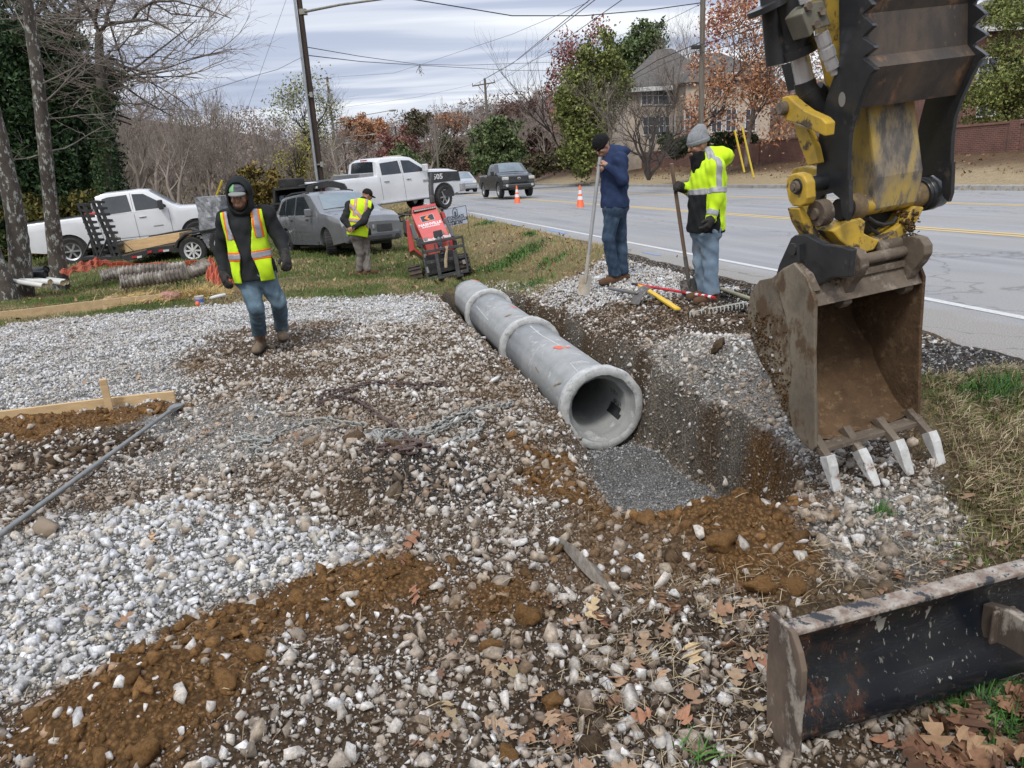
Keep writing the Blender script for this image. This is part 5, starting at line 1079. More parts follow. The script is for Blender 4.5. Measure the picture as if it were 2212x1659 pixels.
# lip and teeth
lipL = np.array(BP[18]); 
m = MB(); m.box(((xl+xr)/2, lipL[0]-.015, lipL[1]+.012), (xr-xl-.01, .075, .026)); xplace(m, 'lip', MUDM, bk, bevel=.004)
tips = [(c2_(700, 1040), c2_(780, 1320)), (c2_(945, 1000), c2_(1085, 1272)), (c2_(1230, 925), c2_(1345, 1190)), (c2_(1480, 860), c2_(1590, 1125))]
for k, (a, b) in enumerate(tips):
    x0 = xl+.028+(xr-xl-.056)*k/3; root = Lpl(*a, 0, x0); tip = Lpl(*b, 0, x0)
    if k in (1,): root = root+[0, .0, 0]
    d = tip-root; L = np.linalg.norm(d); d /= L; up = np.cross(d, [1, 0, 0]); up /= np.linalg.norm(up); up = up if up[1] < 0 else -up
    q0 = np.array([x0, lipL[0]+.0, lipL[1]+.02]); m = MB(); V = []
    for p, w, h in ((q0-d*.05, .042, .045), (root+d*.02, .036, .040)):
        for sx, sz in ((-1, -1), (1, -1), (1, 1), (-1, 1)): V.append(p+np.array([1, 0, 0])*w/2*sx+up*h/2*sz)
    m.add(V, [(0, 1, 2, 3), (4, 7, 6, 5)]+[(j, (j+1) % 4, 4+(j+1) % 4, 4+j) for j in range(4)]); th = empty('tooth'); th.parent = bk; xplace(m, 'shank', MUDM, th, bevel=.003)
    m = MB(); V = []; sec = ((0, .050, .052, 0), (.3, .052, .050, 0), (.65, .050, .030, -.003), (.93, .044, .013, -.002), (1., .036, .006, -.001))
    for f, w, h, off in sec:
        p = root+d*L*f+up*off
        for sx, sz in ((-1, -1), (1, -1), (1, 1), (-1, 1)): V.append(p+np.array([1, 0, 0])*w/2*sx+up*h/2*sz)
    ns = len(sec); m.add(V, [(0, 1, 2, 3), (4*ns-4, 4*ns-1, 4*ns-2, 4*ns-3)]+[(4*i+j, 4*i+(j+1) % 4, 4*i+4+(j+1) % 4, 4*i+4+j) for i in range(ns-1) for j in range(4)]); xplace(m, 'tooth_cap', WTOOTH, th, bevel=.004)
# ears with pin bar, and the black rear hanger
xe1 = Lpl(*c1(840, 900), 1, -.06)[0]; xe2 = Lpl(*c1(1300, 800), 1, -.06)[0]
ear = [c1(735, 800), c1(760, 730), c1(800, 690), c1(860, 680), c1(920, 700), c1(955, 760), c1(955, 830), c1(920, 900), c1(870, 960), c1(835, 1030), c1(825, 1110), c1(790, 1140), c1(755, 1120), c1(742, 1040), c1(745, 930)]
m = MB(); P = plate(m, ear, xe1-.03, xe1+.02, xe1-.03); xplace(m, 'ear', MUDM, bk, bevel=.005)
m = MB(); m.prism(P, xe2-.02, xe2+.03, lambda u, v, h: (h, u, v)); xplace(m, 'ear', MUDM, bk, bevel=.005)
pc = Lpl(*c1(800, 800), 0, xe1-.035); m = MB(); cylx(m, xe1-.055, xe1-.028, .042, pc[1], pc[2]); m.box((xe1-.06, pc[1], pc[2]), (.014, .05, .055)); xplace(m, 'pin_head', MUDM, bk, sm=True)
m = MB(); cylx(m, xe1, xe2, .026, pc[1], pc[2]); m.box(((xe1+xe2)/2, pc[1]+.01, pc[2]-.055), (xe2-xe1, .04, .03)); xplace(m, 'pin', MUDM, bk, sm=True)
m = MB(); cylx(m, xe2+.028, xe2+.05, .045, pc[1], pc[2]); xplace(m, 'pin_head', MUDM, bk, sm=True)
hang = [c1(300, 900), c1(330, 800), c1(420, 600), c1(450, 575), c1(530, 570), c1(580, 600), c1(680, 650), c1(820, 668), c1(880, 690), c1(860, 900), c1(740, 900), c1(560, 1000), c1(420, 960)]
m = MB(); plate(m, hang, xl+.05, xl+.085, xl+.05); xplace(m, 'hanger', BLK, bk, bevel=.004)
m = MB(); P = plate(m, [c1(280, 905), c1(440, 790), c1(540, 880), c1(600, 1010), c1(400, 1000)], xl+.01, xl+.05, xl+.01)
xplace(m, 'gusset', MUDM, bk, bevel=.004); m = MB(); h1 = Lpl(*c1(455, 680), 0, xl+.05); cylx(m, xl+.03, xl+.052, .028, h1[1], h1[2]); m.box((xl+.045, h1[1]-.045, h1[2]-.01), (.03, .022, .075)); xplace(m, 'bolt', BLK, bk, sm=True)
# top plate of the bucket between the ears
tp = [np.array(BP[0])+[-.0, -.03], np.array(BP[1])+[.02, 0], np.array(BP[2])+[.03, -.01], np.array(BP[0])+[.14, -.02]]
m = MB(); m.prism([tuple(p) for p in tp], xl+.018, xr-.018, lambda u, v, h: (h, u, v)); xplace(m, 'top_plate', MUDM, bk, bevel=.004)
# --- pin barrel at the stick end
m = MB(); cylx(m, -.055, .0, .060); cylx(m, -.07, -.05, .026); xplace(m, 'pin_cap', MUDM, sm=True)
LX = float(np.linalg.norm(_e-OX)); tx = lambda px: Lpl(px, 430, 1, -.05)[0]
m = MB(); cylx(m, .07, .125, .050); xplace(m, 'collar', BLK, sm=True); m = MB(); cylx(m, .115, .185, .060); cylx(m, tx(1982), tx(2010), .058); xplace(m, 'bush', M('muddy_yellow', (.24, .165, .07), .8, (.12, .085, .05), 12., bmp=.4), sm=True)
m = MB(); cylx(m, .18, tx(1984), .049); xplace(m, 'stick_tube', YEL, sm=True); m = MB(); cylx(m, tx(2004), tx(2046), .072); cylx(m, tx(2010), tx(2030), .078); xplace(m, 'collar', BLK, sm=True)
# --- stick
sw0, sw1 = Lpl(1878, 420, 1, -.02)[0], Lpl(1978, 400, 1, -.02)[0]
m = MB(); V = []; 
for z, y0, y1, dx in ((-.03, -.045, .10, 0), (.12, -.07, .14, -.012), (.55, -.04, .20, -.10), (1.05, .02, .27, -.21), (1.9, .10, .38, -.36), (2.3, .12, .36, -.42)):
    for (x, y) in ((sw0, y0), (sw1, y0), (sw1, y1), (sw0, y1)): V.append((x+dx*.62, y, z))
m.add(V, [(0, 3, 2, 1), (20, 21, 22, 23)]+[(4*i+j, 4*i+(j+1) % 4, 4*i+4+(j+1) % 4, 4*i+4+j) for i in range(5) for j in range(4)]); xplace(m, 'stick', YWORN, bevel=.012)
m = MB(); q = np.array([(sw0+sw1)/2-.26, .24, 2.3]); B1 = EXC@(np.array([2.5, .4, 3.3])-OX); m.tube([q, q*.6+B1*.4+[0, 0, .45], B1], [.15, .17, .18], 4); xplace(m, 'boom', YEL, bevel=.01)
# lower yellow bracket below the barrel, with hoses in its opening
m = MB(); fplate(m, [c1(480, 370), c1(520, 360), c1(640, 560), c1(735, 640), c1(735, 662), c1(640, 655), c1(575, 590), c1(510, 480)], .02, .10, .02); xplace(m, 'bracket', YEL, bevel=.006)
m = MB(); fplate(m, [c1(735, 545), c1(850, 470), c1(960, 440), c1(1000, 470), c1(985, 560), c1(1060, 600), c1(1110, 610), c1(1060, 690), c1(980, 715), c1(880, 680), c1(800, 620)], -.05, .06, -.05); fplate(m, [c1(1110, 600), c1(1180, 560), c1(1290, 470), c1(1370, 350), c1(1450, 360), c1(1395, 470), c1(1300, 575), c1(1180, 640), c1(1085, 690)], -.05, .06, -.05); xplace(m, 'bracket', YEL, bevel=.008)
m = MB(); fplate(m, [c1(960, 430), c1(1370, 330), c1(1300, 480), c1(1180, 580), c1(1060, 610), c1(980, 560)], .05, .09, .05); xplace(m, 'opening_shade', BLK)  # black plate closing the opening, stands for the shade inside it
for k in range(2):
    m = MB(); pts = [Lpl(*c1(*q), 1, .0-.02*k) for q in (((1000, 470), (1040, 530), (1100, 570), (1160, 560), (1195, 520), (1190, 480)), ((1010, 440), (1070, 480), (1130, 495), (1200, 480), (1230, 440)))[k]]; m.tube(pts, .010, 8); xplace(m, 'hose', HOSE, sm=True)
m = MB(); cylx(m, .25, .42, .045, -.02, -.20); xplace(m, 'coupler_tube', MUDM, sm=True)
# --- thumb
c4 = lambda x, y: (1625+x/3.764, y/3.764)
xt = .012
TL = [c4(700, -900), c4(702, 0), c4(708, 500), c4(655, 640), c4(600, 800), c4(568, 960), c4(545, 1080), c4(528, 1200), c4(520, 1400), c4(520, 1640), c1(620, 350), c1(660, 270), c1(740, 250), c1(800, 300), c1(812, 420), c1(850, 470), c1(868, 400), c1(868, 150), c4(775, 1500), c4(775, 1250), c4(790, 1080), c4(830, 930), c4(900, 740), c4(960, 600), c4(1005, 565), c4(985, 545), c4(905, 480), c4(908, 460), c4(1000, 390), c4(985, 370), c4(900, 310), c4(905, 290), c4(985, 210), c4(970, 190), c4(895, 125), c4(900, 105), c4(978, 38), c4(965, 20), c4(890, -60), c4(980, -150), c4(890, -240), c4(970, -340), c4(880, -440), c4(900, -900)]
TLP = [Lpl(x, y, 0, xt)[1:] for x, y in TL]; thm = empty('thumb'); thm.parent = XR
def npoly(P): return [tuple(p) for p in P]
# hole not cut through: pale disc painted as daylight over a dark disc
m = MB(); m.prism(npoly(TLP), xt, xt+.022, lambda u, v, h: (h, u, v)); xplace(m, 'thumb_plate', BLK, thm, bevel=.002)
xt2 = Lpl(*c4(1925, 430), 0, 0)[0]; 
# the far plate: shifted so its teeth show where the photo has them
ypt = TLP[24]; cand = np.linspace(.3, 1., 300); best = min(cand, key=lambda x: abs(ppx(L2W((x, ypt[0], ypt[1])))[0]-(1625+1935/3.764)))
print('thumb width', best); xt2 = best
m = MB(); m.prism(npoly(TLP), xt2-.022, xt2, lambda u, v, h: (h, u, v)); xplace(m, 'thumb_plate', BLK, thm, bevel=.002)
cen_ = np.array([.02, 0]); w = [np.array(TLP[i])+[.028, 0] for i in (43, 39, 35, 31, 27)]; w.append(np.array(TLP[24])+[.05, .01]); w.append(np.array(TLP[22])+[.03, 0]); w.append(np.array(TLP[21])+[.02, .02])
wb_ = [p+np.array([.03, .0]) for p in w][::-1]; m = MB(); m.prism(npoly(w+wb_), xt+.02, xt2-.02, lambda u, v, h: (h, u, v)); xplace(m, 'thumb_web', THB, thm)
hc = Lpl(*c4(730, 808), 0, xt-.001); m = MB(); V = [(xt-.0015, hc[1]+.021*cos(a), hc[2]+.030*sin(a)) for a in np.linspace(0, 2*pi, 20, endpoint=False)]; m.add(V, [tuple(range(20))]); xplace(m, 'painted_hole', M('painted_daylight', (.22, .21, .19), .8), thm)
m = MB(); V = [(xt-.001, hc[1]+.028*cos(a)+.004, hc[2]+.036*sin(a)) for a in np.linspace(0, 2*pi, 20, endpoint=False)]; m.add(V, [tuple(range(20))]); xplace(m, 'hole_rim', HOSE, thm)
m = MB(); cylx(m, xt2-.01, xt2+.02, .066); xplace(m, 'thumb_boss', MUDM, thm, sm=True)
# --- linkage, cylinder and hydraulics, left of the thumb
m = MB(); plate(m, [c4(215, 850), c4(240, 790), c4(290, 780), c4(350, 840), c4(430, 900), c4(560, 960), c4(600, 1000), c4(590, 1110), c4(480, 1060), c4(380, 1010), c4(280, 985), c4(225, 930)], -.10, -.05, -.10); xplace(m, 'link', YEL, bevel=.006)
pb = Lpl(*c4(250, 880), 0, -.11); m = MB(); cylx(m, -.125, -.095, .030, pb[1], pb[2]); cylx(m, -.13, -.12, .024, pb[1], pb[2]); xplace(m, 'link_pin', MUDM, sm=True)
m = MB(); plate(m, [c4(330, 1000), c4(440, 1050), c4(500, 1200), c4(530, 1330), c4(450, 1350), c4(390, 1200)], -.04, .0, -.04); xplace(m, 'link', YEL, bevel=.005)
m = MB(); plate(m, [c4(300, 1450), c4(330, 1370), c4(420, 1350), c4(540, 1380), c4(560, 1500), c1(620, 560), c1(540, 540), c1(470, 350)], .03, .07, .03); xplace(m, 'bracket', YEL, bevel=.006)
m = MB(); o1_ = [c1(380, 210), c1(385, 150), c1(410, 110), c1(460, 98), c1(510, 115), c1(540, 170), c1(545, 290), c1(530, 340), c1(490, 360), c1(430, 355), c1(400, 310)]; plate(m, o1_, -.13, -.08, -.13); xplace(m, 'cam_link', YEL, bevel=.008)
pb = Lpl(*c1(455, 205), 0, -.14); m = MB(); cylx(m, -.15, -.125, .026, pb[1], pb[2]); cylx(m, -.157, -.148, .014, pb[1], pb[2]); xplace(m, 'cam_pin', MUDM, sm=True); m = MB(); cylx(m, -.135, .05, .036, pb[1], pb[2]); xplace(m, 'cam_shaft', BLK, sm=True)
yc = .10
def F(x, y, yy=yc): return Lpl(*c4(x, y), 1, yy)
m = MB(); cyl(m, F(80, -1500), F(375, 435), .072, 28); cyl(m, F(362, 385), F(380, 455), .079, 28); xplace(m, 'cylinder_barrel', BLK, sm=True)
m = MB(); cyl(m, F(378, 430), F(432, 690), .040, 24); xplace(m, 'cylinder_rod', CHR, sm=True)
m = MB(); cyl(m, F(425, 660), F(460, 800), .046); m.tube([F(430, 730), F(520, 850), F(560, 960)], [.05, .06, .04], 10); cyl(m, F(520, 720), F(575, 780), .035); xplace(m, 'rod_end', HOSE, sm=True)
m = MB(); cyl(m, F(100, -600, .14), F(200, 530, .14), .045); cyl(m, F(112, 40, .10), F(125, 85, .10), .082, 24); xplace(m, 'cylinder_clamp', BLK, sm=True)
m = MB(); plate(m, [c4(235, 530), c4(340, 500), c4(370, 720), c4(290, 745)], -.0, .03, -.0); xplace(m, 'guard', BLK)
m = MB(); a = F(455, 90, -.04); fplate(m, [c4(400, 110), c4(480, 15), c4(575, 0), c4(635, 170), c4(640, 205), c4(520, 235), c4(475, 300)], -.06, .05, -.06); xplace(m, 'valve_block', BLOCKM, bevel=.006)
for q in ((450, 55), (560, 95), (515, 205)):
    p = F(*q, -.062); m = MB(); m.lathe([(.001, -.012), (.017, -.012), (.017, .004), (.001, .004)], 6, c=p, ax='Y'); xplace(m, 'bolt', MUDM)
m = MB(); cyl(m, F(425, -60, -.03), F(445, 15, -.03), .030); xplace(m, 'fitting', CHR, sm=True)
pa, pb_ = F(560, 270, -.04), F(665, 580, -.04); dd_ = pb_-pa
for f0, f1, r in ((0, .30, .030), (.30, .38, .026), (.38, .62, .032), (.62, .68, .027), (.68, .92, .028), (.92, 1.08, .018)):
    m = MB(); cyl(m, pa+dd_*f0, pa+dd_*f1, r, 10 if r > .027 else 20); xplace(m, 'fitting', CHR, sm=r < .0275)
m = MB(); plate(m, [c4(590, -700), c4(712, -700), c4(712, 520), c4(640, 700), c4(615, 750), c4(575, 600), c4(500, 320), c4(520, 300), c4(600, 250), c4(590, 0)], .045, .09, .045); xplace(m, 'stick_flange', YEL, bevel=.006)
# --- the blade
B0 = onz(1706, 1362, .385); B9 = onz(2212, 1228, .40); bx = (B9-B0)/np.linalg.norm(B9-B0); bz = np.array([0, 0, 1.])-bx*bx[2]; bz /= np.linalg.norm(bz); by = np.cross(bx, bz)  # by toward the viewer
print('blade dir', bx, B0)
BLKB = None
mm_, t, b = newmat('blade_black'); b.inputs['Roughness'].default_value = .22; b.inputs['Coat Weight'].default_value = .4
ov = N(t, 'ShaderNodeTexCoord').outputs['Object']; mp1 = N(t, 'ShaderNodeMapping'); mp1.inputs['Scale'].default_value = (1, 1, .45); t.links.new(ov, mp1.inputs[0])
c = mix(t, ramp(t, noise(t, 4., 4, .6, vec=ov), [(.4, 0.), (.65, 1.)]), (.010, .013, .018), (.022, .025, .027))
sx = N(t, 'ShaderNodeSeparateXYZ'); t.links.new(ov, sx.inputs[0]); 
rust = mathn(t, 'MULTIPLY', ramp(t, noise(t, 16., 8, .8, vec=mp1.outputs[0]), [(.50, 0.), (.62, .75)]), ramp(t, sx.outputs[0], [(.10, 1.), (.30, 0.)])); c = mix(t, rust, c, (.17, .065, .028))
big = ramp(t, noise(t, 20., 2, .5, vec=mp1.outputs[0]), [(.69, 0.), (.705, 1.)]); sm_ = ramp(t, noise(t, 75., 3, .6, vec=mp1.outputs[0]), [(.645, 0.), (.67, .8)])
reg = ramp(t, noise(t, 3.5, 3, .5, vec=ov), [(.40, 0.), (.58, 1.)]); c = mix(t, mathn(t, 'MULTIPLY', mathn(t, 'MAXIMUM', big, sm_), reg), c, (.40, .39, .34))
c = mix(t, ramp(t, noise(t, 30., 6, .8, vec=ov), [(.60, 0.), (.72, .5)]), c, (.10, .075, .05)); t.links.new(c, b.inputs['Base Color']); bump(t, b, noise(t, 60., 4, .7, vec=ov), .25, .002); BLKB = mm_
BEDGE = M('blade_edge', (.17, .12, .09), .75, (.40, .36, .31), 26., bmp=.5, bsc=50, bd=.004, c3=(.03, .032, .036), sc3=13., lo3=.52, hi3=.58)
BEND = M('blade_end', (.145, .105, .075), .8, (.075, .055, .042), 8., bmp=.5, bsc=40, bd=.004, c3=(.30, .265, .22), sc3=12., lo3=.55, hi3=.64, stretch=(1, 1, .5))
BL = empty('blade', (0, 0, 0)); BL.parent = XR
BM = Matrix(((bx[0], by[0], bz[0], B0[0]-OX[0]), (bx[1], by[1], bz[1], B0[1]-OX[1]), (bx[2], by[2], bz[2], B0[2]-OX[2]), (0, 0, 0, 1)))
def bplace(mb, name, mat, **k): o = mb.build(name, mat, None, **k); o.parent = BL; o.matrix_local = BM; return o
fx = lambda u, v, h: (h, u, v)
LB = 1.75
sec = [(-.015, -.012), (-.012, -.035), (-.03, -.07), (-.034, -.13), (-.024, -.19), (-.002, -.245), (.022, -.285), (.03, -.32), (.022, -.35), (-.01, -.37), (-.05, -.375), (-.065, -.33), (-.07, -.2), (-.065, -.06), (-.05, -.012)]
m = MB(); m.prism(sec, .012, LB-.012, fx); bplace(m, 'moldboard', BLKB, sm=True)
m = MB(); m.prism([(-.046, 0), (.012, 0), (.013, -.014), (-.04, -.018)], .0, LB, fx); bplace(m, 'top_flange', BEDGE, bevel=.004)
m = MB(); m.prism([(-.085, .004), (.012, .004), (.045, -.04), (.062, -.085), (.062, -.15), (.052, -.25), (.055, -.42), (-.07, -.44), (-.085, -.36), (-.092, -.2)], -.004, .014, fx); bplace(m, 'end_plate', BEND, bevel=.004)
m = MB(); m.prism([(-.085, .004), (.012, .004), (.045, -.04), (.062, -.085), (.062, -.15), (.052, -.25), (.055, -.40), (-.07, -.42), (-.085, -.36), (-.092, -.2)], LB-.012, LB+.006, fx); bplace(m, 'end_plate', BEND, bevel=.004)
xb_ = float(np.dot(onz(2172, 1370, .26)-B0, bx))
for kk in (0, .62):
    m = MB(); m.prism([(-.03, -.11), (.05, -.085), (.3, -.09), (.9, -.08), (.9, -.17), (.3, -.19), (.06, -.20), (-.03, -.22)], xb_+.03+kk, xb_+kk+.065, fx); m.box((xb_+.05+kk, .022, -.155), (.08, .010, .11)); bplace(m, 'push_arm', BEND, bevel=.004)
# ================================================================== vehicles
TYRE = M('tyre', (.022, .022, .023), .85, (.04, .038, .035), 6., bmp=.3, bsc=60.); RIMS = M('rim_silver', (.50, .50, .51), .3, (.40, .40, .41), 6., metal=.7); RIMW = M('rim_white', (.62, .62, .62), .45, (.50, .49, .47), 8.); DARKP = M('black_plastic', (.022, .023, .025), .55, (.035, .035, .036), 6.)
CGL = M('car_glass', (.02, .025, .03), .06, (.035, .04, .045), 2., spec=.8); CGW = M('windscreen', (.16, .20, .22), .06, (.10, .13, .15), 1.2, spec=.8); HEADL = M('headlight', (.55, .54, .48), .15, (.40, .40, .38), 8.); TAILL = M('taillight', (.32, .015, .015), .2, (.22, .01, .012), 8.)
def wheel(root, x, y, r, w, rim, out=1, spokes=6, steer=0., name='wheel'):
    t = empty(name, (x, y, r), 0); t.parent = root; t.rotation_euler = (0, 0, steer); rr = r*.64
    m = MB(); m.lathe([(rr, -w*.42), (r*.90, -w*.5), (r*.985, -w*.40), (r, -w*.2), (r, w*.2), (r*.985, w*.40), (r*.90, w*.5), (rr, w*.42)], 28, ax='Y', closed=True)
    for k in range(28):
        a = 2*pi*k/28; m.box((r*cos(a), 0, r*sin(a)), (.018, w*.82, .03), rot=np.array([[cos(a), 0, -sin(a)], [0, 1, 0], [sin(a), 0, cos(a)]]))
    m.build('tyre', TYRE, t, sm=True)
    m = MB(); s = out; m.lathe([(.001, s*w*.10), (rr*.80, s*w*.06), (rr*.86, s*w*.30), (rr, s*w*.40), (rr*1.02, s*w*.36), (rr*1.01, -s*w*.4)], 28, ax='Y')
    o = m.build('rim', rim, t, sm=True); m = MB()
    for k in range(spokes):
        a = 2*pi*k/spokes; ca, sa = cos(a), sin(a); Rm = np.array([[ca, 0, -sa], [0, 1, 0], [sa, 0, ca]]); m.box((ca*rr*.48, s*w*.24, sa*rr*.48), (rr*.86, w*.12, rr*.20), rot=Rm)
    m.lathe([(.001, s*w*.36), (rr*.2, s*w*.34), (rr*.24, s*w*.2)], 14, ax='Y'); m.build('spokes', rim, t); m = MB()
    m.lathe([(rr*.26, s*w*.115), (rr*.80, s*w*.085)], 24, ax='Y'); m.build('hub_recess', DARKP, t); return t
class Car:
    def __init__(s, **k): s.__dict__.update(k)
    def Wx(s, x):
        t0 = smooth(s.x0+.55, s.x0, x); t1 = smooth(s.x1-.75, s.x1, x); return s.W*(1-s.nr*t0-s.nf*t1)
    def side(s, x, z):
        z = np.asarray(z, float); lo = 1-.035*((np.minimum(z, s.belt)-.72)/.6)**2; return s.Wx(x)*lo-np.maximum(z-s.belt, 0)*s.tumble
    def top(s, x): return np.interp(x, [p[0] for p in s.prof], [p[1] for p in s.prof])
    def bot(s, x):
        z = np.interp(x, [s.x0, s.x0+.5, s.x1-.5, s.x1], [s.base+.10, s.base, s.base, s.base+.06])
        for xc, ra, zc in s.arch:
            d = ra*ra-(x-xc)**2
            if d > 0: z = max(z, zc+math.sqrt(d))
        return z
    def body(s, root, mat):
        xs = set(np.round(np.arange(s.x0, s.x1+.001, .05), 3)) | {round(p[0], 3) for p in s.prof}
        for xc, ra, zc in s.arch: xs |= {round(xc-ra*cos(a), 3) for a in np.linspace(.02, pi-.02, 22)}
        xs = sorted(x for x in xs if s.x0 <= x <= s.x1); V = []; n = None
        for x in xs:
            zt = float(s.top(x)); zb = min(s.bot(x), zt-.1); pts = [(0, zb), (float(s.side(x, zb))*.93, zb), (float(s.side(x, zb+.02)), zb+.025)]
            for f in (.2, .4, .6, .8): z = zb+.03+(zt-.09-zb)*f; pts.append((float(s.side(x, z)), z))
            if zt > s.belt+.12: pts[-1] = (float(s.side(x, s.belt)), s.belt) if s.belt < zt-.1 else pts[-1]; z = (s.belt+zt-.08)/2; pts.append((float(s.side(x, z)), z))
            else: pts.append(pts[-1])
            sd = float(s.side(x, zt-.05)); pts += [(sd, zt-.055), (sd-.022, zt-.018), (sd-.09, zt-.002), (sd*.5, zt+s.crown*.75), (0, zt+s.crown)]
            n = len(pts); V += [(x, y, z) for y, z in pts]+[(x, -y, z) for y, z in pts[::-1][1:-1]]
        m_ = 2*n-2; F = [(i*m_+j, (i+1)*m_+j, (i+1)*m_+(j+1) % m_, i*m_+(j+1) % m_) for i in range(len(xs)-1) for j in range(m_)]+[tuple(range(m_)), tuple((len(xs)-1)*m_+j for j in range(m_))[::-1]]
        mb = MB(); mb.add(V, F); return mb.build('body', mat, root, sm=True)
    def panel(s, root, poly, mat, name, sg=-1, eps=.006, sub=5):
        """polygon (x,z) laid on the side"""
        P = []; 
        for i in range(len(poly)):
            a = np.array(poly[i]); b = np.array(poly[(i+1) % len(poly)]); P += [tuple(a+(b-a)*k/sub) for k in range(sub)]
        c = np.mean(poly, 0); V = [(c[0], sg*(float(s.side(c[0], c[1]))+eps), c[1])]+[(x, sg*(float(s.side(x, z))+eps), z) for x, z in P]; n = len(P)
        mid = [((x+c[0])/2, (z+c[1])/2) for x, z in P]; V += [(x, sg*(float(s.side(x, z))+eps), z) for x, z in mid]
        F = [(0, 1+n+i, 1+n+(i+1) % n) for i in range(n)]+[(1+i, 1+(i+1) % n, 1+n+(i+1) % n, 1+n+i) for i in range(n)]
        m = MB(); m.add(V, F); return m.build(name, mat, root)
    def line(s, root, pts, name='door_gap', w=.010, mat=None, sg=-1):
        mb = MB(); P = []
        for a, b in zip(pts[:-1], pts[1:]):
            a = np.array(a); b = np.array(b); d = (b-a)/np.linalg.norm(b-a); nn = np.array([-d[1], d[0]])*w/2; V = []
            for k in range(7):
                p = a+(b-a)*k/6
                for q in (-1, 1): x, z = p+nn*q; V.append((x, sg*(float(s.side(x, z))+.004), z))
            mb.add(V, [(2*k, 2*k+1, 2*k+3, 2*k+2) for k in range(6)])
        return mb.build(name, mat or DARKP, root)
    def deck(s, root, xa, xb, wa, wb, mat, name, eps=.008):
        """sheet lying on the upper surface between xa and xb (windscreen, rear window, bed)"""
        V = []; nx, ny = 9, 9
        for i in range(nx):
            x = xa+(xb-xa)*i/(nx-1); w = wa+(wb-wa)*i/(nx-1); z0 = float(s.top(x))
            for j in range(ny): y = -w+2*w*j/(ny-1); V.append((x, y, z0+s.crown*max(0, 1-(abs(y)/max(s.W*.75, .1))**2)+eps+.004))
        m = MB(); m.add(V, [(i*ny+j, i*ny+j+1, (i+1)*ny+j+1, (i+1)*ny+j) for i in range(nx-1) for j in range(ny-1)]); return m.build(name, mat, root)
def car_root(name, label, Rr, Fr, cat, group=None):
    """Rr, Fr: ground points under the rear and front axle middle"""
    d = Fr-Rr; d /= np.linalg.norm(d); sd = np.cross([0, 0, 1.], d); sd /= np.linalg.norm(sd); up = np.cross(d, sd)
    e = empty(name, (0, 0, 0), label=label, cat=cat, group=group); e.matrix_world = Matrix(((d[0], sd[0], up[0], Rr[0]), (d[1], sd[1], up[1], Rr[1]), (d[2], sd[2], up[2], Rr[2]), (0, 0, 0, 1))); return e
def paint_mat(name, c, rough=.25, c2=None, dirt=None):
    return M(name, c, rough, c2 or tuple(x*.93 for x in c), 1.2, coat=.6, c3=dirt, sc3=3., lo3=.55, hi3=.75)
def near_to_axle(near, d2, half, left=False):
    n = np.array([-d2[1], d2[0], 0])*(1 if left else -1); return near-n*half
def pickup(name, label, nr, nf, wb, W, mat, prof, belt, wins, r, rim, x0, x1, base=.42, spokes=6, tumble=.24, left=False, steer=0, doors=None):
    d = nf-nr; d2 = d[:2]/np.linalg.norm(d[:2]); sgn = 1 if left else -1
    side = np.array([-d2[1], d2[0], 0])*sgn; Rr = nr-side*(W-.14); Fr = nf-side*(W-.14)
    e = car_root(name, label, Rr, Fr, 'pickup truck' if 'pickup' in name else 'car')
    c = Car(x0=x0, x1=x1, W=W, belt=belt, base=base, prof=prof, arch=[(0, r*1.2, r*.98), (wb, r*1.2, r*.98)], tumble=tumble, crown=.03, nr=.04, nf=.10); c.body(e, mat)
    for sg in (-1, 1):
        for P in wins: c.panel(e, P, CGL, 'side_window', sg)
        for P in (doors or []): c.line(e, P, 'door_gap', sg=sg)
        for xw in (0, wb): wheel(e, xw, sg*(W-.14), r, .27, rim, sg, spokes, steer if xw else 0)
        for xw in (0, wb):  # wheel-arch liner
            m = MB(); q = [(r*1.17*cos(a)+xw, r*.98+r*1.17*sin(a)) for a in np.linspace(0, pi, 15)]; m.prism(q, sg*(W-.50), sg*(W-.06), lambda u, v, h: (u, h, v)); m.build('arch_liner', DARKP, e)
    m = MB(); m.box(((x0+x1)/2, 0, base+.05), (x1-x0-.9, W*1.5, .22)); m.build('chassis', DARKP, e); return e, c
def fbox(e, name, mat, c, d, bevel=.012, rot=None):
    m = MB(); m.box(c, d, rot=rot); return m.build(name, mat, e, bevel=bevel)
def mirror_part(e, x, y, z, sg, mat, big=1.): fbox(e, 'mirror', mat, (x, y+sg*.13*big, z+.05), (.10*big, .20*big, .22*big), .03)
# --- white crew-cab at the left
WPA = paint_mat('white_car_paint', (.66, .67, .69), .25, (.60, .61, .63))
nr = at(165, 572, 22.6); nf = at(436, 534, 23.7); wb = float(np.linalg.norm(nf-nr)); k = wb/3.9
prof = [(-1.28*k, 1.22), (-1.25*k, 1.33), (.98*k, 1.36), (.99*k, 1.38), (1.06*k, 1.88), (1.35*k, 1.945), (2.35*k, 1.94), (2.62*k, 1.90), (3.38*k, 1.36), (3.5*k, 1.31), (4.4*k, 1.25), (4.75*k, 1.15), (4.86*k, .95)]
wins = [[(1.17*k, 1.32), (1.24*k, 1.78), (1.42*k, 1.82), (2.0*k, 1.83), (2.05*k, 1.34)], [(2.17*k, 1.34), (2.15*k, 1.83), (2.50*k, 1.80), (3.12*k, 1.40), (3.1*k, 1.34)]]
doors = [[(1.10*k, .62), (1.12*k, 1.30)], [(2.10*k, .50), (2.10*k, 1.86)], [(3.15*k, .50), (3.16*k, 1.30)], [(1.04*k, .60), (1.0*k, 1.3)], [(1.1*k, .60), (3.2*k, .56)]]
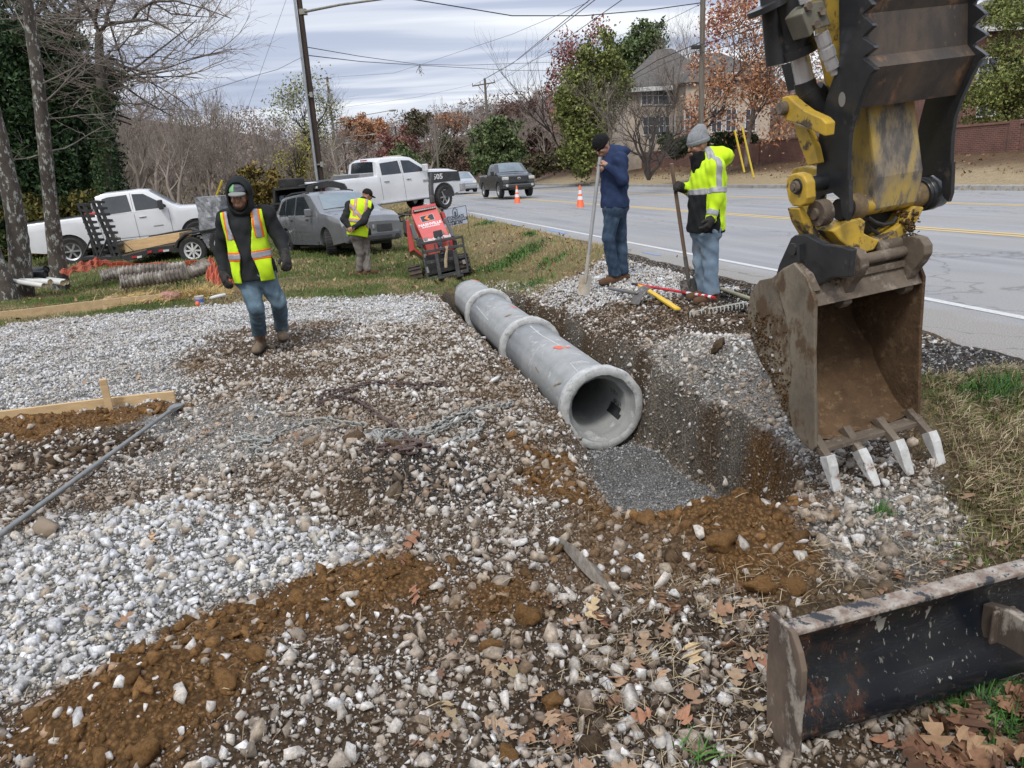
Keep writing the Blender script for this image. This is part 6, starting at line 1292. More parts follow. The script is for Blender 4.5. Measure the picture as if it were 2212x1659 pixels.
e, c = pickup('pickup_truck', 'white crew cab pickup parked behind the ramp trailer at the left', nr, nf, wb, 1.01, WPA, prof, 1.30, wins, .405, RIMS, -1.30*k, 4.88*k, doors=doors)
for sg in (-1, 1):
    fbox(e, 'taillight', TAILL, (-1.215*k, sg*.945, 1.05), (.20, .12, .36), .02); fbox(e, 'bumper', M('bumper_chrome', (.45, .45, .46), .3, metal=.6), (-1.36*k, sg*.5, .62), (.16, .98, .2), .03)
    mirror_part(e, 2.98*k, sg*.98, 1.38, sg, DARKP, 1.3)
    for xx in (1.34*k, 2.34*k): fbox(e, 'door_handle', RIMS, (xx, sg*1.0, 1.14), (.20, .04, .035), .01)
c.line(e, [(1.06*k, .505), (3.2*k, .47)], 'sill_trim', w=.06)
c.deck(e, -1.1*k, .9*k, .74, .74, DARKP, 'bed'); c.deck(e, 2.68*k, 3.34*k, .62, .74, CGW, 'windscreen', .012); fbox(e, 'badge', RIMS, (2.75*k, -1.012, .83), (.28, .008, .03), .0); fbox(e, 'tow_hook', DARKP, (-1.6*k, 0, .55), (.45, .08, .08), .01)
# diamond-plate tool box and red can in the bed
p = at(213, 462, 23.0); m = MB(); m.box((0, 0, 0), (.55, 1.5, .62)); o = m.build('tool_box', M('tread_plate', (.42, .42, .43), .35, (.30, .30, .31), 40., metal=.6, bmp=.5, bsc=60., bd=.006), None, bevel=.02); o.location = tuple(p+[0, .9, 0]); tag(o, 'silver tread-plate tool box standing behind the cab of the left white pickup', 'tool box')
p = at(190, 472, 22.9); m = MB(); m.box((0, .3, 0), (.34, .3, .3)); m.tube([(-.1, .3, .15), (-.45, .3, -.3)], .03, 6); o = m.build('fuel_can', M('can_red', (.50, .04, .03), .5), None, bevel=.02); o.location = tuple(p); tag(o, 'red fuel can in the bed of the left white pickup, behind the ramps', 'fuel can')
# --- trailer with ramps, lumber
def vprism(mb, poly, Y, th):
    P = [at(x, y, Y) for x, y in poly]; n = len(P); V = P+[p+np.array([0, th, 0]) for p in P]; V = [v-VO for v in V]
    return mb.add(V, [tuple(range(n)), tuple(range(n, 2*n))[::-1]]+[(i, n+i, n+(i+1) % n, (i+1) % n) for i in range(n)])
z4 = lambda x, y: (x/4., 346+y/4.)
YT = 20.6; VO = at(340, 545, YT); tr = empty('flatbed_trailer', tuple(VO), label='black equipment trailer with two raised ladder ramps beside the left white pickup', cat='trailer')
TRB = M('trailer_black', (.020, .021, .023), .5, (.035, .034, .033), 5.)
m = MB(); vprism(m, [z4(1050, 850), z4(1050, 830), z4(1260, 780), z4(1270, 760), z4(1490, 735), z4(1500, 760), z4(1850, 700), z4(1850, 640), z4(1590, 660), z4(1960, 590), z4(1960, 740), z4(1790, 760), z4(1500, 790), z4(1290, 805), z4(1230, 850), z4(1100, 870)], YT, .12); m.build('frame_rail', TRB, tr)
m = MB(); vprism(m, [z4(1050, 820), z4(1260, 765), z4(1960, 640), z4(1960, 655), z4(1270, 785), z4(1050, 840)], YT+.12, 1.85); m.build('deck', M('deck_planks', (.16, .12, .085), .9), tr)
m = MB(); vprism(m, [z4(1495, 765), z4(1520, 700), z4(1590, 632), z4(1860, 585), z4(1860, 600), z4(1600, 650), z4(1540, 705), z4(1525, 760)], YT-.28, .30); m.build('fender', TRB, tr, bevel=.01)
m = MB(); vprism(m, [z4(1270, 680), z4(1285, 655), z4(1640, 585), z4(1690, 605), z4(1700, 625), z4(1500, 650)], YT+2.1, .25); m.build('fender', TRB, tr, bevel=.01)
def wheel_at(root, px, py, Y, r, rim, yaw=0., ph=VO):
    p = at(px, py, Y)-VO; w_ = wheel(root, p[0], p[1], r, .22, rim, -1, 8); w_.location = tuple(p); w_.rotation_euler = (0, 0, yaw); return w_
wheel_at(tr, *z4(1675, 780), YT-.14, .37, RIMW); wheel_at(tr, *z4(1935, 725), YT-.14, .37, RIMW); wheel_at(tr, *z4(1385, 825), YT+1.9, .33, RIMW)
RW = M('reflector_white', (.6, .6, .6), .4); RD = M('reflector_red', (.45, .03, .03), .4)
for a, b, cc in ((1370, 1410, RD), (1410, 1460, RW), (1140, 1185, RD), (1185, 1225, RW), (1275, 1310, RD)):
    m = MB(); y = 785-(a-1370)*-.0 + (55 if a < 1250 else 0)+(12 if a == 1275 else 0); vprism(m, [z4(a, y+8), z4(b, y+2), z4(b, y-16), z4(a, y-10)], YT-.02, .018); m.build('reflector', cc, tr)
def ramp_(x0, y0, x1, y1, w, Y, foot):
    e = empty('ramp', (0, 0, 0)); e.parent = tr; m = MB(); n = 9
    for k in (0, 1):
        off = k*w*.72; P0 = [(x0+off, y0), (x0+off+w*.28, y0), (x1+off+w*.28, y1), (x1+off, y1)]
        vprism(m, [z4(*p) for p in P0], Y, .10)
    for k in range(n+1):
        f = k/n; x = x0+(x1-x0)*f; y = y0+(y1-y0)*f; vprism(m, [z4(x, y), z4(x+w+14, y+6), z4(x+w+16, y+26), z4(x, y+20)], Y+.01, .30)
    m.build('ladder', TRB, e); m = MB(); m.tube([at(*z4(x1-10, y1+10), Y+.1)-VO, at(*z4(x0+(x1-x0)*.72, y0+(y1-y0)*.72), Y+.1)-VO], .03, 6); m.tube([at(*z4(x1-130, y1+25), Y+.1)-VO, at(*z4(x0+(x1-x0)*.7, y0+(y1-y0)*.7), Y+.1)-VO], .025, 6); vprism(m, [z4(x1-140, y1+10), z4(x1+60, y1+0), z4(x1+60, y1+25), z4(x1-120, y1+38)], Y, .5); m.build('ramp_foot', TRB, e)
ramp_(658, 372, 835, 830, 62, YT+.9, 0); ramp_(778, 350, 985, 830, 66, YT+.1, 0)
m = MB(); m.tube([at(*z4(985, 640), YT)-VO, at(*z4(1040, 690), YT-.1)-VO, at(*z4(1160, 790), YT-.1)-VO], .012, 5); m.build('strap', TRB, tr)
VO = at(330, 515, YT+.4)
for j in range(5):
    m = MB(); y0 = -22*j; dx = (j % 2)*12; vprism(m, [z4(1028+dx, 810+y0*.9-0), z4(1548, 700+y0*.62), z4(1550, 682+y0*.62), z4(1026+dx, 790+y0*.9)], YT+.35+.03*j, .9); o = m.build('lumber_board', PINE, None); o.location = tuple(VO)
    tag(o, ['lowest pale plank layer of the lumber on the trailer', 'second plank layer from the bottom of the trailer lumber', 'middle plank layer of the trailer lumber', 'plank layer just below the top of the trailer lumber', 'topmost plank layer of the lumber on the trailer'][j], 'lumber', 'lumber on the ramp trailer')
# wrapped stack on the trailer front
p = at(470, 478, 20.9); bm = bmesh.new(); bmesh.ops.create_cube(bm, size=1); bmesh.ops.subdivide_edges(bm, edges=bm.edges, cuts=9, use_grid_fill=True)
for v in bm.verts:
    w_ = v.co.copy(); v.co = Vector((w_.x*.62, w_.y*.8, w_.z*1.35)); rr = .045*sin(w_.z*38+sin(w_.x*9)*2)+random.uniform(-.015, .015); v.co.x += math.copysign(rr, w_.x); v.co.y += math.copysign(rr, w_.y)
me = bpy.data.meshes.new('wrapped_stack'); bm.to_mesh(me); bm.free(); o = link('wrapped_stack', me, M('plastic_wrap', (.33, .34, .36), .3, (.18, .185, .20), 7., bmp=.6, bsc=12., bd=.03, spec=.7)); o.location = tuple(p); tag(o, 'stack wrapped in grey plastic on the trailer, left of the hooded man', 'wrapped stack')
# --- white heavy pickup with black front wing
nf = at(959.5, 451, 28.6); th = R(43); nr = nf-np.array([cos(th), sin(th), 0])*3.8; nr[2] = at(790, 478, 26)[2]
prof = [(-1.25, 1.36), (-1.2, 1.42), (.95, 1.44), (.96, 1.45), (1.04, 1.90), (1.25, 2.0), (2.3, 2.0), (2.55, 1.95), (3.22, 1.50), (3.4, 1.47), (4.2, 1.42), (4.6, 1.34), (4.72, 1.0)]
wins = [[(1.15, 1.44), (1.17, 1.84), (1.95, 1.88), (1.98, 1.44)], [(2.08, 1.44), (2.08, 1.88), (2.45, 1.85), (3.02, 1.49), (2.98, 1.44)]]
e, c = pickup('pickup_truck', 'white crew cab pickup with a black front wing marked 1505, nose up to the road', nr, nf, 3.8, 1.01, WPA, prof, 1.40, wins, .43, RIMS, -1.27, 4.75, base=.5, doors=[[(1.06, .62), (1.05, 1.38)], [(2.03, .55), (2.02, 1.9)], [(3.1, .55), (3.12, 1.42)]], steer=R(12))
for sg in (-1, 1):
    c.panel(e, [(3.14, .98), (3.14, 1.385), (4.66, 1.30), (4.70, .95), (4.3, .98)], DARKP, 'wing_panel', sg, .012); mirror_part(e, 2.92, sg*.98, 1.5, sg, WPA, 1.2)
    for xx in (1.3, 2.25): fbox(e, 'door_handle', RIMS, (xx, sg*1.0, 1.22), (.20, .04, .035), .01)
    fbox(e, 'side_step', RIMS, (2.05, sg*1.05, .50), (2.3, .12, .06), .02); fbox(e, 'bumper', RIMS, (4.75, sg*.5, .72), (.25, .98, .32), .05); fbox(e, 'badge', RIMS, (2.98, sg*1.005, 1.1), (.22, .012, .08), .0)
    fbox(e, 'taillight', TAILL, (-1.2, sg*.95, 1.12), (.1, .1, .4), .02)
c.deck(e, -1.1, .85, .76, .76, DARKP, 'bed'); c.deck(e, .975, 1.035, .72, .66, CGL, 'rear_window', .02); fbox(e, 'brake_lamp', TAILL, (1.12, 0, 1.965), (.06, .38, .05), .01)
m = MB(); V = [(.965, y, z) for y, z in ((-.74, 1.47), (.74, 1.47), (.66, 1.86), (-.66, 1.86))]; V = [(x+.055*(z-1.47)/.45-.004, y, z) for x, y, z in V]; m.add(V, [(0, 1, 2, 3)]); m.build('rear_window', CGL, e)
fbox(e, 'tool_box', M('bright_plate', (.50, .50, .51), .3, (.36, .36, .37), 30., metal=.6), (.6, 0, 1.47), (.55, 1.75, .18), .02)
for y in (-.45, -.22, 0, .22, .45): fbox(e, 'roof_marker', M('marker_glass', (.6, .5, .35), .3), (2.35, y, 2.04), (.14, .07, .03), .01)
T = Matrix(((1, 0, 0, 3.48), (0, 0, -1, -1.012), (0, 1, 0, 1.18), (0, 0, 0, 1))); text_obj('number', '1505', M('number_white', (.7, .7, .7), .5), e, .26, T, .004, 1.2, .006)
# --- grey hatchback
VG = paint_mat('grey_car_paint', (.14, .145, .15), .24, (.11, .115, .12)); CLAD = M('grey_cladding', (.095, .10, .108), .5)
nf = at(720, 551, 18.8); nr = at(635, 547, 21.2); d = nf-nr; wb = float(np.linalg.norm(d)); k = wb/2.6; print('hatch wheelbase', wb)
prof = [(-.80, .95), (-.76, 1.08), (-.62, 1.22), (-.36, 1.50), (-.1, 1.545), (.9, 1.58), (1.35, 1.56), (1.62, 1.50), (2.32, 1.10), (2.42, 1.055), (3.0, .97), (3.32, .86), (3.42, .72)]; prof = [(x*k, z) for x, z in prof]
wins = [[(-.42, 1.08), (-.22, 1.40), (.0, 1.46), (.06, 1.05)], [(.12, 1.05), (.07, 1.47), (.70, 1.50), (.74, 1.03)], [(.83, 1.03), (.80, 1.50), (1.25, 1.49), (1.85, 1.12), (1.86, 1.02)]]; wins = [[(x*k, z) for x, z in w] for w in wins]
drs = [[(.76, .40), (.78, 1.02), (.75, 1.5)], [(1.85, .40), (1.92, 1.05)], [(.10, 1.0), (.16, .75), (.42, .60), (.5, .40)]]
e, c = pickup('hatchback_car', 'dark grey hatchback parked on the grass behind the bending man', nr, nf, wb, .885, VG, prof, 1.02, wins, .315, M('rim_dark', (.10, .10, .105), .4, metal=.5), -.82*k, 3.44*k, base=.24, tumble=.30, doors=[[(x*k, z) for x, z in q] for q in drs], steer=R(-24), spokes=5)
c.deck(e, 1.66*k, 2.30*k, .52, .70, CGW, 'windscreen', .012)
for sg in (-1, 1):
    c.panel(e, [(q[0]*k, q[1]) for q in [(.45, .26), (.45, .36), (2.15, .36), (2.15, .26)]], CLAD, 'side_skirt', sg, .02)
    hl = [(3.0*k, sg*.80, .70), (3.36*k, sg*.64, .68), (3.38*k, sg*.52, .74), (3.10*k, sg*.58, .90), (2.78*k, sg*.72, .93), (2.72*k, sg*.79, .86)]
    m = MB(); V = [(x+.03, y*1.02, z) for x, y, z in hl]+[(x-.08, y*.9, z-.02) for x, y, z in hl]; m.add(V, [tuple(range(6)), tuple(range(6, 12))[::-1]]+[(i, (i+1) % 6, 6+(i+1) % 6, 6+i) for i in range(6)]); m.build('headlight', HEADL, e, bevel=.01)
    m = MB(); cyl(m, (3.40*k, sg*.62, .36), (3.47*k, sg*.62, .36), .06); m.build('fog_lamp', DARKP, e); mirror_part(e, 1.95*k, sg*.86, 1.02, sg, VG, .9)
    for xx in (.55*k, 1.62*k): c.panel(e, [(xx-.09, .88), (xx+.09, .885), (xx+.09, .92), (xx-.09, .915)], DARKP, 'door_handle', sg, .02)
    m = MB(); m.tube([(-.3*k, sg*.62, 1.55), (.2*k, sg*.63, 1.61), (1.0*k, sg*.63, 1.61), (1.3*k, sg*.62, 1.57)], .022, 6); m.build('roof_rail', DARKP, e)
    m = MB(); m.prism([(3.42*k-.02, .50), (3.45*k, .50), (3.43*k, .66), (3.38*k, .70)], sg*.10, sg*.50, lambda u, v, h: (u, h, v)); m.build('grille', DARKP, e)
fbox(e, 'lower_grille', DARKP, (3.44*k, 0, .36), (.05, .95, .10), .01); fbox(e, 'bumper', CLAD, (3.36*k, 0, .40), (.20, 1.50, .26), .07); fbox(e, 'emblem', RIMS, (3.44*k, 0, .62), (.03, .05, .10), .01)
c.line(e, [(.15*k, .63), (1.75*k, .60)], 'door_trim', w=.03, mat=VG)
# --- grey pickup on the road
TG = paint_mat('charcoal_paint', (.035, .040, .044), .25)
nf = at(1082, 427, 41.4); d = np.array([.27, -.963, 0]); nr = nf-d*3.24; nr[2] = at(1052, 426, 44.4)[2]
prof = [(-1.08, 1.12), (-1.0, 1.22), (1.0, 1.24), (1.02, 1.26), (1.2, 1.70), (1.45, 1.79), (2.1, 1.79), (2.25, 1.76), (2.95, 1.28), (3.1, 1.22), (3.9, 1.13), (4.05, 1.0), (4.1, .8)]
wins = [[(1.15, 1.24), (1.28, 1.62), (1.85, 1.66), (1.85, 1.23)], [(1.93, 1.23), (1.93, 1.66), (2.2, 1.64), (2.72, 1.27), (2.7, 1.22)]]
e, c = pickup('pickup_truck', 'charcoal pickup driving along the road toward the cones', nr, nf, 3.24, .945, TG, prof, 1.18, wins, .385, RIMS, -1.10, 4.12, base=.42, doors=[[(1.9, .5), (1.9, 1.65)], [(2.85, .5), (2.86, 1.2)], [(1.02, .5), (1.0, 1.2)]])
c.deck(e, 2.28, 2.92, .60, .72, CGW, 'windscreen', .012); fbox(e, 'grille_surround', TG, (4.10, 0, .92), (.10, 1.10, .42), .06); fbox(e, 'grille', DARKP, (4.145, 0, .92), (.05, .92, .33), .03); fbox(e, 'bumper', TG, (4.12, 0, .58), (.22, 1.72, .22), .06); fbox(e, 'skid_plate', DARKP, (4.08, 0, .46), (.2, 1.1, .14), .03)
m = MB(); m.lathe([(.05, -.01), (.09, 0), (.05, .01)], 20, ax='X'); o = m.build('emblem', RIMS, e, sm=True); o.location = (4.18, 0, .96); o.scale = (1, 1.1, .7)
for sg in (-1, 1):
    fbox(e, 'headlight', HEADL, (4.03, sg*.72, .98), (.22, .34, .17), .04); m = MB(); cyl(m, (4.2, sg*.70, .62), (4.25, sg*.70, .62), .07); m.build('fog_lamp', HEADL, e); mirror_part(e, 2.65, sg*.92, 1.24, sg, DARKP, 1.); c.deck(e, -.95, .95, .7, .7, DARKP, 'bed')
# --- silver car behind the white bonnet, and far cars
SV = paint_mat('silver_paint', (.28, .30, .33), .25)
def small_car(label, pf, Y, d, mat, zpx=None):
    nf = at(pf[0], pf[1], Y); nr = nf-np.array([d[0], d[1], 0])*2.7; prof = [(-.75, .95), (-.7, 1.15), (.0, 1.45), (.9, 1.49), (1.3, 1.46), (2.35, .98), (3.1, .82), (3.35, .65)]
    wins = [[(-.1, 1.05), (.1, 1.33), (.7, 1.38), (.72, 1.02)], [(.8, 1.02), (.78, 1.38), (1.2, 1.36), (1.9, 1.02)]]
    e, c = pickup('car', label, nr, nf, 2.7, .87, mat, prof, .98, wins, .31, RIMS, -.77, 3.38, base=.22, tumble=.3); c.deck(e, 1.36, 2.3, .52, .68, CGW, 'windscreen', .012)
    for sg in (-1, 1): fbox(e, 'headlight', M('lamp_lit', (.75, .75, .60), .2), (3.22, sg*.62, .72), (.25, .28, .16), .04)
    fbox(e, 'bumper', mat, (3.32, 0, .42), (.2, 1.5, .3), .07); return e
small_car('silver car with its headlight on, half hidden by the white pickup bonnet', (985, 417), 57, (.25, -.97), SV)
small_car('dark car going away far up the valley road', (757, 356), 205, (.1, 1), paint_mat('dark_paint', (.05, .05, .055)))
small_car('pale car coming down the far road, right of the headlights', (781, 366), 158, (.1, -1), SV)
small_car('car with bright headlights on the far road', (770, 371), 150, (.1, -1), paint_mat('cream_paint', (.4, .4, .36)))
# --- gooseneck trailer with spare tyre
z3 = lambda x, y: (570+x/4.32, 346+y/4.32)
YG_ = 24.6; VO = at(660, 460, YG_); gt = empty('gooseneck_trailer', tuple(VO), label='black gooseneck trailer with an open tool compartment, hitched to the white pickup', cat='trailer')
m = MB(); vprism(m, [z3(80, 262), z3(395, 240), z3(400, 255), z3(95, 285)], YG_, 2.1); vprism(m, [z3(80, 262), z3(105, 285), z3(108, 395), z3(90, 400)], YG_, 2.1); vprism(m, [z3(60, 400), z3(290, 392), z3(290, 410), z3(70, 418)], YG_, 2.1); vprism(m, [z3(385, 245), z3(460, 235), z3(455, 330), z3(400, 330)], YG_, 2.1); vprism(m, [z3(90, 270), z3(400, 250), z3(400, 400), z3(90, 405)], YG_+1.2, .1); m.build('tool_compartment', TRB, gt)
m = MB(); vprism(m, [z3(395, 240), z3(580, 195), z3(640, 192), z3(745, 218), z3(770, 255), z3(768, 300), z3(745, 300), z3(700, 262), z3(600, 250), z3(455, 285), z3(455, 330), z3(400, 300)], YG_+.3, .16); vprism(m, [z3(395, 240), z3(580, 195), z3(640, 192), z3(745, 218), z3(770, 255), z3(745, 300), z3(700, 262), z3(600, 250), z3(455, 285)], YG_+1.5, .16); vprism(m, [z3(320, 235), z3(600, 190), z3(610, 200), z3(330, 245)], YG_+.3, 1.3); m.build('neck', TRB, gt, bevel=.01)
m = MB(); vprism(m, [z3(60, 418), z3(290, 410), z3(500, 330), z3(740, 318), z3(740, 330), z3(510, 345), z3(300, 440), z3(60, 450)], YG_+.3, .14); vprism(m, [z3(20, 440), z3(560, 440), z3(560, 470), z3(20, 480)], YG_+.5, 1.4); m.build('frame_rail', TRB, gt)
for x0, x1, cc in ((452, 475, RD), (475, 500, RW)): m = MB(); vprism(m, [z3(x0, 268), z3(x1, 263), z3(x1, 243), z3(x0, 247)], YG_+.27, .03); m.build('reflector', cc, gt)
for x, w_, cc in ((142, 44, (.30, .36, .42)), (195, 70, (.03, .03, .035)), (250, 40, (.10, .28, .50))):
    m = MB(); vprism(m, [z3(x, 390), z3(x+w_, 388), z3(x+w_, 325), z3(x, 335)], YG_+.35, .4); m.build('stored_jug', M('jug%d' % x, cc, .5), gt, bevel=.03)
p = at(*z3(258, 212), YG_+.9); e = empty('spare_tyre', tuple(p), label='spare tyre lying flat on top of the gooseneck trailer', cat='tyre'); m = MB(); m.lathe([(.22, -.12), (.36, -.15), (.405, -.12), (.415, 0), (.405, .12), (.36, .15), (.22, .12)], 32, closed=True)
for k in range(30):
    a = 2*pi*k/30; m.box((.413*cos(a), .413*sin(a), 0), (.02, .035, .2), rot=np.array([[cos(a), -sin(a), 0], [sin(a), cos(a), 0], [0, 0, 1]]))
m.build('tread', TYRE, e, sm=True); m = MB(); m.lathe([(.001, -.03), (.22, -.06)], 24); m.build('rim', DARKP, e)
# ================================================================== people
def rc(a, b, ra, rb):
    a = np.array(a, float); b = np.array(b, float); d = b-a; L = d@d+1e-12
    def f(P):
        t = np.clip(((P-a)@d)/L, 0, 1); return np.linalg.norm(P-a-t[:, None]*d, axis=1)-(ra+(rb-ra)*t)
    return f
def el(c, r, Rm=None):
    c = np.array(c, float); r = np.array(r, float)
    def f(P):
        q = P-c
        if Rm is not None: q = q@np.asarray(Rm).T
        k0 = np.linalg.norm(q/r, axis=1); k1 = np.linalg.norm(q/(r*r), axis=1)+1e-9; return k0*(k0-1)/k1
    return f
def su(fs, k=.03):
    def f(P):
        d = fs[0](P)
        for g_ in fs[1:]:
            e = g_(P); h = np.clip(.5+.5*(e-d)/k, 0, 1); d = e*(1-h)+d*h-k*h*(1-h)
        return d
    return f
def sub(a, b): return lambda P: np.maximum(a(P), -b(P))
def inter(a, *bs):
    def f(P):
        d = a(P)
        for b in bs: d = np.maximum(d, b(P))
        return d
    return f
def off(a, d): return lambda P: a(P)-d
def slab_(c, n, h): c = np.array(c, float); n = np.array(n, float)/np.linalg.norm(n); return lambda P: np.abs((P-c)@n)-h
def half(c, n): c = np.array(c, float); n = np.array(n, float)/np.linalg.norm(n); return lambda P: (P-c)@n
def folds(a, amp=.006, s=1., seed=0.):
    def f(P):
        x, y, z = P.T*s
        n = np.sin(31*z+9*np.sin(11*x+seed)+5*np.sin(13*y))*.5+np.sin(17*x+23*z+4*np.sin(19*y+seed))*.5+.5*np.sin(55*z+21*x+seed)*np.sin(37*y)
        return a(P)+amp*n
    return f
def smesh(f, lo, hi, h, name, mat, parent, origin):
    lo = np.array(lo, float); n = np.ceil((np.array(hi)-lo)/h/4).astype(int)*4+1; H4 = h*4
    nc = (n-1)//4; ax = [lo[i]+H4*(np.arange(nc[i])+.5) for i in range(3)]; G = np.stack(np.meshgrid(*ax, indexing='ij'), -1).reshape(-1, 3); fc = f(G).reshape(nc)
    act = np.abs(fc) < H4*1.6; big = np.where(fc < 0, -1., 1.)
    Fg = np.ones(n); bb = np.repeat(np.repeat(np.repeat(big, 4, 0), 4, 1), 4, 2); Fg[:-1, :-1, :-1] = bb
    aa = np.zeros(n, bool); ab = np.repeat(np.repeat(np.repeat(act, 4, 0), 4, 1), 4, 2)
    for dx in (0, 1):
        for dy in (0, 1):
            for dz in (0, 1): aa[dx:n[0]-1+dx, dy:n[1]-1+dy, dz:n[2]-1+dz] |= ab
    idx = np.argwhere(aa); Fg[aa] = f(lo+idx*h)
    S = Fg < 0; c = np.zeros(tuple(n-1), int); corners = [(i, j, k) for i in (0, 1) for j in (0, 1) for k in (0, 1)]
    for i, j, k in corners: c += S[i:n[0]-1+i, j:n[1]-1+j, k:n[2]-1+k]
    cells = np.argwhere((c > 0) & (c < 8)); vid = -np.ones(tuple(n-1), int); vid[tuple(cells.T)] = np.arange(len(cells))
    acc = np.zeros((len(cells), 3)); cnt = np.zeros(len(cells))
    for a in corners:
        for axd in range(3):
            if a[axd]: continue
            b = list(a); b[axd] = 1; fa = Fg[tuple((cells+a).T)]; fb = Fg[tuple((cells+b).T)]; m = (fa < 0) != (fb < 0); t = np.where(m, fa/(fa-fb+1e-12), 0)
            p = cells+np.array(a, float); p[:, axd] += t; acc[m] += p[m]; cnt[m] += 1
    V = lo+acc/cnt[:, None]*h; Fs = []
    for axd in range(3):
        o1, o2 = [i for i in range(3) if i != axd]; sl0 = [slice(0, n[i]) for i in range(3)]; sl1 = list(sl0); sl0[axd] = slice(0, n[axd]-1); sl1[axd] = slice(1, n[axd])
        ch = S[tuple(sl0)] != S[tuple(sl1)]; E = np.argwhere(ch); E = E[(E[:, o1] > 0) & (E[:, o2] > 0) & (E[:, o1] < n[o1]-1) & (E[:, o2] < n[o2]-1)]
        if not len(E): continue
        def vi(d1, d2): q = E.copy(); q[:, o1] += d1; q[:, o2] += d2; return vid[tuple(q.T)]
        q = np.stack([vi(-1, -1), vi(0, -1), vi(0, 0), vi(-1, 0)], 1); flip = S[tuple(E.T)]
        if axd == 1: flip = ~flip
        q[~flip] = q[~flip][:, ::-1]; Fs.append(q)
    F = np.concatenate(Fs); F = F[(F >= 0).all(1)]
    return mesh_np(name, V-np.array(origin), F, mat, parent, smooth_=True)
def unit(v): v = np.array(v, float); return v/np.linalg.norm(v)
SKIN1 = M('skin_warm', (.30, .155, .095), .55, (.26, .125, .075), 20.); SKIN2 = M('skin_light', (.36, .20, .145), .55, (.30, .15, .105), 20.)
EYEW = M('eye_white', (.45, .42, .38), .3); EYED = M('eye_dark', (.012, .009, .007), .2); HAIRM = M('hair_black', (.012, .010, .009), .8)
def fabric(name, c, c2=None, sc=7., c3=None, sc3=9., rough=.9, lo3=.58, hi3=.7): return M(name, c, rough, c2, sc, bmp=.25, bsc=140., bd=.002, c3=c3, sc3=sc3, lo3=lo3, hi3=hi3, spec=.2)
HIVIS = fabric('hi_vis_yellow', (.52, .76, .02), (.52, .75, .03), 5., (.30, .42, .06), 3., lo3=.62, hi3=.72); HIORA = fabric('hi_vis_orange', (.85, .17, .03), (.75, .15, .03)); REFL = M('reflective_tape', (.34, .34, .36), .4, (.27, .27, .29), 20.)
def head_parts(root, o, c, fd, up, skin, beard=0, nm=''):
    """returns the face primitives in world space, adds eyes"""
    fd = unit(fd); sd = unit(np.cross(fd, up)); up = np.cross(sd, fd); Rm = np.stack([sd, fd, up]); L = lambda x, y, z: c+sd*x+fd*y+up*z
    pr = [el(L(0, -.008, .03), (.074, .095, .092), Rm), el(L(0, .012, -.035), (.060, .070, .075), Rm), rc(L(0, .05, -.085), L(0, .052, -.082), .026, .026),
          rc(L(0, .088, .012), L(0, .104, -.026), .009, .014), el(L(0, .082, .024), (.050, .014, .009), Rm), rc(L(-.02, .086, -.058), L(.02, .086, -.058), .008, .008), rc(L(-.017, .084, -.069), L(.017, .084, -.069), .008, .008),
          rc(L(-.042, .062, -.02), L(-.045, .055, -.03), .02, .018), rc(L(.042, .062, -.02), L(.045, .055, -.03), .02, .018), el(L(-.076, -.006, -.005), (.010, .020, .032), Rm), el(L(.076, -.006, -.005), (.010, .020, .032), Rm)]
    for s in (-1, 1):
        m = MB(); cc = L(s*.031, .079, .006)-o; bm = bmesh.new(); bmesh.ops.create_uvsphere(bm, u_segments=10, v_segments=8, radius=.0125); me = bpy.data.meshes.new('eye'); bm.to_mesh(me); bm.free(); e = link('eye', me, EYEW, root); e.location = tuple(cc); e.scale = (1, 1, .62)
        m.add(*_disc(cc+fd*.0118, fd, .0058)); m.build('iris', EYED, root)
        m = MB(); m.tube([L(s*.014, .091, .024)-o, L(s*.034, .091, .030)-o, L(s*.052, .080, .024)-o], [.0035, .005, .003], 5); m.build('eyebrow', HAIRM, root)
    m = MB(); m.tube([L(-.022, .0925, -.0635)-o, L(0, .0965, -.063)-o, L(.022, .0925, -.0635)-o], .0022, 5); m.build('lips', M('lip_line', (.09, .035, .028), .6), root)
    return pr, L, Rm, fd, sd, up
def _disc(c, n, r):
    n = unit(n); a = unit(np.cross(n, [0, 0, 1.3])); b = np.cross(n, a); return [c+a*r*cos(t)+b*r*sin(t) for t in np.linspace(0, 2*pi, 12, endpoint=False)], [tuple(range(12))]
def hand_prims(w, d, palm_n, curl=.5, s=1., side=1, rad=.0085, spread=.18):
    """palm and five fingers from wrist w along d; palm_n is the way the palm faces"""
    d = unit(d); n = unit(np.array(palm_n)-d*(np.array(palm_n)@d)); t = np.cross(d, n)*side; out = [rc(w, w+d*.03*s, .024*s, .028*s), rc(w+d*.03*s-t*.02*s, w+d*.085*s-t*.026*s, .017*s, .015*s), rc(w+d*.03*s, w+d*.088*s, .018*s, .015*s), rc(w+d*.03*s+t*.018*s, w+d*.082*s+t*.026*s, .017*s, .014*s)]
    fs = []
    for i, (o_, L) in enumerate(((-.030, .068), (-.010, .078), (.011, .073), (.031, .058))):
        b = w+d*.088*s+t*o_*s; dd = unit(d+t*spread*(o_/.03)); a = curl*.9; d1 = unit(dd*cos(a)+n*sin(a)); d2 = unit(dd*cos(a*2.1)+n*sin(a*2.1)); d3 = unit(dd*cos(a*2.9)+n*sin(a*2.9)); r = rad*s*1.15
        p1 = b+d1*L*.45*s; p2 = p1+d2*L*.33*s; p3 = p2+d3*L*.25*s; fs += [rc(b, p1, r*1.1, r), rc(p1, p2, r, r*.95), rc(p2, p3, r*.95, r*.8)]
    b = w+d*.03*s-t*.024*s; p1 = b+unit(-t*.75+d*.6+n*.3)*.045*s; p2 = p1+unit(-t*.25+d*.9+n*(.35+curl*.6))*.034*s; fs += [rc(b, p1, .013*s, .0105*s), rc(p1, p2, .0105*s, .009*s)]
    return out, fs
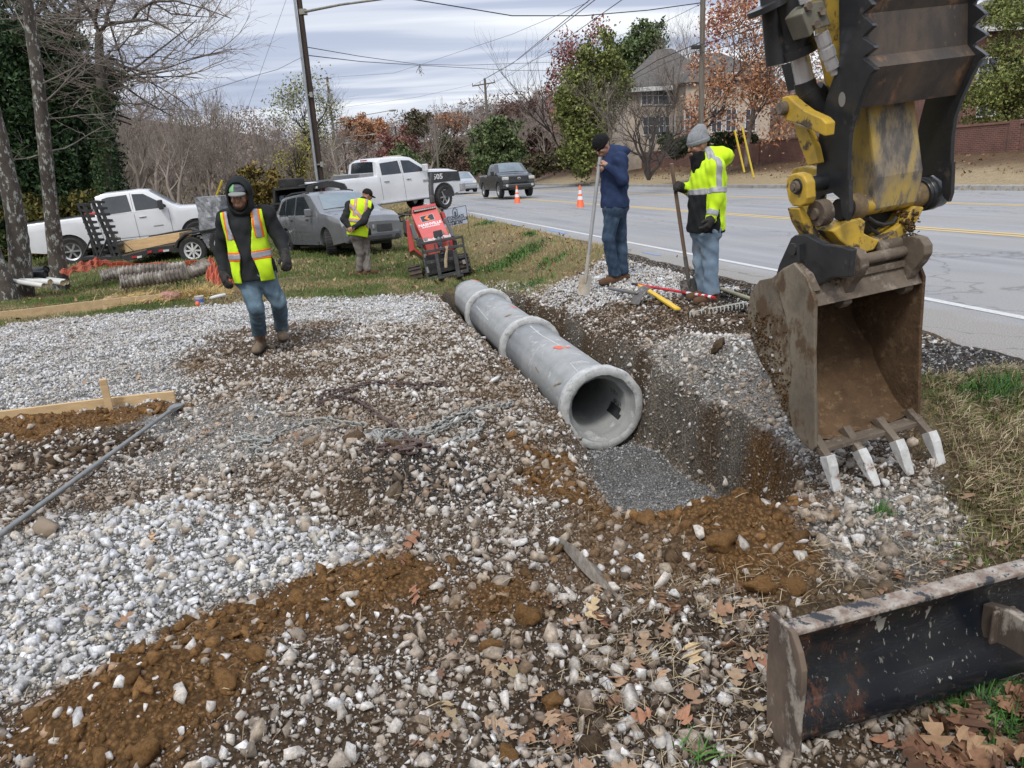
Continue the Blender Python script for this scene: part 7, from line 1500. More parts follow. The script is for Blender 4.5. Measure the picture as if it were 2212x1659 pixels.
def person(label, J, cfg):
    o = np.array(J['root']); root = empty('person', tuple(o), label=label, cat='person'); S = cfg.get('s', 1.)
    pr, HL, HR, fd, sd, up = head_parts(root, o, J['head'], cfg['face'], cfg['hup'], cfg['skin'])
    hd = su(pr, .018); body = [rc(J['neck'], J['head']-up*.05, .055, .055), rc(J['chest'], J['neck'], .10, .06), rc(J['pelvis'], J['chest'], .11, .12)]
    tr = [rc(J['pelvis'], J['belly'], .135, .13), rc(J['belly'], J['chest'], .13, .14), rc(J['hipL'], J['hipR'], .12, .12)]
    arms = []; legs = []; shoes = []; hands = []; fing = []
    for q in 'LR':
        arms += [rc(J['sh'+q], J['el'+q], .058, .047), rc(J['el'+q], J['wr'+q], .046, .030)]
        legs += [rc(J['hip'+q], J['kn'+q], .088, .058), rc(J['kn'+q], J['an'+q], .056, .038)]
        hp, fp = hand_prims(J['wr'+q], J['hd'+q]-J['wr'+q], cfg['palm'+q], cfg['curl'+q], cfg.get('hs', 1.), cfg.get('side'+q, 1)); hands += hp; fing += fp
    allp = [hd]+body+arms+legs+[rc(J['sh'+'L'], J['sh'+'R'], .07, .07)]+hands
    full = su(allp, .03); fgr = su(fing, .004); bodyf = lambda P: np.minimum(full(P), fgr(P))
    pts = np.array([v for k, v in J.items() if k != 'root']); lo = pts.min(0)-.2; hi = pts.max(0)+.22
    smesh(bodyf, lo, hi, cfg.get('res', .009), 'body', cfg['skin'], root, o)
    # trousers
    tl = [rc(J['hipL'], J['hipR'], .135, .135), rc(J['pelvis'], J['belly'], .14, .13)]
    for q in 'LR': tl += [rc(J['hip'+q], J['kn'+q], .108, .074), rc(J['kn'+q], J['an'+q], .072, cfg.get('cuff', .068))]
    tf = folds(su(tl, .025), .007, 1., 1.); tf = inter(tf, half(J['pelvis']+(J['belly']-J['pelvis'])*.3, J['chest']-J['pelvis']))
    for q in 'LR': tf = inter(tf, lambda P, q=q: -((P-(J['an'+q]-np.array([0, 0, .035])))[:, 2]))
    smesh(tf, lo, hi, .011, 'trousers', cfg['pants'], root, o)
    m = MB(); 
    # boots
    for q in 'LR':
        a = J['an'+q]; t = J['toe'+q]; d = unit(t-a); dh = unit([d[0], d[1], 0]); L = .27; heel = a-dh*.055; heel = np.array([heel[0], heel[1], J['toe'+q][2]+.0]); tt = heel+dh*L*.86+np.array([0, 0, (t-heel)[2]*.3])
        bf = su([rc(a+[0, 0, .02], heel+[0, 0, .045]+dh*.02, .056, .046), rc(heel+[0, 0, .035], tt+[0, 0, .03], .042, .040), rc(heel+dh*.12+[0, 0, .045], tt+[0, 0, .035], .045, .038)], .03)
        bt = smesh(bf, np.minimum(heel, tt)-.09, np.maximum(a, tt)+.1, .009, 'boot', cfg['boot'], root, o)
        sf = inter(off(bf, .006), lambda P, z=heel[2]: P[:, 2]-(z+.022)); so_ = smesh(sf, np.minimum(heel, tt)-.09, np.maximum(a, tt)+.1, .010, 'sole', cfg['sole'], bt, o)
    # upper garment
    ul = [rc(J['pelvis']+(J['pelvis']-J['chest'])*cfg.get('hem', .1), J['belly'], .165, .158), rc(J['belly'], J['chest'], .158, .16), rc(J['shL'], J['shR'], .085, .085), rc(J['chest'], J['neck'], .13, .075), rc(J['hipL']+(J['chest']-J['pelvis'])*.12, J['hipR']+(J['chest']-J['pelvis'])*.12, .142, .142)]
    al = []
    for q in 'LR': al += [rc(J['sh'+q], J['el'+q], .084, .064), rc(J['el'+q], J['wr'+q]-(J['wr'+q]-J['el'+q])*.02, .064, .047)]
    uf = su(ul+al+cfg.get('extra', []), .045); cut = half(J['pelvis']+(J['pelvis']-J['chest'])*cfg.get('hem', .1), J['pelvis']-J['chest'])
    uf = inter(folds(uf, .0065, 1., 3.), cut); J['_uf'] = uf; J['_ul'] = su(ul, .045); J['_al'] = su(al, .03)
    smesh(uf, lo, hi, .011, cfg['topname'], cfg['top'], root, o)
    if cfg.get('glove') is not None:
        gf = off(lambda P: np.minimum(su(hands+[rc(J['wr'+q]-(J['wr'+q]-J['el'+q])*.22, J['wr'+q], .046, .038) for q in 'LR'], .03)(P), fgr(P)), .006)
        for q in 'LR': c = J['wr'+q]; smesh(gf, c-.2, c+.2, .008, 'glove', cfg['glove'], root, o)
    J.update(dict(HL=HL, HR=HR, fd=fd, sd=sd, up=up, lo=lo, hi=hi, o=o, R=root)); return root
def dn(v): return np.array(v, float)
DENIM = fabric('denim_blue', (.085, .135, .18), (.13, .19, .235), 5., (.24, .29, .31), 4.5, lo3=.56, hi3=.74); DENIM2 = fabric('denim_dark', (.028, .050, .085), (.055, .085, .13), 6., (.12, .14, .15), 5., lo3=.58, hi3=.76); DENIM3 = fabric('denim_light', (.15, .21, .285), (.21, .28, .35), 5., (.19, .18, .15), 4., lo3=.52, hi3=.68)
BOOT = fabric('boot_tan', (.16, .115, .08), (.22, .17, .12), 12.); SOLE = M('boot_sole', (.05, .04, .033), .9); BOOTB = fabric('boot_brown', (.12, .065, .035), (.09, .05, .03), 12.)
HOODK = fabric('hoodie_charcoal', (.016, .018, .019), (.026, .028, .029), 5.); NAVY = fabric('hoodie_navy', (.018, .030, .075), (.026, .042, .095), 5.); KNITK = fabric('knit_black', (.007, .007, .008), (.012, .012, .013), 30.); KNITG = fabric('knit_grey', (.24, .25, .26), (.19, .20, .21), 60.); GLOVE = fabric('work_glove', (.028, .027, .027), (.05, .045, .04), 20.)
# ---------------- walking man in hooded sweatshirt and open vest
Y = 7.05; gf_ = ground_at(566, 757); gr_ = ground_at(618, 728)
J = dict(head=at(517, 425, Y-.10), neck=at(523, 457, Y), chest=at(530, 492, Y), belly=at(538, 545, Y), pelvis=at(546, 583, Y), hipL=at(533, 596, Y), hipR=at(566, 590, Y),
         shL=at(489, 474, Y-.02), shR=at(575, 464, Y+.05), elL=at(478, 540, Y+.06), elR=at(604, 512, Y+.08), wrL=at(484, 590, Y-.06), wrR=at(616, 554, Y-.05), hdL=at(487, 612, Y-.12), hdR=at(622, 572, Y-.13))
J['knL'] = at(553, 664, Y-.12); J['anL'] = np.array([gf_[0]-.01, gf_[1]+.02, gf_[2]+.115]); J['toeL'] = gf_+[.0, -.16, .005]; J['knR'] = at(602, 652, Y+.05); J['anR'] = at(608, 708, Y+.40); J['toeR'] = J['anR']+[.05, -.15, -.10]
J['root'] = (J['hipL'][0], Y, min(gf_[2], gr_[2]))
head = J['head']; fdv = unit([.12, -1, -.18]); HOODEX = [rc(J['neck']+[0, .07, -.0], J['neck']+[0, .02, .02], .095, .10)]
cfg = dict(face=fdv, hup=unit([.05, -.1, 1]), skin=SKIN1, palmL=(.5, .5, 0), palmR=(-.5, .5, 0), curlL=.45, curlR=.6, sideL=-1, sideR=1, pants=DENIM, boot=BOOT, sole=SOLE, top=HOODK, topname='hooded_sweatshirt', glove=GLOVE, hem=.22, extra=HOODEX)
person('man in black hood and open yellow vest walking toward the viewer', J, cfg); HL = J['HL']; o = J['o']
hs = su([el(HL(0, -.03, .045), (.118, .135, .135), J['HR']), el(HL(0, -.01, -.06), (.112, .12, .10), J['HR']), rc(HL(0, -.06, -.12), HL(0, -.02, -.10), .10, .10)], .04)
hs = sub(sub(hs, el(HL(0, .11, .005), (.094, .16, .14), J['HR'])), el(HL(0, .02, .02), (.085, .10, .11), J['HR'])); smesh(folds(hs, .003), HL(0, 0, 0)-.28, HL(0, 0, 0)+.28, .009, 'hood', HOODK, J['R'], o)
cap = inter(off(el(HL(0, -.005, .045), (.080, .098, .088), J['HR']), .004), half(HL(0, .02, .052), -J['up']+J['fd']*.12)); smesh(cap, HL(0, 0, 0)-.2, HL(0, 0, 0)+.2, .007, 'cap', fabric('cap_grey', (.12, .125, .15)), J['R'], o)
smesh(inter(off(cap, .0035), half(HL(.02, 0, 0), -J['sd']), half(HL(0, -.02, 0), -J['fd'])), HL(0, 0, 0)-.2, HL(0, 0, 0)+.2, .007, 'cap_panel', fabric('cap_green', (.20, .42, .20)), J['R'], o)
vis = inter(off(el(HL(0, .085, .040), (.075, .085, .022), J['HR']), 0), lambda P: -el(HL(0, .075, .020), (.08, .085, .022), J['HR'])(P), half(HL(0, .055, 0), -J['fd'])); smesh(vis, HL(0, 0, 0)-.22, HL(0, 0, 0)+.22, .006, 'visor', fabric('cap_visor', (.22, .23, .22)), J['R'], o)
m = MB(); 
T = Matrix.Translation(Vector(HL(-.012, .094, .098)-o)) @ Matrix(((J['sd'][0], J['up'][0]*.8+J['fd'][0]*-.5, J['fd'][0]), (J['sd'][1], J['up'][1], J['fd'][1]), (J['sd'][2], J['up'][2], J['fd'][2]))).to_4x4(); text_obj('lettering', 'MULLE', EYED, J['R'], .022, T, .001)
# beard shade and moustache
smesh(inter(off(su([el(HL(0, .02, -.055), (.057, .066, .062), J['HR'])], .01), .006), half(HL(0, 0, -.062), J['up']), lambda P: -el(HL(0, .1, -.063), (.024, .03, .008), J['HR'])(P)), HL(0, 0, 0)-.2, HL(0, 0, 0)+.2, .007, 'beard', M('stubble', (.07, .04, .028), .8), J['R'], o)
# the vest: open in front, orange and silver bands
ch, bl = J['chest'], J['belly']; axv = unit(J['neck']-J['pelvis']); lat = unit(J['shR']-J['shL']); fr = unit(np.cross(axv, lat)); fr = fr if fr[1] < 0 else -fr
vbase = off(J['_ul'], .026); arm_cut = lambda P: J['_al'](P)-.012
def shoulder_cut(P): u = (P-ch)@lat; return np.abs(u)-.185
def gapf(P): h = (P-bl)@axv; u = (P-bl)@lat; return np.maximum(np.abs(u+.01)-(.055+.05*smooth(.0, .30, h)+.03*smooth(0, -.2, h)), -((P-bl)@fr))
vst = inter(folds(vbase, .004, 1, 5.), shoulder_cut, lambda P: -gapf(P), half(J['pelvis']-axv*.10, -axv), half(J['neck']+axv*.01, axv), lambda P: -(J['_ul'](P)-.004)); vest = smesh(vst, J['lo'], J['hi'], .010, 'safety_vest', HIVIS, J['R'], o)
def band(vs, cut_list, dout, mat, nm='band'): return smesh(inter(off(vs, dout), *cut_list), J['lo'], J['hi'], .009, nm, mat, vest, o)
def stripef(c, n, w): return slab_(c, n, w)
for dz in (-.02,): band(vst, [stripef(bl+axv*dz, axv, .045)], .003, HIORA, 'orange_band'); band(vst, [stripef(bl+axv*dz, axv, .028)], .006, REFL, 'reflective_band')
for sgn in (-1, 1):
    cc = ch+lat*sgn*.125; up_ = half(bl+axv*.13, -axv); band(vst, [stripef(cc, lat, .040), up_], .003, HIORA, 'orange_band'); band(vst, [stripef(cc, lat, .024), up_], .006, REFL, 'reflective_band')
# ---------------- bending man with his back turned
g0 = ground_at(790, 594); Y = g0[1]
J = dict(head=at(793, 422, Y+.22), neck=at(785, 433, Y+.12), chest=at(778, 451, Y+.02), belly=at(773, 480, Y-.02), pelvis=at(777, 502, Y), hipL=at(768, 508, Y-.05), hipR=at(786, 508, Y+.05), shL=at(756, 444, Y-.02), shR=at(797, 446, Y+.06),
         elL=at(743, 474, Y-.14), elR=at(786, 478, Y-.22), wrL=at(755, 493, Y-.24), wrR=at(763, 493, Y-.28), hdL=at(764, 497, Y-.28), hdR=at(752, 498, Y-.30), knL=at(778, 546, Y-.03), knR=at(792, 549, Y+.08), anL=at(777, 581, Y+.0), anR=at(794, 585, Y-.02))
for q in 'LR': z = hz(J['an'+q][0], J['an'+q][1]); J['an'+q][2] = z+.11; J['toe'+q] = np.array([J['an'+q][0]+.13, J['an'+q][1]+.06, z+.005])
J['root'] = (g0[0], Y, g0[2]); cfg = dict(face=unit([.8, .45, -.45]), hup=unit([.3, .2, 1]), skin=SKIN1, palmL=(0, -1, .3), palmR=(0, -1, .3), curlL=.7, curlR=.7, pants=fabric('work_trousers_grey', (.155, .14, .125), (.20, .185, .165), 6.), boot=BOOTB, sole=SOLE, top=HOODK, topname='jacket', glove=None, hem=.10, res=.012)
person('man in yellow vest and dark cap with hands behind his back by the hatchback', J, cfg); HL = J['HL']; o = J['o']; KC = fabric('cap_dark', (.018, .014, .014))
cap = inter(off(el(HL(0, -.005, .035), (.083, .10, .095), J['HR']), .004), half(HL(0, 0, .005), -J['up'])); smesh(cap, HL(0, 0, 0)-.2, HL(0, 0, 0)+.2, .010, 'cap', KC, J['R'], o)
vis = inter(el(HL(0, .10, .02), (.07, .08, .016), J['HR']), half(HL(0, .07, 0), -J['fd'])); smesh(vis, HL(0, 0, 0)-.24, HL(0, 0, 0)+.24, .009, 'visor', KC, J['R'], o)
ch, bl = J['chest'], J['belly']; axv = unit(J['neck']-J['pelvis']); lat = unit(J['shR']-J['shL']-axv*((J['shR']-J['shL'])@axv)); fr = unit(np.cross(axv, lat))
vst = inter(folds(off(J['_ul'], .030), .004, 1, 5.), lambda P: np.abs((P-ch)@lat)-.20, half(J['pelvis']-axv*.09, -axv), half(J['neck']+axv*.02, axv), lambda P: -(J['_ul'](P)-.004)); vest = smesh(vst, J['lo'], J['hi'], .012, 'safety_vest', HIVIS, J['R'], o)
for c0, n0 in ((bl+axv*.0, axv), (bl+axv*.10+lat*.02, unit(axv*.75+lat*.65))): band(vst, [stripef(c0, n0, .040)], .003, HIORA, 'orange_band'); band(vst, [stripef(c0, n0, .026)], .007, REFL, 'reflective_band')
for sgn in (-1, 1): band(vst, [stripef(ch+lat*sgn*.10, lat, .032), half(bl+axv*.08, -axv)], .003, HIORA, 'orange_band'); band(vst, [stripef(ch+lat*sgn*.10, lat, .020), half(bl+axv*.08, -axv)], .007, REFL, 'reflective_band')
# ---------------- man in navy hooded sweatshirt leaning on the long spade
q3 = lambda x, y: (1209.7+x/3.84, 259.2+y/3.84)
g0 = ground_at(1325, 613); Y = g0[1]; print('man3 Y', Y)
def A3(x, y, d=0.): return at(*q3(x, y), Y+d)
J = dict(head=A3(352, 218, -.02), neck=A3(405, 268, .02), chest=A3(455, 370, .0), belly=A3(450, 560, 0), pelvis=A3(452, 690, 0), hipL=A3(440, 730, -.06), hipR=A3(480, 725, .09), shL=A3(500, 335, -.14), shR=A3(430, 330, .16), elL=A3(520, 505, -.20), wrL=A3(392, 388, -.22), hdL=A3(352, 345, -.20),
         elR=A3(395, 500, .20), wrR=A3(355, 420, .02), hdR=A3(338, 385, -.10), knL=A3(400, 990, -.09), knR=A3(505, 985, .10), anL=A3(455, 1310, -.02), anR=A3(518, 1290, .10))
for q, tx_ in (('L', (-.15, -.06)), ('R', (-.12, -.02))): z = hz(J['an'+q][0], J['an'+q][1]); J['an'+q][2] = max(J['an'+q][2], z+.11); J['toe'+q] = np.array([J['an'+q][0]+tx_[0], J['an'+q][1]+tx_[1], J['an'+q][2]-.105])
J['root'] = (g0[0], Y, g0[2]); nk = J['neck']
cfg = dict(face=unit([-.75, -.35, -.62]), hup=unit([-.30, 0, 1]), skin=SKIN2, palmL=(-.6, .3, -.4), palmR=(-.4, -.6, 0), curlL=.85, curlR=.8, sideL=-1, pants=DENIM2, boot=BOOTB, sole=SOLE, top=NAVY, topname='hooded_sweatshirt', glove=None, hem=.12, cuff=.075, extra=[el(A3(480, 262, .04), (.15, .12, .075)), rc(A3(430, 262, .02), A3(505, 275, .04), .07, .055)])
person('man in navy hoodie and black beanie leaning on a long spade', J, cfg); HL = J['HL']; o = J['o']
bn = inter(off(el(HL(0, -.008, .05), (.086, .105, .10), J['HR']), .004), half(HL(0, .0, .004), -J['up']-J['fd']*.25)); smesh(folds(bn, .002, 2.), HL(0, 0, 0)-.22, HL(0, 0, 0)+.22, .008, 'beanie', KNITK, J['R'], o)
smesh(inter(off(bn, .008), half(HL(0, 0, .042), J['up']+J['fd']*.25)), HL(0, 0, 0)-.22, HL(0, 0, 0)+.22, .008, 'beanie_cuff', KNITK, J['R'], o)
JN = J
# ---------------- man in hi-vis jacket with the wooden shovel
g0 = ground_at(1530, 650); Y = g0[1]; print('man4 Y', Y)
J = dict(head=A3(1142, 215, 0), neck=A3(1195, 320, .02), chest=A3(1225, 450, .0), belly=A3(1215, 660, 0), pelvis=A3(1205, 850, 0), hipL=A3(1180, 905, .08), hipR=A3(1235, 915, -.07), shL=A3(1180, 395, .17), shR=A3(1290, 395, -.15), elL=A3(1110, 585, .12), wrL=A3(1010, 560, .04), hdL=A3(955, 535, -.02),
         elR=A3(1300, 640, -.20), wrR=A3(1255, 815, -.24), hdR=A3(1225, 880, -.26), knL=A3(1165, 1180, .07), knR=A3(1250, 1190, -.08), anL=A3(1200, 1430, .10), anR=A3(1255, 1440, -.06))
for q, tx_ in (('L', (-.14, -.05)), ('R', (-.15, -.07))): z = hz(J['an'+q][0], J['an'+q][1]); J['an'+q][2] = z+.11; J['toe'+q] = np.array([J['an'+q][0]+tx_[0], J['an'+q][1]+tx_[1], z+.005])
J['root'] = (g0[0], Y, g0[2])
cfg = dict(face=unit([-.93, -.30, -.16]), hup=unit([-.1, 0, 1]), skin=SKIN1, palmL=(-.3, -.8, 0), palmR=(-.6, .5, 0), curlL=.95, curlR=.5, pants=DENIM3, boot=BOOTB, sole=SOLE, top=HIVIS, topname='jacket', glove=GLOVE, hem=.20, cuff=.078, extra=[el(A3(1320, 300, .02), (.14, .15, .09)), rc(A3(1240, 300, .0), A3(1350, 320, .03), .085, .075), rc(A3(1215, 880, 0), A3(1235, 500, 0), .175, .17)])
person('man in yellow hi-vis jacket and grey beanie holding a wooden-handled shovel', J, cfg); HL = J['HL']; o = J['o']
bn = inter(su([off(el(HL(0, -.012, .055), (.088, .108, .10), J['HR']), .005), el(HL(0, -.05, .145), (.06, .065, .055), J['HR'])], .05), half(HL(0, .0, .022), -J['up']-J['fd']*.12)); smesh(folds(bn, .003, 1.6), HL(0, 0, 0)-.26, HL(0, 0, 0)+.28, .008, 'beanie', KNITG, J['R'], o)
smesh(inter(off(bn, .008), half(HL(0, 0, .055), J['up']+J['fd']*.12)), HL(0, 0, 0)-.24, HL(0, 0, 0)+.24, .008, 'beanie_cuff', KNITG, J['R'], o)
gt_ = su([rc(HL(0, -.01, -.12), HL(.0, -.03, -.18), .082, .098), rc(HL(0, .02, -.10), J['neck']+unit(J['chest']-J['neck'])*.12+J['fd']*.07, .07, .085)], .04); smesh(folds(gt_, .006, 1.4), HL(0, 0, 0)-.4, HL(0, 0, 0)+.25, .009, 'neck_gaiter', KNITK, J['R'], o)
smesh(inter(off(el(HL(0, .018, -.058), (.058, .068, .060), J['HR']), .006), half(HL(0, 0, -.060), J['up']-J['fd']*.4), lambda P: -el(HL(0, .1, -.063), (.022, .03, .007), J['HR'])(P)), HL(0, 0, 0)-.2, HL(0, 0, 0)+.2, .007, 'beard', HAIRM, J['R'], o)
JF = J['R']; uf = J['_uf']; fdj = unit([-.93, -.30, 0]); axv = unit(J['neck']-J['pelvis']); bl = J['belly']
def jband(cuts, d, mat, nm): return smesh(inter(off(uf, d), *cuts), J['lo'], J['hi'], .010, nm, mat, JF, o)
noarm = lambda P: -(J['_al'](P)-.018)
BLKF = fabric('jacket_black', (.010, .011, .012), (.018, .019, .02), 6.)
jband([half(A3(1215, 600, 0), axv), half(A3(1245, 700, 0), -fdj), noarm], .003, BLKF, 'front_panel'); jband([half(A3(1215, 915, 0), axv), noarm], .004, BLKF, 'hem_panel')
jband([slab_(A3(1215, 590, 0), axv, .032), noarm], .006, REFL, 'reflective_band'); 
for a, b, f in (('elR', 'shR', .22), ('wrR', 'elR', .25), ('wrL', 'elL', .55)):
    c = J[a]+(J[b]-J[a])*f; jband([slab_(c, J[b]-J[a], .030), lambda P: J['_al'](P)-.02, lambda P, c=c: np.linalg.norm(P-c, axis=1)-.12], .005, REFL, 'reflective_band')
cs = J['shR']; jband([slab_(A3(1200, 470, 0), unit(fdj+np.array([0, 0, .0])), .030), half(A3(1215, 590, 0), -axv)], .006, REFL, 'reflective_band')
# ---------------- the spades they hold, and the tools on the ground
HND = M('ash_handle', (.19, .125, .085), .7, (.13, .085, .06), 8., stretch=(1, 1, .3)); ALU = M('silver_handle', (.34, .34, .34), .45, (.28, .28, .28), 8., metal=.3); SPB = M('spade_tan_steel', (.33, .29, .23), .6, (.40, .38, .34), 5., c3=(.32, .20, .08), sc3=5., lo3=.55, hi3=.7); SPD = M('shovel_dirty_steel', (.15, .14, .13), .75, (.085, .08, .075), 8., bmp=.4, c3=(.26, .25, .24), sc3=14., lo3=.56, hi3=.64)
def shovel(label, top, bot, up_w, width, length, hm, bm_, r=.019, taper=.9, socket=.25, dish=.02, name='shovel'):
    """handle from top to bot (where it meets the blade); blade continues"""
    top = np.array(top); bot = np.array(bot); d = unit(bot-top); e = empty(name, tuple(bot), label=label, cat='shovel'); s = unit(np.cross(d, up_w)); n = np.cross(s, d)
    m = MB(); m.tube([top-bot, (top-bot)*.5, -d*.0], [r, r*1.05, r*.95], 10); m.build('handle', hm, e, sm=True)
    m = MB(); m.tube([-d*socket, d*.0, d*length*.35], [r*1.15, r*1.2, r*.5], 10); m.build('socket', bm_, e, sm=True)
    V = []; nu, nv = 7, 9
    for i in range(nv):
        f = i/(nv-1); w = width/2*(1+(taper-1)*f)*(1 if f > .04 else .9)
        for j in range(nu): u = -1+2*j/(nu-1); V.append(d*length*f+s*w*u+n*(dish*(u*u)-.004+.012*sin(f*3)))
    V2 = [v+n*.005 for v in V]; A = nu*nv; F = [(i*nu+j, i*nu+j+1, (i+1)*nu+j+1, (i+1)*nu+j) for i in range(nv-1) for j in range(nu-1)]; F2 = [tuple(A+q for q in f[::-1]) for f in F]
    rim = [j for j in range(nu)]+[i*nu+nu-1 for i in range(1, nv)]+[(nv-1)*nu+j for j in range(nu-2, -1, -1)]+[i*nu for i in range(nv-2, 0, -1)]; F3 = [(rim[k], rim[(k+1) % len(rim)], A+rim[(k+1) % len(rim)], A+rim[k]) for k in range(len(rim))]
    m = MB(); m.add(V+V2, F+F2+F3); m.build('blade', bm_, e, sm=True); return e
Yh = JN['hdL'][1]; b = ground_at(1262, 640); top = JN['hdL']+unit(JN['hdL']-JN['wrL'])*.03+[-.01, -.02, .03]; bt = at(1266, 596, b[1]); shovel('long silver-handled spade under the hands of the man in navy', top, bt, (0, 1, .1), .155, .235, ALU, SPB, r=.021)
b = ground_at(1490, 646); bt = at(1487, 603, b[1]+.02); top = J['hdL']+(J['hdL']-bt)*.17; top = at(*q3(925, 362), J['hdL'][1]-.01); shovel('wooden-handled dirty square shovel in the gloved hand of the hi-vis man', top, bt, (0, 1, .1), .19, .225, HND, SPD, r=.019)
def onground(px, py, dz=.03): p = ground_at(px, py); return p+[0, 0, dz]
a = onground(1325, 638, .07); b = onground(1372, 655, .11); shovel('muddy square shovel lying blade-up on the spoil with a grey handle', a-(b-a)*.2, b, unit([.1, 1, -.35]), .235, .235, M('grey_grip', (.15, .15, .16), .6), SPD, r=.018, taper=.95)
a = onground(1366, 626, .07); b = onground(1543, 660, .08); m = MB(); L = b-a
e = empty('marking_pole', tuple(a), label='red pole with white bands lying across the gravel behind the shovel', cat='pole'); m.tube([L*0, L*.08], .017, 8); m.build('grip', RUB, e, sm=True); m = MB(); m.tube([L*.08, L*1.0], .015, 8); m.build('shaft', M('pole_red', (.55, .02, .025), .45), e, sm=True)
for f0, f1 in ((.70, .76), (.80, .83), (.87, .90), (.94, .97)): m = MB(); m.tube([L*f0, L*f1], .0165, 8); m.build('white_band', CW, e, sm=True)
a = onground(1383, 628, .05); b = onground(1464, 677, .03); m = MB(); L = b-a; s = unit(np.cross(L, [0, 0, 1])); V = [q*s*.030+t*L+[0, 0, z] for t in (0, 1) for q, z in ((-1, 0), (1, 0), (1, .022), (-1, .022))]; m.add(V, [(0, 1, 2, 3), (7, 6, 5, 4), (0, 4, 5, 1), (1, 5, 6, 2), (2, 6, 7, 3), (3, 7, 4, 0)]); o_ = m.build('yellow_level', M('level_yellow', (.72, .47, .02), .5, (.62, .40, .03), 8.), None, bevel=.004); o_.location = tuple(a); tag(o_, 'flat yellow bar lying under the muddy shovel', 'level')
a = onground(1490, 682, .03); b = onground(1612, 664, .05); L = b-a; e = empty('garden_rake', tuple(a), label='steel rake head lying tines-down in front of the hi-vis man', cat='rake'); m = MB(); m.tube([L*0, L], .011, 6); V = 16
for k in range(V): p = L*(k/(V-1)); m.tube([p, p+np.array([-.015, -.075, -.012]), p+np.array([-.02, -.085, -.035])], [.0062, .005, .0035], 5)
m.build('rake_head', M('rake_steel', (.34, .34, .31), .6, (.25, .25, .22), 20.), e); a2 = onground(1556, 634, .05); b2 = onground(1660, 666, .03)
e2 = empty('hoe', tuple(a2), label='pale wooden tool handle lying between the boots and the excavator bucket', cat='hoe'); m = MB(); m.tube([a2*0, b2-a2], .021, 10); m.build('handle', M('olive_handle', (.22, .21, .13), .6, (.28, .26, .18), 10.), e2, sm=True); m = MB(); m.tube([-(b2-a2)*.02, (b2-a2)*.01], .024, 10); m.build('end_cap', RUB, e2, sm=True)
# ================================================================== track loader, yard sign, things at the left
class Fr:
    def __init__(s, O, ex_, zz):
        s.O = np.array(O, float); s.ex = unit(ex_); s.ez = unit(np.array(zz)-s.ex*(np.array(zz)@s.ex)); s.ey = np.cross(s.ez, s.ex); s.M = np.stack([s.ex, s.ey, s.ez])
    def hit(s, px, py, ax, c):
        d = s.M@ray(px, py); o = s.M@(CAMP-s.O); return o+d*((c-o[ax])/d[ax])
    def root(s, name, label, cat):
        e = empty(name, (0, 0, 0), label=label, cat=cat); M_ = s.M; e.matrix_world = Matrix(((M_[0][0], M_[1][0], M_[2][0], s.O[0]), (M_[0][1], M_[1][1], M_[2][1], s.O[1]), (M_[0][2], M_[1][2], M_[2][2], s.O[2]), (0, 0, 0, 1))); return e
    def f(s, mb, poly, y0, y1): P = [s.hit(x, y, 1, y0)[[0, 2]] for x, y in poly]; return mb.prism([tuple(p) for p in P], y0, y1, lambda u, v, h: (u, h, v))
zs = lambda x, y: (846.8+x/4.589, 414.8+y/4.589)
YS = 13.5; bl_, br_, tl_ = at(*zs(345, 890), YS), at(*zs(765, 790), YS+.12), at(*zs(280, 510), YS+.12)
SK = Fr((bl_+br_)/2, br_-bl_, tl_-bl_); e = SK.root('track_loader', 'red compact track loader with black fork frame at the end of the trench', 'track loader')
RDP = M('loader_red', (.42, .035, .03), .4, (.36, .03, .026), 4., c3=(.20, .06, .04), sc3=10., lo3=.62, hi3=.74, coat=.2); RDF = M('loader_faded_red', (.56, .115, .10), .45, (.50, .10, .09), 3.); FBK = M('fork_black', (.018, .019, .02), .5, (.04, .038, .036), 8., c3=(.16, .15, .14), sc3=12., lo3=.6, hi3=.7)
def P_(x, y, yy): return SK.hit(*zs(x, y), 1, yy)
# hood: sloping face from low front to high back
A, B, C_, D = P_(318, 500, .30), P_(572, 443, .30), P_(440, 150, 1.05), P_(192, 215, 1.05); n_ = unit(np.cross(B-A, D-A)); n_ = n_ if n_[1] < 0 else -n_
m = MB(); V = [A, B, C_, D]+[q-n_*.06+[0, 0, -.25] for q in (A, B, C_, D)]; m.add(V, [(0, 1, 2, 3), (7, 6, 5, 4), (0, 4, 5, 1), (1, 5, 6, 2), (2, 6, 7, 3), (3, 7, 4, 0)]); m.build('hood', RDF, e, bevel=.012)
T1, T2, T3, T4 = P_(192, 215, 1.05), P_(440, 150, 1.05), P_(430, 108, 1.12), P_(198, 150, 1.12); m = MB(); V = [T1, T2, T3, T4]+[q+[0, .35, -.05] for q in (T1, T2, T3, T4)]; m.add(V, [(0, 1, 2, 3), (7, 6, 5, 4), (0, 4, 5, 1), (1, 5, 6, 2), (2, 6, 7, 3), (3, 7, 4, 0)]); m.build('cowl', RDP, e, bevel=.012)
m = MB(); SK.f(m, [zs(207, 180), zs(430, 137), zs(436, 162), zs(212, 207)], 1.0, 1.06); m.build('light_bar', FBK, e, bevel=.005)
for k in range(11): x = 222+k*19.5; m = MB(); SK.f(m, [zs(x, 182-k*3.7), zs(x+13, 180-k*3.7), zs(x+14, 193-k*3.7), zs(x+1, 196-k*3.7)], .985, 1.0); m.build('lamp', HEADL, e)
def on_hood(u, v):  # u across 0..1, v up 0..1
    return (A*(1-u)+B*u)*(1-v)+(D*(1-u)+C_*u)*v
hx = unit(B-A); hy = unit((D+C_)/2-(A+B)/2-hx*(((D+C_)/2-(A+B)/2)@hx)); hn = np.cross(hx, hy)
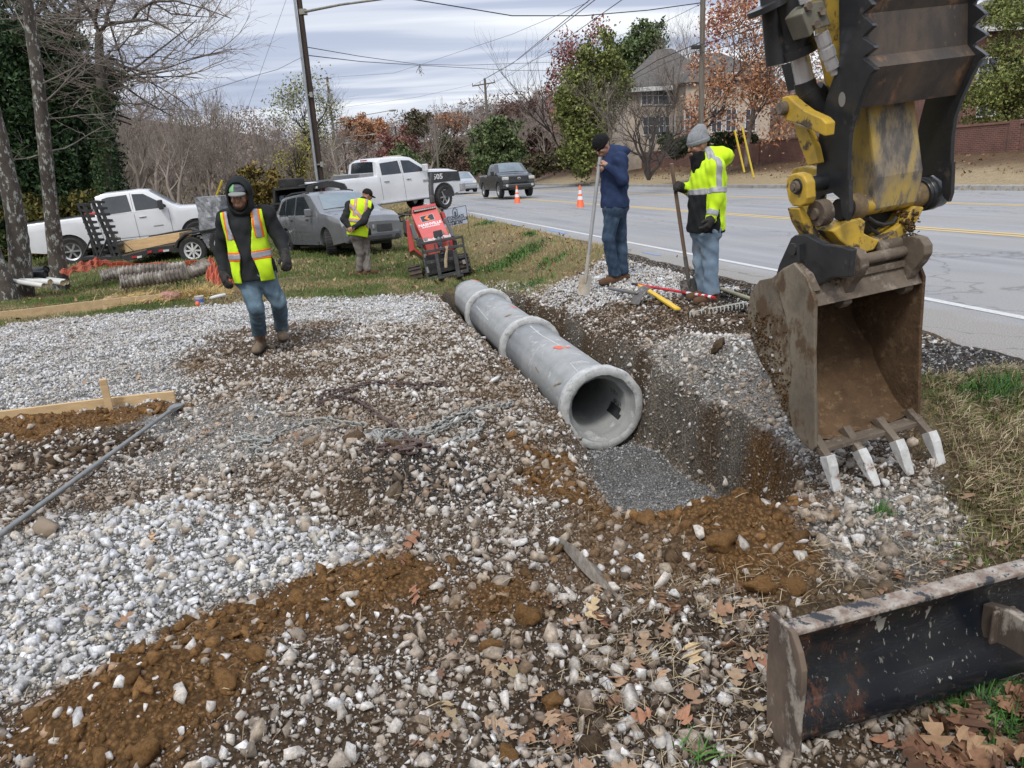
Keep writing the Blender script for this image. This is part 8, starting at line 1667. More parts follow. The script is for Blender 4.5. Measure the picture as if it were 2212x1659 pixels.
def hmat(u, v, d=.004): p = on_hood(u, v)+hn*d; return Matrix(((hx[0], hy[0], hn[0], p[0]), (hx[1], hy[1], hn[1], p[1]), (hx[2], hy[2], hn[2], p[2]), (0, 0, 0, 1)))
WL = M('letter_white', (.72, .70, .70), .5); text_obj('lettering', 'NASHVILLE', WL, e, .115, hmat(.50, .52), .002, .78, .004); text_obj('lettering', 'SITEWORKS', WL, e, .06, hmat(.50, .44), .002, 1.05, .002); text_obj('lettering', 'Ditch Witch', WL, e, .12, hmat(.56, .03), .002, .9, .006)
def hbox(name, u0, v0, u1, v1, mat, d=.004):
    m = MB(); Q = [on_hood(u0, v0), on_hood(u1, v0), on_hood(u1, v1), on_hood(u0, v1)]; m.add([q+hn*d for q in Q]+[q+hn*(d-.004) for q in Q], [(0, 1, 2, 3), (7, 6, 5, 4), (0, 4, 5, 1), (1, 5, 6, 2), (2, 6, 7, 3), (3, 7, 4, 0)]); return m.build(name, mat, e)
hbox('logo_border', .24, .62, .76, .83, M('logo_grey', (.42, .40, .38), .5), .004); hbox('logo_plate', .26, .635, .74, .815, M('logo_black', (.03, .03, .035), .5), .006); m = MB()
Q = [on_hood(*q)+hn*.009 for q in ((.37, .725), (.50, .80), (.60, .80), (.50, .725), (.60, .65), (.50, .65))]; m.add(Q, [(0, 5, 4, 3, 2, 1)]); m.build('logo_mark', M('logo_orange', (.75, .20, .03), .5), e)
for u, v in ((.1, .06), (.78, .14), (.50, .10)): p = on_hood(u, v)+hn*.02; m = MB(); m.box(p, (.07, .04, .06)); m.build('latch', M('latch_grey', (.30, .28, .27), .5), e)
# body sides and arms
m = MB(); SK.f(m, [zs(140, 280), zs(165, 270), zs(230, 560), zs(300, 610), zs(300, 640), zs(218, 575), zs(175, 600), zs(150, 420)], .25, 1.2); m.build('side_panel', RDP, e, bevel=.01)
m = MB(); SK.f(m, [zs(575, 470), zs(625, 440), zs(650, 540), zs(600, 600)], .3, 1.2); SK.f(m, [zs(480, 190), zs(520, 200), zs(545, 270), zs(505, 262)], .9, 1.3); m.build('side_panel', RDP, e, bevel=.01)
m = MB(); SK.f(m, [zs(300, 640), zs(620, 560), zs(650, 760), zs(350, 830)], .3, 1.1); SK.f(m, [zs(100, 260), zs(140, 285), zs(150, 410), zs(118, 400)], .6, 1.3); m.build('chassis', FBK, e)
ARM = M('arm_grey', (.115, .125, .14), .45, (.09, .10, .11), 6.)
for pl in ([(175, 325), (200, 315), (262, 455), (240, 470), (220, 462)], [(508, 262), (535, 255), (600, 380), (625, 440), (590, 440), (560, 360)]): m = MB(); SK.f(m, [zs(*q) for q in pl], .18, .32); m.build('lift_arm', ARM, e, bevel=.01)
m = MB(); SK.f(m, [zs(240, 470), zs(290, 450), zs(320, 500), zs(310, 560), zs(250, 540)], .1, .28); SK.f(m, [zs(600, 470), zs(640, 480), zs(650, 530), zs(620, 560)], .1, .28); m.build('arm_knuckle', FBK, e, bevel=.01)
m = MB(); cyl(m, P_(455, 420, .18), P_(480, 540, .12), .045); cyl(m, P_(478, 530, .12), P_(500, 615, .08), .03); m.build('tilt_cylinder', ARM, e, sm=True); m = MB(); m.box(P_(455, 415, .18), (.16, .12, .12)); m.build('cylinder_mount', FBK, e, bevel=.01)
m = MB(); m.tube([P_(70, 250, 1.2), P_(110, 225, 1.1), P_(190, 225, 1.1)], .02, 6); m.tube([P_(75, 250, 1.2), P_(85, 290, 1.2), P_(110, 290, 1.2)], .02, 6); m.tube([P_(480, 165, 1.1), P_(500, 175, 1.2), P_(500, 225, 1.1)], .03, 6); m.tube([P_(400, 110, 1.3), P_(385, -60, 1.35), P_(395, -180, 1.4)], .05, 8); m.build('controls', FBK, e, sm=True)
# tracks
TRK = M('track_rubber', (.035, .028, .024), .85, (.09, .062, .045), 6., bmp=.5, bsc=40, bd=.01)
def track(x0, x1):
    m = MB(); prof = []
    for a in np.linspace(-pi/2, pi/2, 9): prof.append((1.35+.16*cos(a)-.0, .17+.17*sin(a)))
    for a in np.linspace(pi/2, 3*pi/2, 9): prof.append((.22+.16*cos(a), .17+.17*sin(a)))
    m.prism(prof, x0, x1, lambda u, v, h: (h, u, v))
    L = 0; P = [np.array(p) for p in prof]+[np.array(prof[0])]; step = .075; acc = 0
    for a, b in zip(P[:-1], P[1:]):
        d = b-a; l = np.linalg.norm(d); t = -acc
        while t+step <= l+1e-9:
            t += step; q = a+d*(t/l); dd = d/l; nn = np.array([dd[1], -dd[0]]); c = q+nn*.012; ang = math.atan2(dd[1], dd[0]); R3 = np.array([[1, 0, 0], [0, cos(ang), -sin(ang)], [0, sin(ang), cos(ang)]]); m.box(((x0+x1)/2, c[0], c[1]), (x1-x0+.01, .035, .03), rot=R3)
        acc = l-t
    return m.build('track', TRK, e)
xa = P_(148, 700, .2)[0]; xb = P_(268, 700, .2)[0]; track(xa, xb); xe_ = P_(790, 800, .2)[0]; track(xe_-(xb-xa), xe_)
# fork frame
def bar(pts, y0, y1, name='frame_bar', mat=FBK): m = MB(); SK.f(m, [zs(*q) for q in pts], y0, y1); return m.build(name, mat, e, bevel=.004)
bar([(280, 502), (700, 428), (700, 452), (284, 528)], 0, .05); bar([(300, 585), (708, 512), (710, 540), (304, 612)], 0, .05); bar([(280, 510), (298, 508), (370, 885), (348, 890)], 0, .05); bar([(686, 432), (702, 430), (765, 790), (746, 793)], 0, .05)
bar([(345, 852), (756, 758), (762, 793), (350, 890)], -.01, .06); bar([(310, 690), (735, 620), (738, 650), (318, 722)], .03, .08); bar([(415, 515), (430, 512), (438, 570), (424, 573)], 0, .04); bar([(560, 490), (575, 487), (582, 545), (567, 548)], 0, .04)
for x0, x1, y0, y1 in ((422, 455, 615, 870), (600, 640, 580, 850)): m = MB(); SK.f(m, [zs(x0, y0), zs(x1, y0-8), zs(x1+45, y1-10), zs(x0+42, y1)], -.06, 0.); q = P_(x0+60, y1, -.06); m.box(q+[0, -.35, .0], (.10, .75, .035)); m.build('fork', FBK, e, bevel=.004)
bar([(328, 745), (355, 740), (372, 800), (345, 806)], .0, .06, 'roller', M('roller_grey', (.20, .195, .19), .6)); bar([(305, 620), (328, 616), (333, 650), (310, 655)], .0, .05, 'roller', MATS['roller_grey']); bar([(693, 675), (722, 670), (735, 710), (705, 716)], .0, .05, 'roller', MATS['roller_grey'])
m = MB(); m.tube([P_(540, 540, -.03), P_(545, 575, -.05), P_(538, 610, -.04), P_(532, 680, -.04), P_(535, 750, -.04)], [.035, .02, .026, .033, .028], 6); m.build('tie_rope', M('rope_tan', (.40, .31, .20), .9, (.28, .21, .13), 20.), e, sm=True)
a = ground_at(965, 622); m = MB(); SK2 = at(*zs(475, 900), YS-.3), at(*zs(580, 970), YS-.75); o_ = None
# --- yard sign
FS = Fr(at(983, 487, 15.6), at(1010, 481, 15.8)-at(972, 489, 15.5), (0, 0, 1)); e = FS.root('yard_sign', 'white yard sign reading STONEGATE on a wire stand beside the track loader', 'sign')
c0 = FS.hit(958, 456, 1, 0); c1_ = FS.hit(1004.8, 445.3, 1, 0); c2s = FS.hit(1010, 481, 1, 0); c3s = FS.hit(966, 491, 1, 0); m = MB(); w = .60; x1 = c2s[0]; z0, z1 = c2s[2], c1_[2]; x0 = x1-w; m.box(((x0+x1)/2, 0, (z0+z1)/2), (w, .012, z1-z0)); m.build('panel', M('sign_white', (.55, .60, .70), .5), e)
m = MB(); m.tube([(x1+.01, 0, z1+.01), (x1+.01, 0, z0-.22)], .006, 5); m.tube([(x0-.01, 0, z1+.01), (x0-.01, 0, z0-.22)], .006, 5); m.tube([(x0-.01, 0, z1+.01), (x1+.01, 0, z1+.01)], .006, 5); m.build('wire_stand', DARKP, e)
hh = z1-z0; m = MB(); m.box(((x0+x1)/2, -.008, z0+hh*.30), (w, .003, hh*.17)); m.build('black_strip', DARKP, e)
def smat(x, z): return Matrix(((1, 0, 0, x), (0, 0, -1, -.011), (0, 1, 0, z), (0, 0, 0, 1)))
xm = (x0+x1)/2; text_obj('lettering', 'STONEGATE', INKM, e, .085, smat(xm, z0+hh*.48), .001, .92, .001); text_obj('lettering', 'WE BUY HOUSES/LAND', M('sign_white', (.6, .62, .66)), e, .055, smat(xm, z0+hh*.30), .001, .95, .001); text_obj('lettering', '615-881-0761', INKM, e, .075, smat(xm, z0+hh*.11), .001, .85, .002)
m = MB(); zc_ = z0+hh*.56
for q in (((-.06, 0), (-.06, .11), (0, .17), (.06, .11), (.06, 0)), ((-.02, 0), (-.02, .07), (.0, .09), (.02, .07), (.02, 0))): m.tube([(xm+a, -.012, zc_+b) for a, b in q], .0055, 4)
m.box((xm+.012, -.012, zc_+.035), (.016, .004, .07)); m.build('logo_mark', INKM, e)
# --- corrugated pipes
CORR = M('corrugated_tan', (.20, .17, .14), .85, (.05, .043, .037), 10., c3=(.38, .35, .31), sc3=5., lo3=.5, hi3=.62); 
def corr(label, path, Y0, Y1, r, pitch=.072):
    pts = [at(*z4(x, y), Y0+(Y1-Y0)*i/(len(path)-1)) for i, (x, y) in enumerate(path)]; fine = []
    for i in range(len(pts)-1):
        n = 20; fine += [pts[i]*(1-k/n)+pts[i+1]*k/n for k in range(n)]
    fine.append(pts[-1]); L = np.cumsum([0]+[np.linalg.norm(b-a) for a, b in zip(fine[:-1], fine[1:])]); T = np.arange(0, L[-1], pitch/6); q = np.array([[np.interp(t, L, [p[d] for p in fine]) for d in range(3)] for t in T])
    for d in range(3): q[:, d] = np.convolve(np.pad(q[:, d], 12, 'edge'), np.ones(25)/25, 'valid')
    rr = [r*(.875+.125*np.tanh(3*np.sin(2*pi*t/pitch))) for t in T]; m = MB(); m.tube([x-q[0] for x in q], rr, 20, cap=False); inn_ = [x-q[0] for x in q]; m.tube(inn_, r*.80, 20, cap=False)
    o = m.build('corrugated_pipe', CORR, None, sm=True); o.location = tuple(q[0]); return tag(o, label, 'corrugated pipe', 'corrugated drain pipes on the grass')
corr('nearer corrugated drain pipe, lying in front and curving up at its right end', [(1012, 1058), (1150, 1045), (1400, 1010), (1650, 975), (1740, 930), (1790, 900)], 13.2, 13.9, .135); corr('corrugated drain pipe lying behind the nearer one, its left end open', [(850, 1010), (1000, 975), (1250, 945), (1500, 935), (1620, 920)], 13.9, 14.5, .120)
# --- white and black plastic pipes by the trunks
PVC = M('pvc_white', (.60, .60, .57), .4, (.52, .52, .49), 3.); PVI = M('pvc_end', (.42, .30, .15), .7); BPP = M('black_pipe', (.015, .016, .018), .45)
def ppipe(label, x0, y0, x1, y1, Ya, Yb, r, mat, grp):
    a = at(*z4(x0, y0), Ya); b = at(*z4(x1, y1), Yb); z = hz(b[0], b[1]); a[2] = max(a[2], hz(a[0], a[1])+r); d = unit(b-a); e = empty('plastic_pipe', tuple(a), label=label, cat='plastic pipe', group=grp); m = MB(); m.tube([a*0, b-a], r, 16, cap=False); m.tube([a*0, b-a], r*.9, 16, cap=False); m.build('pipe_wall', mat, e, sm=True)
    m = MB(); V, F = _disc(b-a-d*.02, d, r*.9); m.add(V, F); m.build('pipe_mouth', PVI if mat is PVC else RUB, e); return e
G1 = 'white plastic pipes between the trunks'; ppipe('white pipe whose open end is farthest right of the pile', 300, 1018, 575, 1052, 15.3, 14.2, .052, PVC, G1); ppipe('white pipe with its open end just left of the rightmost one', 240, 1030, 545, 1062, 15., 14.0, .052, PVC, G1); ppipe('white pipe with its open end in the middle of the pile', 60, 1040, 435, 1055, 14.6, 14.1, .058, PVC, G1); ppipe('short white pipe lowest in the pile, pointing to the grass', 120, 1045, 378, 1085, 14.2, 13.8, .046, PVC, G1)
G2 = 'black plastic pipes behind the white ones'; ppipe('upper black pipe by the spotted trunk', 60, 1000, 400, 945, 15.4, 15.0, .075, BPP, G2); ppipe('lower black pipe by the spotted trunk', 60, 995, 395, 985, 14.9, 14.8, .075, BPP, G2)
# --- orange mesh fence lying down
OM = M('mesh_orange', (.48, .10, .045), .7, (.36, .08, .04), 3.)
def netting(label, rows):
    """rows: list of edge polylines (top to bottom) in crop positions with Y"""
    G_ = np.array([[at(*z4(x, y), Y) for x, y, Y in r] for r in rows]); nr_, nc_ = G_.shape[:2]
    def samp(u, v):
        a = u*(nr_-1); b = v*(nc_-1); i = min(int(a), nr_-2); j = min(int(b), nc_-2); f, g_ = a-i, b-j; p = (G_[i, j]*(1-f)+G_[i+1, j]*f)*(1-g_)+(G_[i, j+1]*(1-f)+G_[i+1, j+1]*f)*g_
        return p+[0, 0, .03*sin(u*9+v*31)+.02*sin(v*57)]
    o = samp(0, 0); m = MB(); W = np.linalg.norm(G_[0, -1]-G_[0, 0]); H__ = np.linalg.norm(G_[-1, 0]-G_[0, 0]); nv = int(W/.06); nu = max(6, int(H__/.055))
    for i in range(nu+1): m.tube([samp(i/nu, v)-o for v in np.linspace(0, 1, nv)], .0075, 3, cap=False)
    for j in range(nv+1): m.tube([samp(u, j/nv)-o for u in np.linspace(0, 1, nu)], .0065, 3, cap=False)
    ob = m.build('mesh_fence', OM, None); ob.location = tuple(o); return tag(ob, label, 'mesh fence', 'orange mesh fencing on the ground')
netting('crumpled orange mesh fence lying under the ramps at the left', [[(525, 965, 15.8), (640, 915, 16.2), (760, 870, 16.8), (850, 850, 17.2), (1000, 890, 17.2), (1500, 895, 17.6), (1850, 850, 17.8)], [(530, 985, 14.8), (650, 965, 15.), (780, 945, 15.2), (850, 905, 15.8), (960, 910, 16.), (1480, 915, 16.6), (1840, 880, 16.6)]])
netting('strip of orange mesh fence rising behind the walking man', [[(1810, 840, 14.6), (1860, 900, 14.), (1900, 925, 13.6), (2000, 960, 13.2), (2060, 990, 12.8)], [(1780, 1020, 12.6), (1830, 1050, 12.4), (1890, 1085, 12.2), (1990, 1060, 12.2), (2060, 1045, 12.2)]])
# --- small things by the far board
p = at(*z4(1722, 1195), 11.2); p[2] = hz(p[0], p[1])+.02; e = empty('plastic_tub', tuple(p), label='small white tub with a blue label beside the far form board', cat='tub'); m = MB(); m.lathe([(.001, 0), (.055, 0), (.062, .115), (.066, .12), (.066, .13), (.058, .13), (.052, .01)], 20); m.build('wall', PVC, e, sm=True); m = MB(); m.lathe([(.0588, .035), (.0612, .085)], 20); m.build('label_band', M('tub_blue', (.10, .16, .45), .5), e, sm=True)
p2 = at(*z4(1685, 1192), 11.15); p2[2] = hz(p2[0], p2[1])+.035; m = MB(); m.lathe([(.02, 0), (.045, .01), (.045, .05), (.02, .06)], 16, ax='X'); o = m.build('spray_cap', CON, None, sm=True); o.location = tuple(p2); tag(o, 'orange cap lying against the white tub', 'cap')
a = at(*z4(1805, 1160), 11.3); b = at(*z4(1955, 1112), 11.5); a[2] = hz(a[0], a[1])+.09; b[2] = a[2]+.02; d = b-a; e = empty('sealant_tube', tuple(a), label='white sealant tube resting on the form board by the hooded man', cat='sealant tube'); m = MB(); m.tube([d*0, d*.06, d*.08, d*.86, d*.9], [.01, .012, .028, .028, .02], 12); m.build('tube_body', PVC, e, sm=True); m = MB(); m.tube([d*.9, d*1.02], [.012, .006], 8); m.build('nozzle', BLOCKM, e, sm=True)
def lump(name, label, cat, px, py, Y, sx_, sy_, sz_, mat, seed=1):
    v, f = blob(seed); p = at(px, py, Y); p[2] = hz(p[0], p[1])+sz_*.6; o = mesh_np(name, v*[sx_, sy_, sz_]*(1+.25*np.sin(v[:, [0]]*7+v[:, [1]]*9+seed)), f, mat, smooth_=False); o.location = tuple(p); return tag(o, label, cat)
lump('net_bag', 'pinkish red net bag lying at the end of the corrugated pipe', 'bag', *z4(1468, 1105), 11.9, .15, .10, .09, M('bag_red', (.34, .14, .12), .7, (.45, .27, .24), 14., bmp=.8, bsc=30.), 21)
lump('glove', 'tan work glove dropped at the mouth of the corrugated pipes', 'glove', *z4(940, 1095), 12.7, .14, .06, .045, M('glove_tan', (.38, .25, .17), .85, (.25, .15, .10), 14.), 22); lump('rag', 'white rag under the tan glove on the grass', 'rag', *z4(935, 1122), 12.4, .11, .06, .02, M('rag_white', (.5, .49, .45), .9), 23)
def strands(name, cen, n, spread, L, cols, kind='stuff', r=.0022, up=.3, seed=1):
    r_ = np.random.default_rng(seed); V = []; n0 = len(cen); P = np.array(cen)[r_.integers(0, n0, n)]+r_.normal(0, 1, (n, 3))*[spread, spread, 0]; P[:, 2] = hgt(P[:, 0], P[:, 1])+r_.uniform(.0, .03, n)
    a = r_.uniform(0, 2*pi, n); el_ = np.abs(r_.normal(0, up, n)); d = np.stack([np.cos(a)*np.cos(el_), np.sin(a)*np.cos(el_), np.sin(el_)], 1)*(L*r_.uniform(.5, 1.4, n))[:, None]; s = np.stack([-np.sin(a), np.cos(a), 0*a], 1)*r; s[:, 2] = r*.6
    mid = P+d*.5+[0, 0, 1]*(L*.12*r_.uniform(0, 1, n))[:, None]; V = np.stack([P-s, P+s, mid+s, mid-s, P+d*.98+s*.4, P+d*.98-s*.4], 1).reshape(-1, 3); i = np.arange(n)[:, None]*6; F = np.concatenate([i+[0, 1, 2, 3], i+[3, 2, 4, 5]], 0)
    cc = np.array(cols)[r_.integers(0, len(cols), n)]*r_.uniform(.8, 1.2, (n, 1)); return tag(mesh_np(name, V, F, BLADE, col=np.repeat(cc, 6, 0)), kind=kind)
BLADE = attr_mat('blades', rough=.8, sc=20., var=.12, bmp=0)
STR = [(.50, .36, .14), (.40, .28, .11), (.56, .43, .20)]
strands('straw', [at(*z4(x, y), 12.0) for x, y in ((1620, 1085), (1700, 1080), (1760, 1065), (1800, 1080))], 1500, .14, .26, STR, up=.5, seed=2); strands('straw', [ground_at(*z4(x, y)) for x, y in ((1000, 1205), (1200, 1180), (1400, 1150), (1300, 1240), (1100, 1190))], 700, .22, .22, STR, seed=3)
# ================================================================== grass, leaves, litter
def field(n, xr_, yr_, keep, name, Lr, wr, cols, seed, lean=.5, zoff=0., inview=True):
    r_ = np.random.default_rng(seed); x = r_.uniform(*xr_, n); y = r_.uniform(*yr_, n)
    az = np.degrees(np.arctan2(x, y)); k = (np.abs(az+1) < 43) & (keep(x, y) > r_.random(n)) & (trench_sd(x, y) > .05); x, y = x[k], y[k]; n = len(x); print(name, n)
    z = hgt(x, y)+zoff; a = r_.uniform(0, 2*pi, n); L = r_.uniform(*Lr, n); w = r_.uniform(*wr, n)*.5; l = lean*r_.random(n); c = np.array(cols[0])[None]
    d = np.stack([np.cos(a)*np.sin(l), np.sin(a)*np.sin(l), np.cos(l)], 1); s = np.stack([np.sin(a+1), np.cos(a+1), 0*a], 1)*w[:, None]; P = np.stack([x, y, z], 1)
    bend = np.stack([np.cos(a), np.sin(a), 0*a], 1)*(L*.25*l)[:, None]; V = np.stack([P-s, P+s, P+d*L[:, None]*.55+s*.7, P+d*L[:, None]*.55-s*.7, P+d*L[:, None]+bend], 1).reshape(-1, 3)
    i = np.arange(n)[:, None]*5; F = np.concatenate([i+[0, 1, 2], i+[0, 2, 3], i+[3, 2, 4]], 0)
    g_ = np.clip(fbm(x, y, 1.1, 41, 4)*1.6+.5+r_.normal(0, .22, n), 0, .999); cc = np.array(cols)[(g_*len(cols)).astype(int)]*r_.uniform(.75, 1.2, (n, 1)); dry = smooth(-3.2, -1.4, road_t(x, y))*(y > 8)*.6; cc = cc*(1-dry[:, None])+np.array([.42, .32, .17])*dry[:, None]
    return tag(mesh_np(name, V, F, BLADE, col=np.repeat(cc, 5, 0)), kind='stuff')
GC_ = [(.09, .14, .035), (.12, .18, .045), (.15, .19, .055), (.24, .22, .10), (.36, .29, .16)]
kg = lambda x, y: GB(x, y)*(road_t(x, y) < -.5)*(.35+.65*smooth(-.35, .1, fbm(x, y, .8, 141, 3)))
field(150000, (-9.5, 3.), (7.5, 14.5), lambda x, y: kg(x, y)*.75, 'grass', (.025, .075), (.006, .014), GC_, 1)
field(90000, (-16, 1.5), (14.5, 24), lambda x, y: kg(x, y)*.55, 'grass', (.035, .09), (.012, .024), GC_, 2)
field(60000, (-24, -.5), (24, 44), lambda x, y: kg(x, y)*.5, 'grass', (.05, .14), (.03, .06), GC_, 3)
G2c = [(.10, .16, .035), (.15, .21, .05), (.22, .22, .08), (.36, .30, .17), (.20, .15, .09)]
field(60000, (1.6, 5.2), (2.2, 5.6), lambda x, y: smooth(.15, -.15, sdpoly(_GB2, x+.2*fbm(x, y, .4, 3, 3), y+.2*fbm(x, y, .4, 4, 3)))*(road_t(x, y) < -1.0), 'grass', (.02, .07), (.0025, .006), G2c, 4, lean=1.2)
field(9000, (.7, 2.4), (1.0, 2.6), lambda x, y: .8*smooth(.05, -.25, sdpoly(wpoly([(2040, 1480), (2400, 1400), (2400, 1750), (2130, 1620)]), x, y)), 'grass', (.02, .08), (.003, .007), G2c[:2]+G2c[:1], 5, lean=1.)
# bright green tufts in the verge
for k, (px, py, n, s_) in enumerate(((1130, 548, 500, .45), (1080, 580, 350, .4), (1045, 486, 240, .3), (1190, 570, 200, .3), (1145, 510, 150, .12), (1150, 618, 120, .25), (2150, 850, 500, .16), (1900, 1115, 60, .04), (1500, 1640, 40, .05), (2150, 1530, 420, .14), (2110, 1580, 200, .1))):
    c = ground_at(px, py); strands('grass', [c], n, s_*.6, .11 if k < 7 else .055, [(.06, .15, .03), (.09, .19, .04), (.05, .11, .04)], r=.006 if k < 6 else .002, up=.9, seed=30+k)
# dry bits and roots
x_, y_ = [], []
DRYB = [(.30, .23, .14), (.20, .14, .085), (.40, .33, .22), (.13, .09, .06)]
def zone_pts(poly, n, z=0.):
    W = np.array(wpoly(poly, z)); lo, hi = W.min(0), W.max(0); r_ = np.random.default_rng(n); P = r_.uniform(lo, hi, (n*4, 2)); P = P[sdpoly(W, P[:, 0], P[:, 1]) < 0][:n]; return [(p[0], p[1], 0) for p in P]
strands('dry_litter', zone_pts([(1300, 1280), (1700, 1240), (2100, 1060), (2300, 1100), (2300, 1250), (1750, 1380), (1690, 1690), (1150, 1690), (1250, 1400)], 700), 2700, .02, .06, DRYB, r=.0011, up=.35, seed=50)
strands('dry_litter', zone_pts([(0, 1100), (1600, 1000), (1600, 1690), (0, 1690)], 500), 800, .03, .05, DRYB, r=.001, up=.35, seed=51); strands('dry_litter', zone_pts([(2000, 830), (2300, 820), (2300, 1200), (2090, 1060)], 400, .12), 5000, .02, .07, DRYB[:3]+[(.16, .17, .06)], r=.0016, up=.5, seed=52)
strands('dry_litter', [tuple(ground_at(x, y)) for x, y in ((1430, 860), (1480, 905), (1390, 830), (1500, 930))], 260, .10, .13, [(.32, .29, .24), (.22, .19, .15)], r=.0014, up=.8, seed=53)
# oak leaves
def leaf_shape():
    R0 = [(0, 0), (.03, .10), (.16, .12), (.26, .24), (.13, .24), (.07, .33), (.24, .40), (.38, .56), (.20, .50), (.08, .55), (.20, .68), (.22, .82), (.10, .74), (.04, .82), (0, 1.0)]
    return R0+[(-x, y) for x, y in R0[-2:0:-1]]
LS = np.array(leaf_shape()); nL = len(LS)
def leaves(P, size, cols, name, seed, flat=.5):
    r_ = np.random.default_rng(seed); V = []; F = []; Cc = []; off_ = 0
    mid = np.array([(0, t) for t in (.12, .35, .55, .75, .9)])
    tri = []; Lh = nL//2+1
    for k, p in enumerate(P):
        s = size*r_.uniform(.65, 1.25); cu = r_.uniform(-4.5, 5); cv = r_.uniform(-2., 2.6); a = r_.uniform(0, 2*pi); q = LS*[r_.uniform(.75, 1.), 1]; q = q-[0, .5]; skew = r_.uniform(-.3, .3)
        z = .32*cu*(q[:, 0]**2)+.22*cv*(q[:, 1]**2)+r_.normal(0, .012, nL); x = q[:, 0]+skew*q[:, 1]**2; v3 = np.stack([x, q[:, 1], z], 1)*s; c3 = np.array([[0, -.1, 0]])*s
        tx_, ty_ = r_.normal(0, flat, 2)*.6; Rx = Matrix.Rotation(tx_, 3, 'X') @ Matrix.Rotation(ty_, 3, 'Y'); Rz = Matrix.Rotation(a, 3, 'Z'); MM = np.array(Rz @ Rx)
        v3 = v3@MM.T; st = np.array([[-.004, 0, 0], [.004, 0, 0], [.0, -.5*s*.6, .0]])+[0, 0, 0]; mn = v3[:, 2].min(); base_ = np.array(p)+[0, 0, .012-mn*.6]
        V.append(v3+base_); n_ = nL
        half_ = nL//2
        for i in range(0, half_-0):
            j0, j1 = i, i+1; k0, k1 = (nL-i) % nL, nL-i-1
            if i == 0: F.append((off_+0, off_+1, off_+nL-1))
            elif j1 < k1: F.append((off_+j0, off_+j1, off_+k1, off_+(nL-i)))
            elif j1 == k1: F.append((off_+j0, off_+j1, off_+(nL-i)))
        c = np.array(cols[r_.integers(0, len(cols))])*r_.uniform(.75, 1.15); Cc.append(np.repeat(c[None], nL, 0)); off_ += nL
    o = mesh_np(name, np.concatenate(V), F, LEAFM, col=np.concatenate(Cc)); return tag(o, kind='stuff')
LEAFM = attr_mat('oak_leaf', rough=.75, sc=60., var=.22, bmp=.3, bsc=120., bd=.002)
LC = [(.30, .19, .12), (.23, .135, .08), (.38, .27, .18), (.19, .11, .07), (.33, .22, .14)]
def lp(pts): return [ground_at(x, y) for x, y in pts]
r_ = np.random.default_rng(8)
Z1 = zone_pts([(820, 1330), (1200, 1290), (1400, 1230), (1720, 1300), (1700, 1690), (900, 1690), (900, 1450)], 120); Z1 = [np.array([p[0], p[1], hz(p[0], p[1])+.015]) for p in Z1]
Z2 = zone_pts([(1980, 1590), (2100, 1545), (2300, 1500), (2400, 1750), (1950, 1750)], 95); Z2 = [np.array([p[0], p[1], hz(p[0], p[1])+r_.uniform(.01, .06)]) for p in Z2]
Z3 = zone_pts([(-50, 760), (900, 700), (1500, 1080), (1300, 1300), (0, 1400)], 16); Z3 = [np.array([p[0], p[1], hz(p[0], p[1])+.02]) for p in Z3]
Z4 = zone_pts([(1850, 1180), (2080, 1050), (2300, 1050), (2300, 1240), (1800, 1340)], 26, .1); Z4 = [np.array([p[0], p[1], hz(p[0], p[1])+.01]) for p in Z4]
NL = lp([(1222, 1600), (1456, 1340), (1455, 1335), (1560, 1330), (1290, 1340), (1300, 1350), (1280, 1330), (1500, 1430), (1440, 1370), (1100, 1440), (1105, 1475), (965, 1535), (975, 1560), (890, 1180), (330, 1170), (160, 735), (300, 820), (1690, 1380), (1570, 1410), (1640, 1545), (1650, 1450), (1900, 1620), (2030, 1228), (2120, 1040), (1385, 1560), (900, 1300), (870, 1220), (905, 945), (1700, 1560), (1550, 1350), (1330, 1480), (1480, 1560), (1620, 1340), (960, 1440), (1190, 1320)])
leaves(Z1[:42]+Z3+Z4, .080, LC, 'fallen_leaves', 1, .5); leaves(Z2, .11, [(.17, .085, .05), (.22, .12, .07), (.30, .19, .11), (.13, .07, .045)], 'fallen_leaves', 2, .8); leaves(NL, .115, [(.42, .28, .17), (.36, .21, .13), (.30, .15, .09), (.46, .35, .21)], 'fallen_leaves', 3, .7)
# leaves blown over the grass and verge
def lf(n, xr_, yr_, keep, size, cols, seed):
    q = np.random.default_rng(seed); x = q.uniform(*xr_, n); y = q.uniform(*yr_, n); k = (keep(x, y) > q.random(n)) & (np.abs(np.degrees(np.arctan2(x, y))+1) < 42); x, y = x[k], y[k]
    P = np.stack([x, y, hgt(x, y)+.03], 1); v, f = leaf_cards(P, size, 1, .02, seed, elong=1.2); c = np.array(cols)[q.integers(0, len(cols), len(P))]; return tag(mesh_np('fallen_leaves', v, f, BLADE, col=np.repeat(c, 4, 0)), kind='stuff')
lf(2600, (-10, 2.5), (9.5, 20), lambda x, y: GB(x, y)*(road_t(x, y) < -.6)*.8, .05, [(.26, .15, .08), (.34, .24, .14), (.17, .10, .06)], 5); lf(9000, (2, 34), (15, 60), lambda x, y: 1.*(road_t(x, y) > 17.2)*(road_t(x, y) < 21.2), .09, [(.22, .12, .06), (.16, .09, .05), (.30, .18, .10)], 6); lf(400, (-9, 4), (4, 30), lambda x, y: .5*(road_t(x, y) > -.9)*(road_t(x, y) < 1.5), .045, [(.22, .13, .07), (.15, .10, .06)], 7)
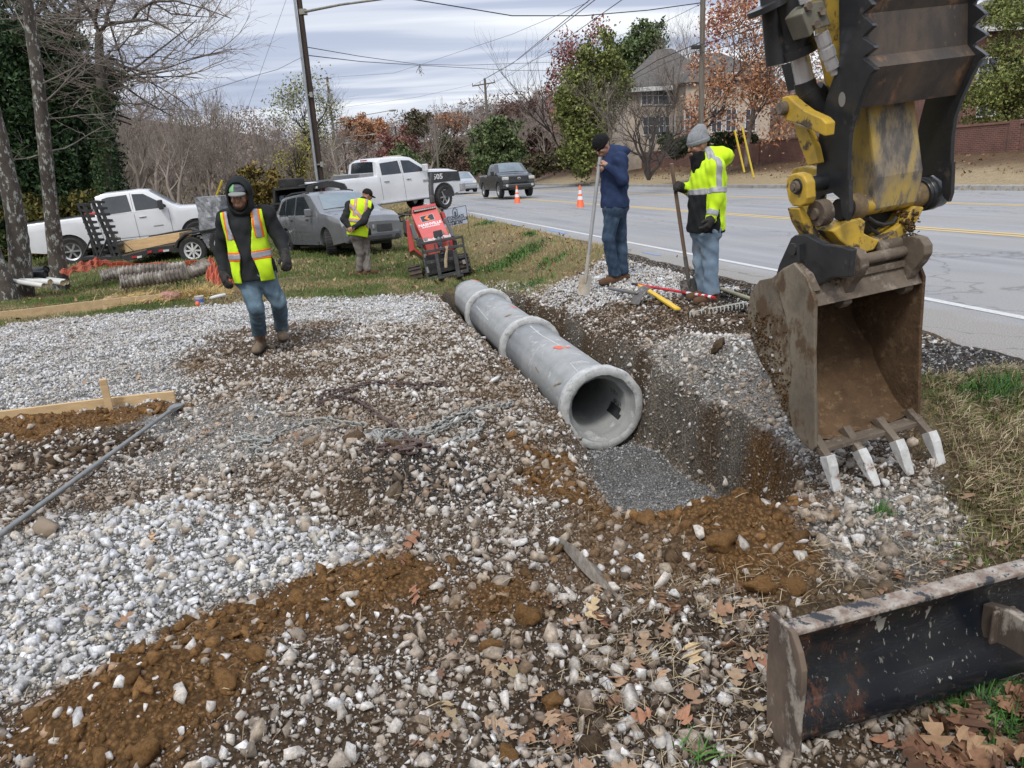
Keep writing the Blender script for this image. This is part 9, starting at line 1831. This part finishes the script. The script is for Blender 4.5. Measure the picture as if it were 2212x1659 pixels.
# weathered bark strip lying in the middle ground
pa = ground_at(1212, 1185); pb = ground_at(1290, 1262); pc2 = ground_at(1375, 1330); m = MB(); V = []
for i, (p, w, h) in enumerate(((pa, .012, .05), (pa*.6+pb*.4, .035, .075), (pb*.8+pa*.2, .045, .07), (pb, .035, .05), (pb*.6+pc2*.4, .008, .03), (pc2, .006, .015))):
    d = unit(pb-pa); s = np.array([-d[1], d[0], 0]); V += [p+s*w+[0, 0, h*.3]-pa, p+[0, 0, h]-pa, p-s*w*.7+[0, 0, h*.45]-pa]
m.add(V, [(3*i+j, 3*i+j+1, 3*i+j+4, 3*i+j+3) for i in range(5) for j in range(2)]+[(3*i+2, 3*i, 3*i+3, 3*i+5) for i in range(5)]); o = m.build('bark_strip', M('weathered_wood', (.24, .215, .18), .9, (.12, .10, .08), 12., bmp=.5, stretch=(4, 1, 1)), None); o.location = tuple(pa); tag(o, 'weathered grey strip of bark lying among the stones below the pit', 'bark strip')
# pale odd stones one can point at
v0, f0 = hull_rock(401, 30, .6)
for px, py, s, c, lab in ((1066, 826, .055, (.60, .59, .56), 'chunky white stone alone on the gravel left of the pipe'), (100, 1150, .075, (.22, .17, .12), 'long brown stone beside the digging bar end'), (900, 660, 0, 0, '')):
    if not s: continue
    p = ground_at(px, py); o = mesh_np('stone', v0*[s*1.2, s*.8, s*.7], f0, M('stone_%d' % px, c, .9, bmp=.4), None); o.location = tuple(p+[0, 0, s*.3]); o.rotation_euler = (.2, .1, px); tag(o, lab, 'stone')
# gravel stuck to the near side of the bucket and clay crumbs on it
q = np.random.default_rng(77); PP = []; SS_ = []; CC_ = []
sp2 = [c1(150, 1290), c1(170, 1400), c1(240, 1390), c1(190, 1500), c1(280, 1610), c2_(160, 90), c2_(230, 170), c2_(280, 270), c2_(290, 395), c2_(190, 270), c2_(300, 490), c2_(120, 200), c1(590, 1280), c1(595, 1120), c2_(120, 60), c1(130, 1350), c2_(250, 330), c2_(270, 130), c2_(340, 390), c1(215, 1560)]
for (x, y) in sp2:
    p = Lpl(x, y, 0, xl-.004)
    PP.append(p@EXC); SS_.append(q.uniform(.006, .013)); CC_.append(np.array([.5, .49, .47])*q.uniform(.8, 1.1))
for k in range(900):
    t = q.random(); u = q.normal(0, .035); a = np.array(c1(150, 1200)); b_ = np.array(c2_(400, 800)); cpx = a+(b_-a)*t+[q.normal(0, 22)-6, q.normal(0, 12)]
    p = Lpl(cpx[0], cpx[1], 0, xl-.002)
    from_in = sdpoly(np.array(BP), np.array([p[1]]), np.array([p[2]]))[0]
    if from_in > -.004: continue
    PP.append(p@EXC); SS_.append(q.uniform(.003, .010)); CC_.append(np.array([.13, .075, .035])*q.uniform(.7, 1.4))
for k in range(500):
    x = q.uniform(xe1-.12, xe1+.02) if k < 260 else q.uniform(xe2-.02, xe2+.06); zz = (np.array(BP[1])[1]+.0+q.normal(0, .03)) if k < 260 else -.12+q.normal(0, .03); yy = -.05+q.normal(0, .02) if k < 260 else -.03+q.normal(0, .03)
    PP.append(np.array([x, yy, zz])@EXC); SS_.append(q.uniform(.004, .012)); CC_.append(np.array([.13, .08, .045])*q.uniform(.7, 1.3))
o = scatter(rockB, np.array(PP), np.array(SS_), np.array(CC_), 'caked_dirt', SOILC, flat=False); o.parent = XR; o['kind'] = 'stuff'
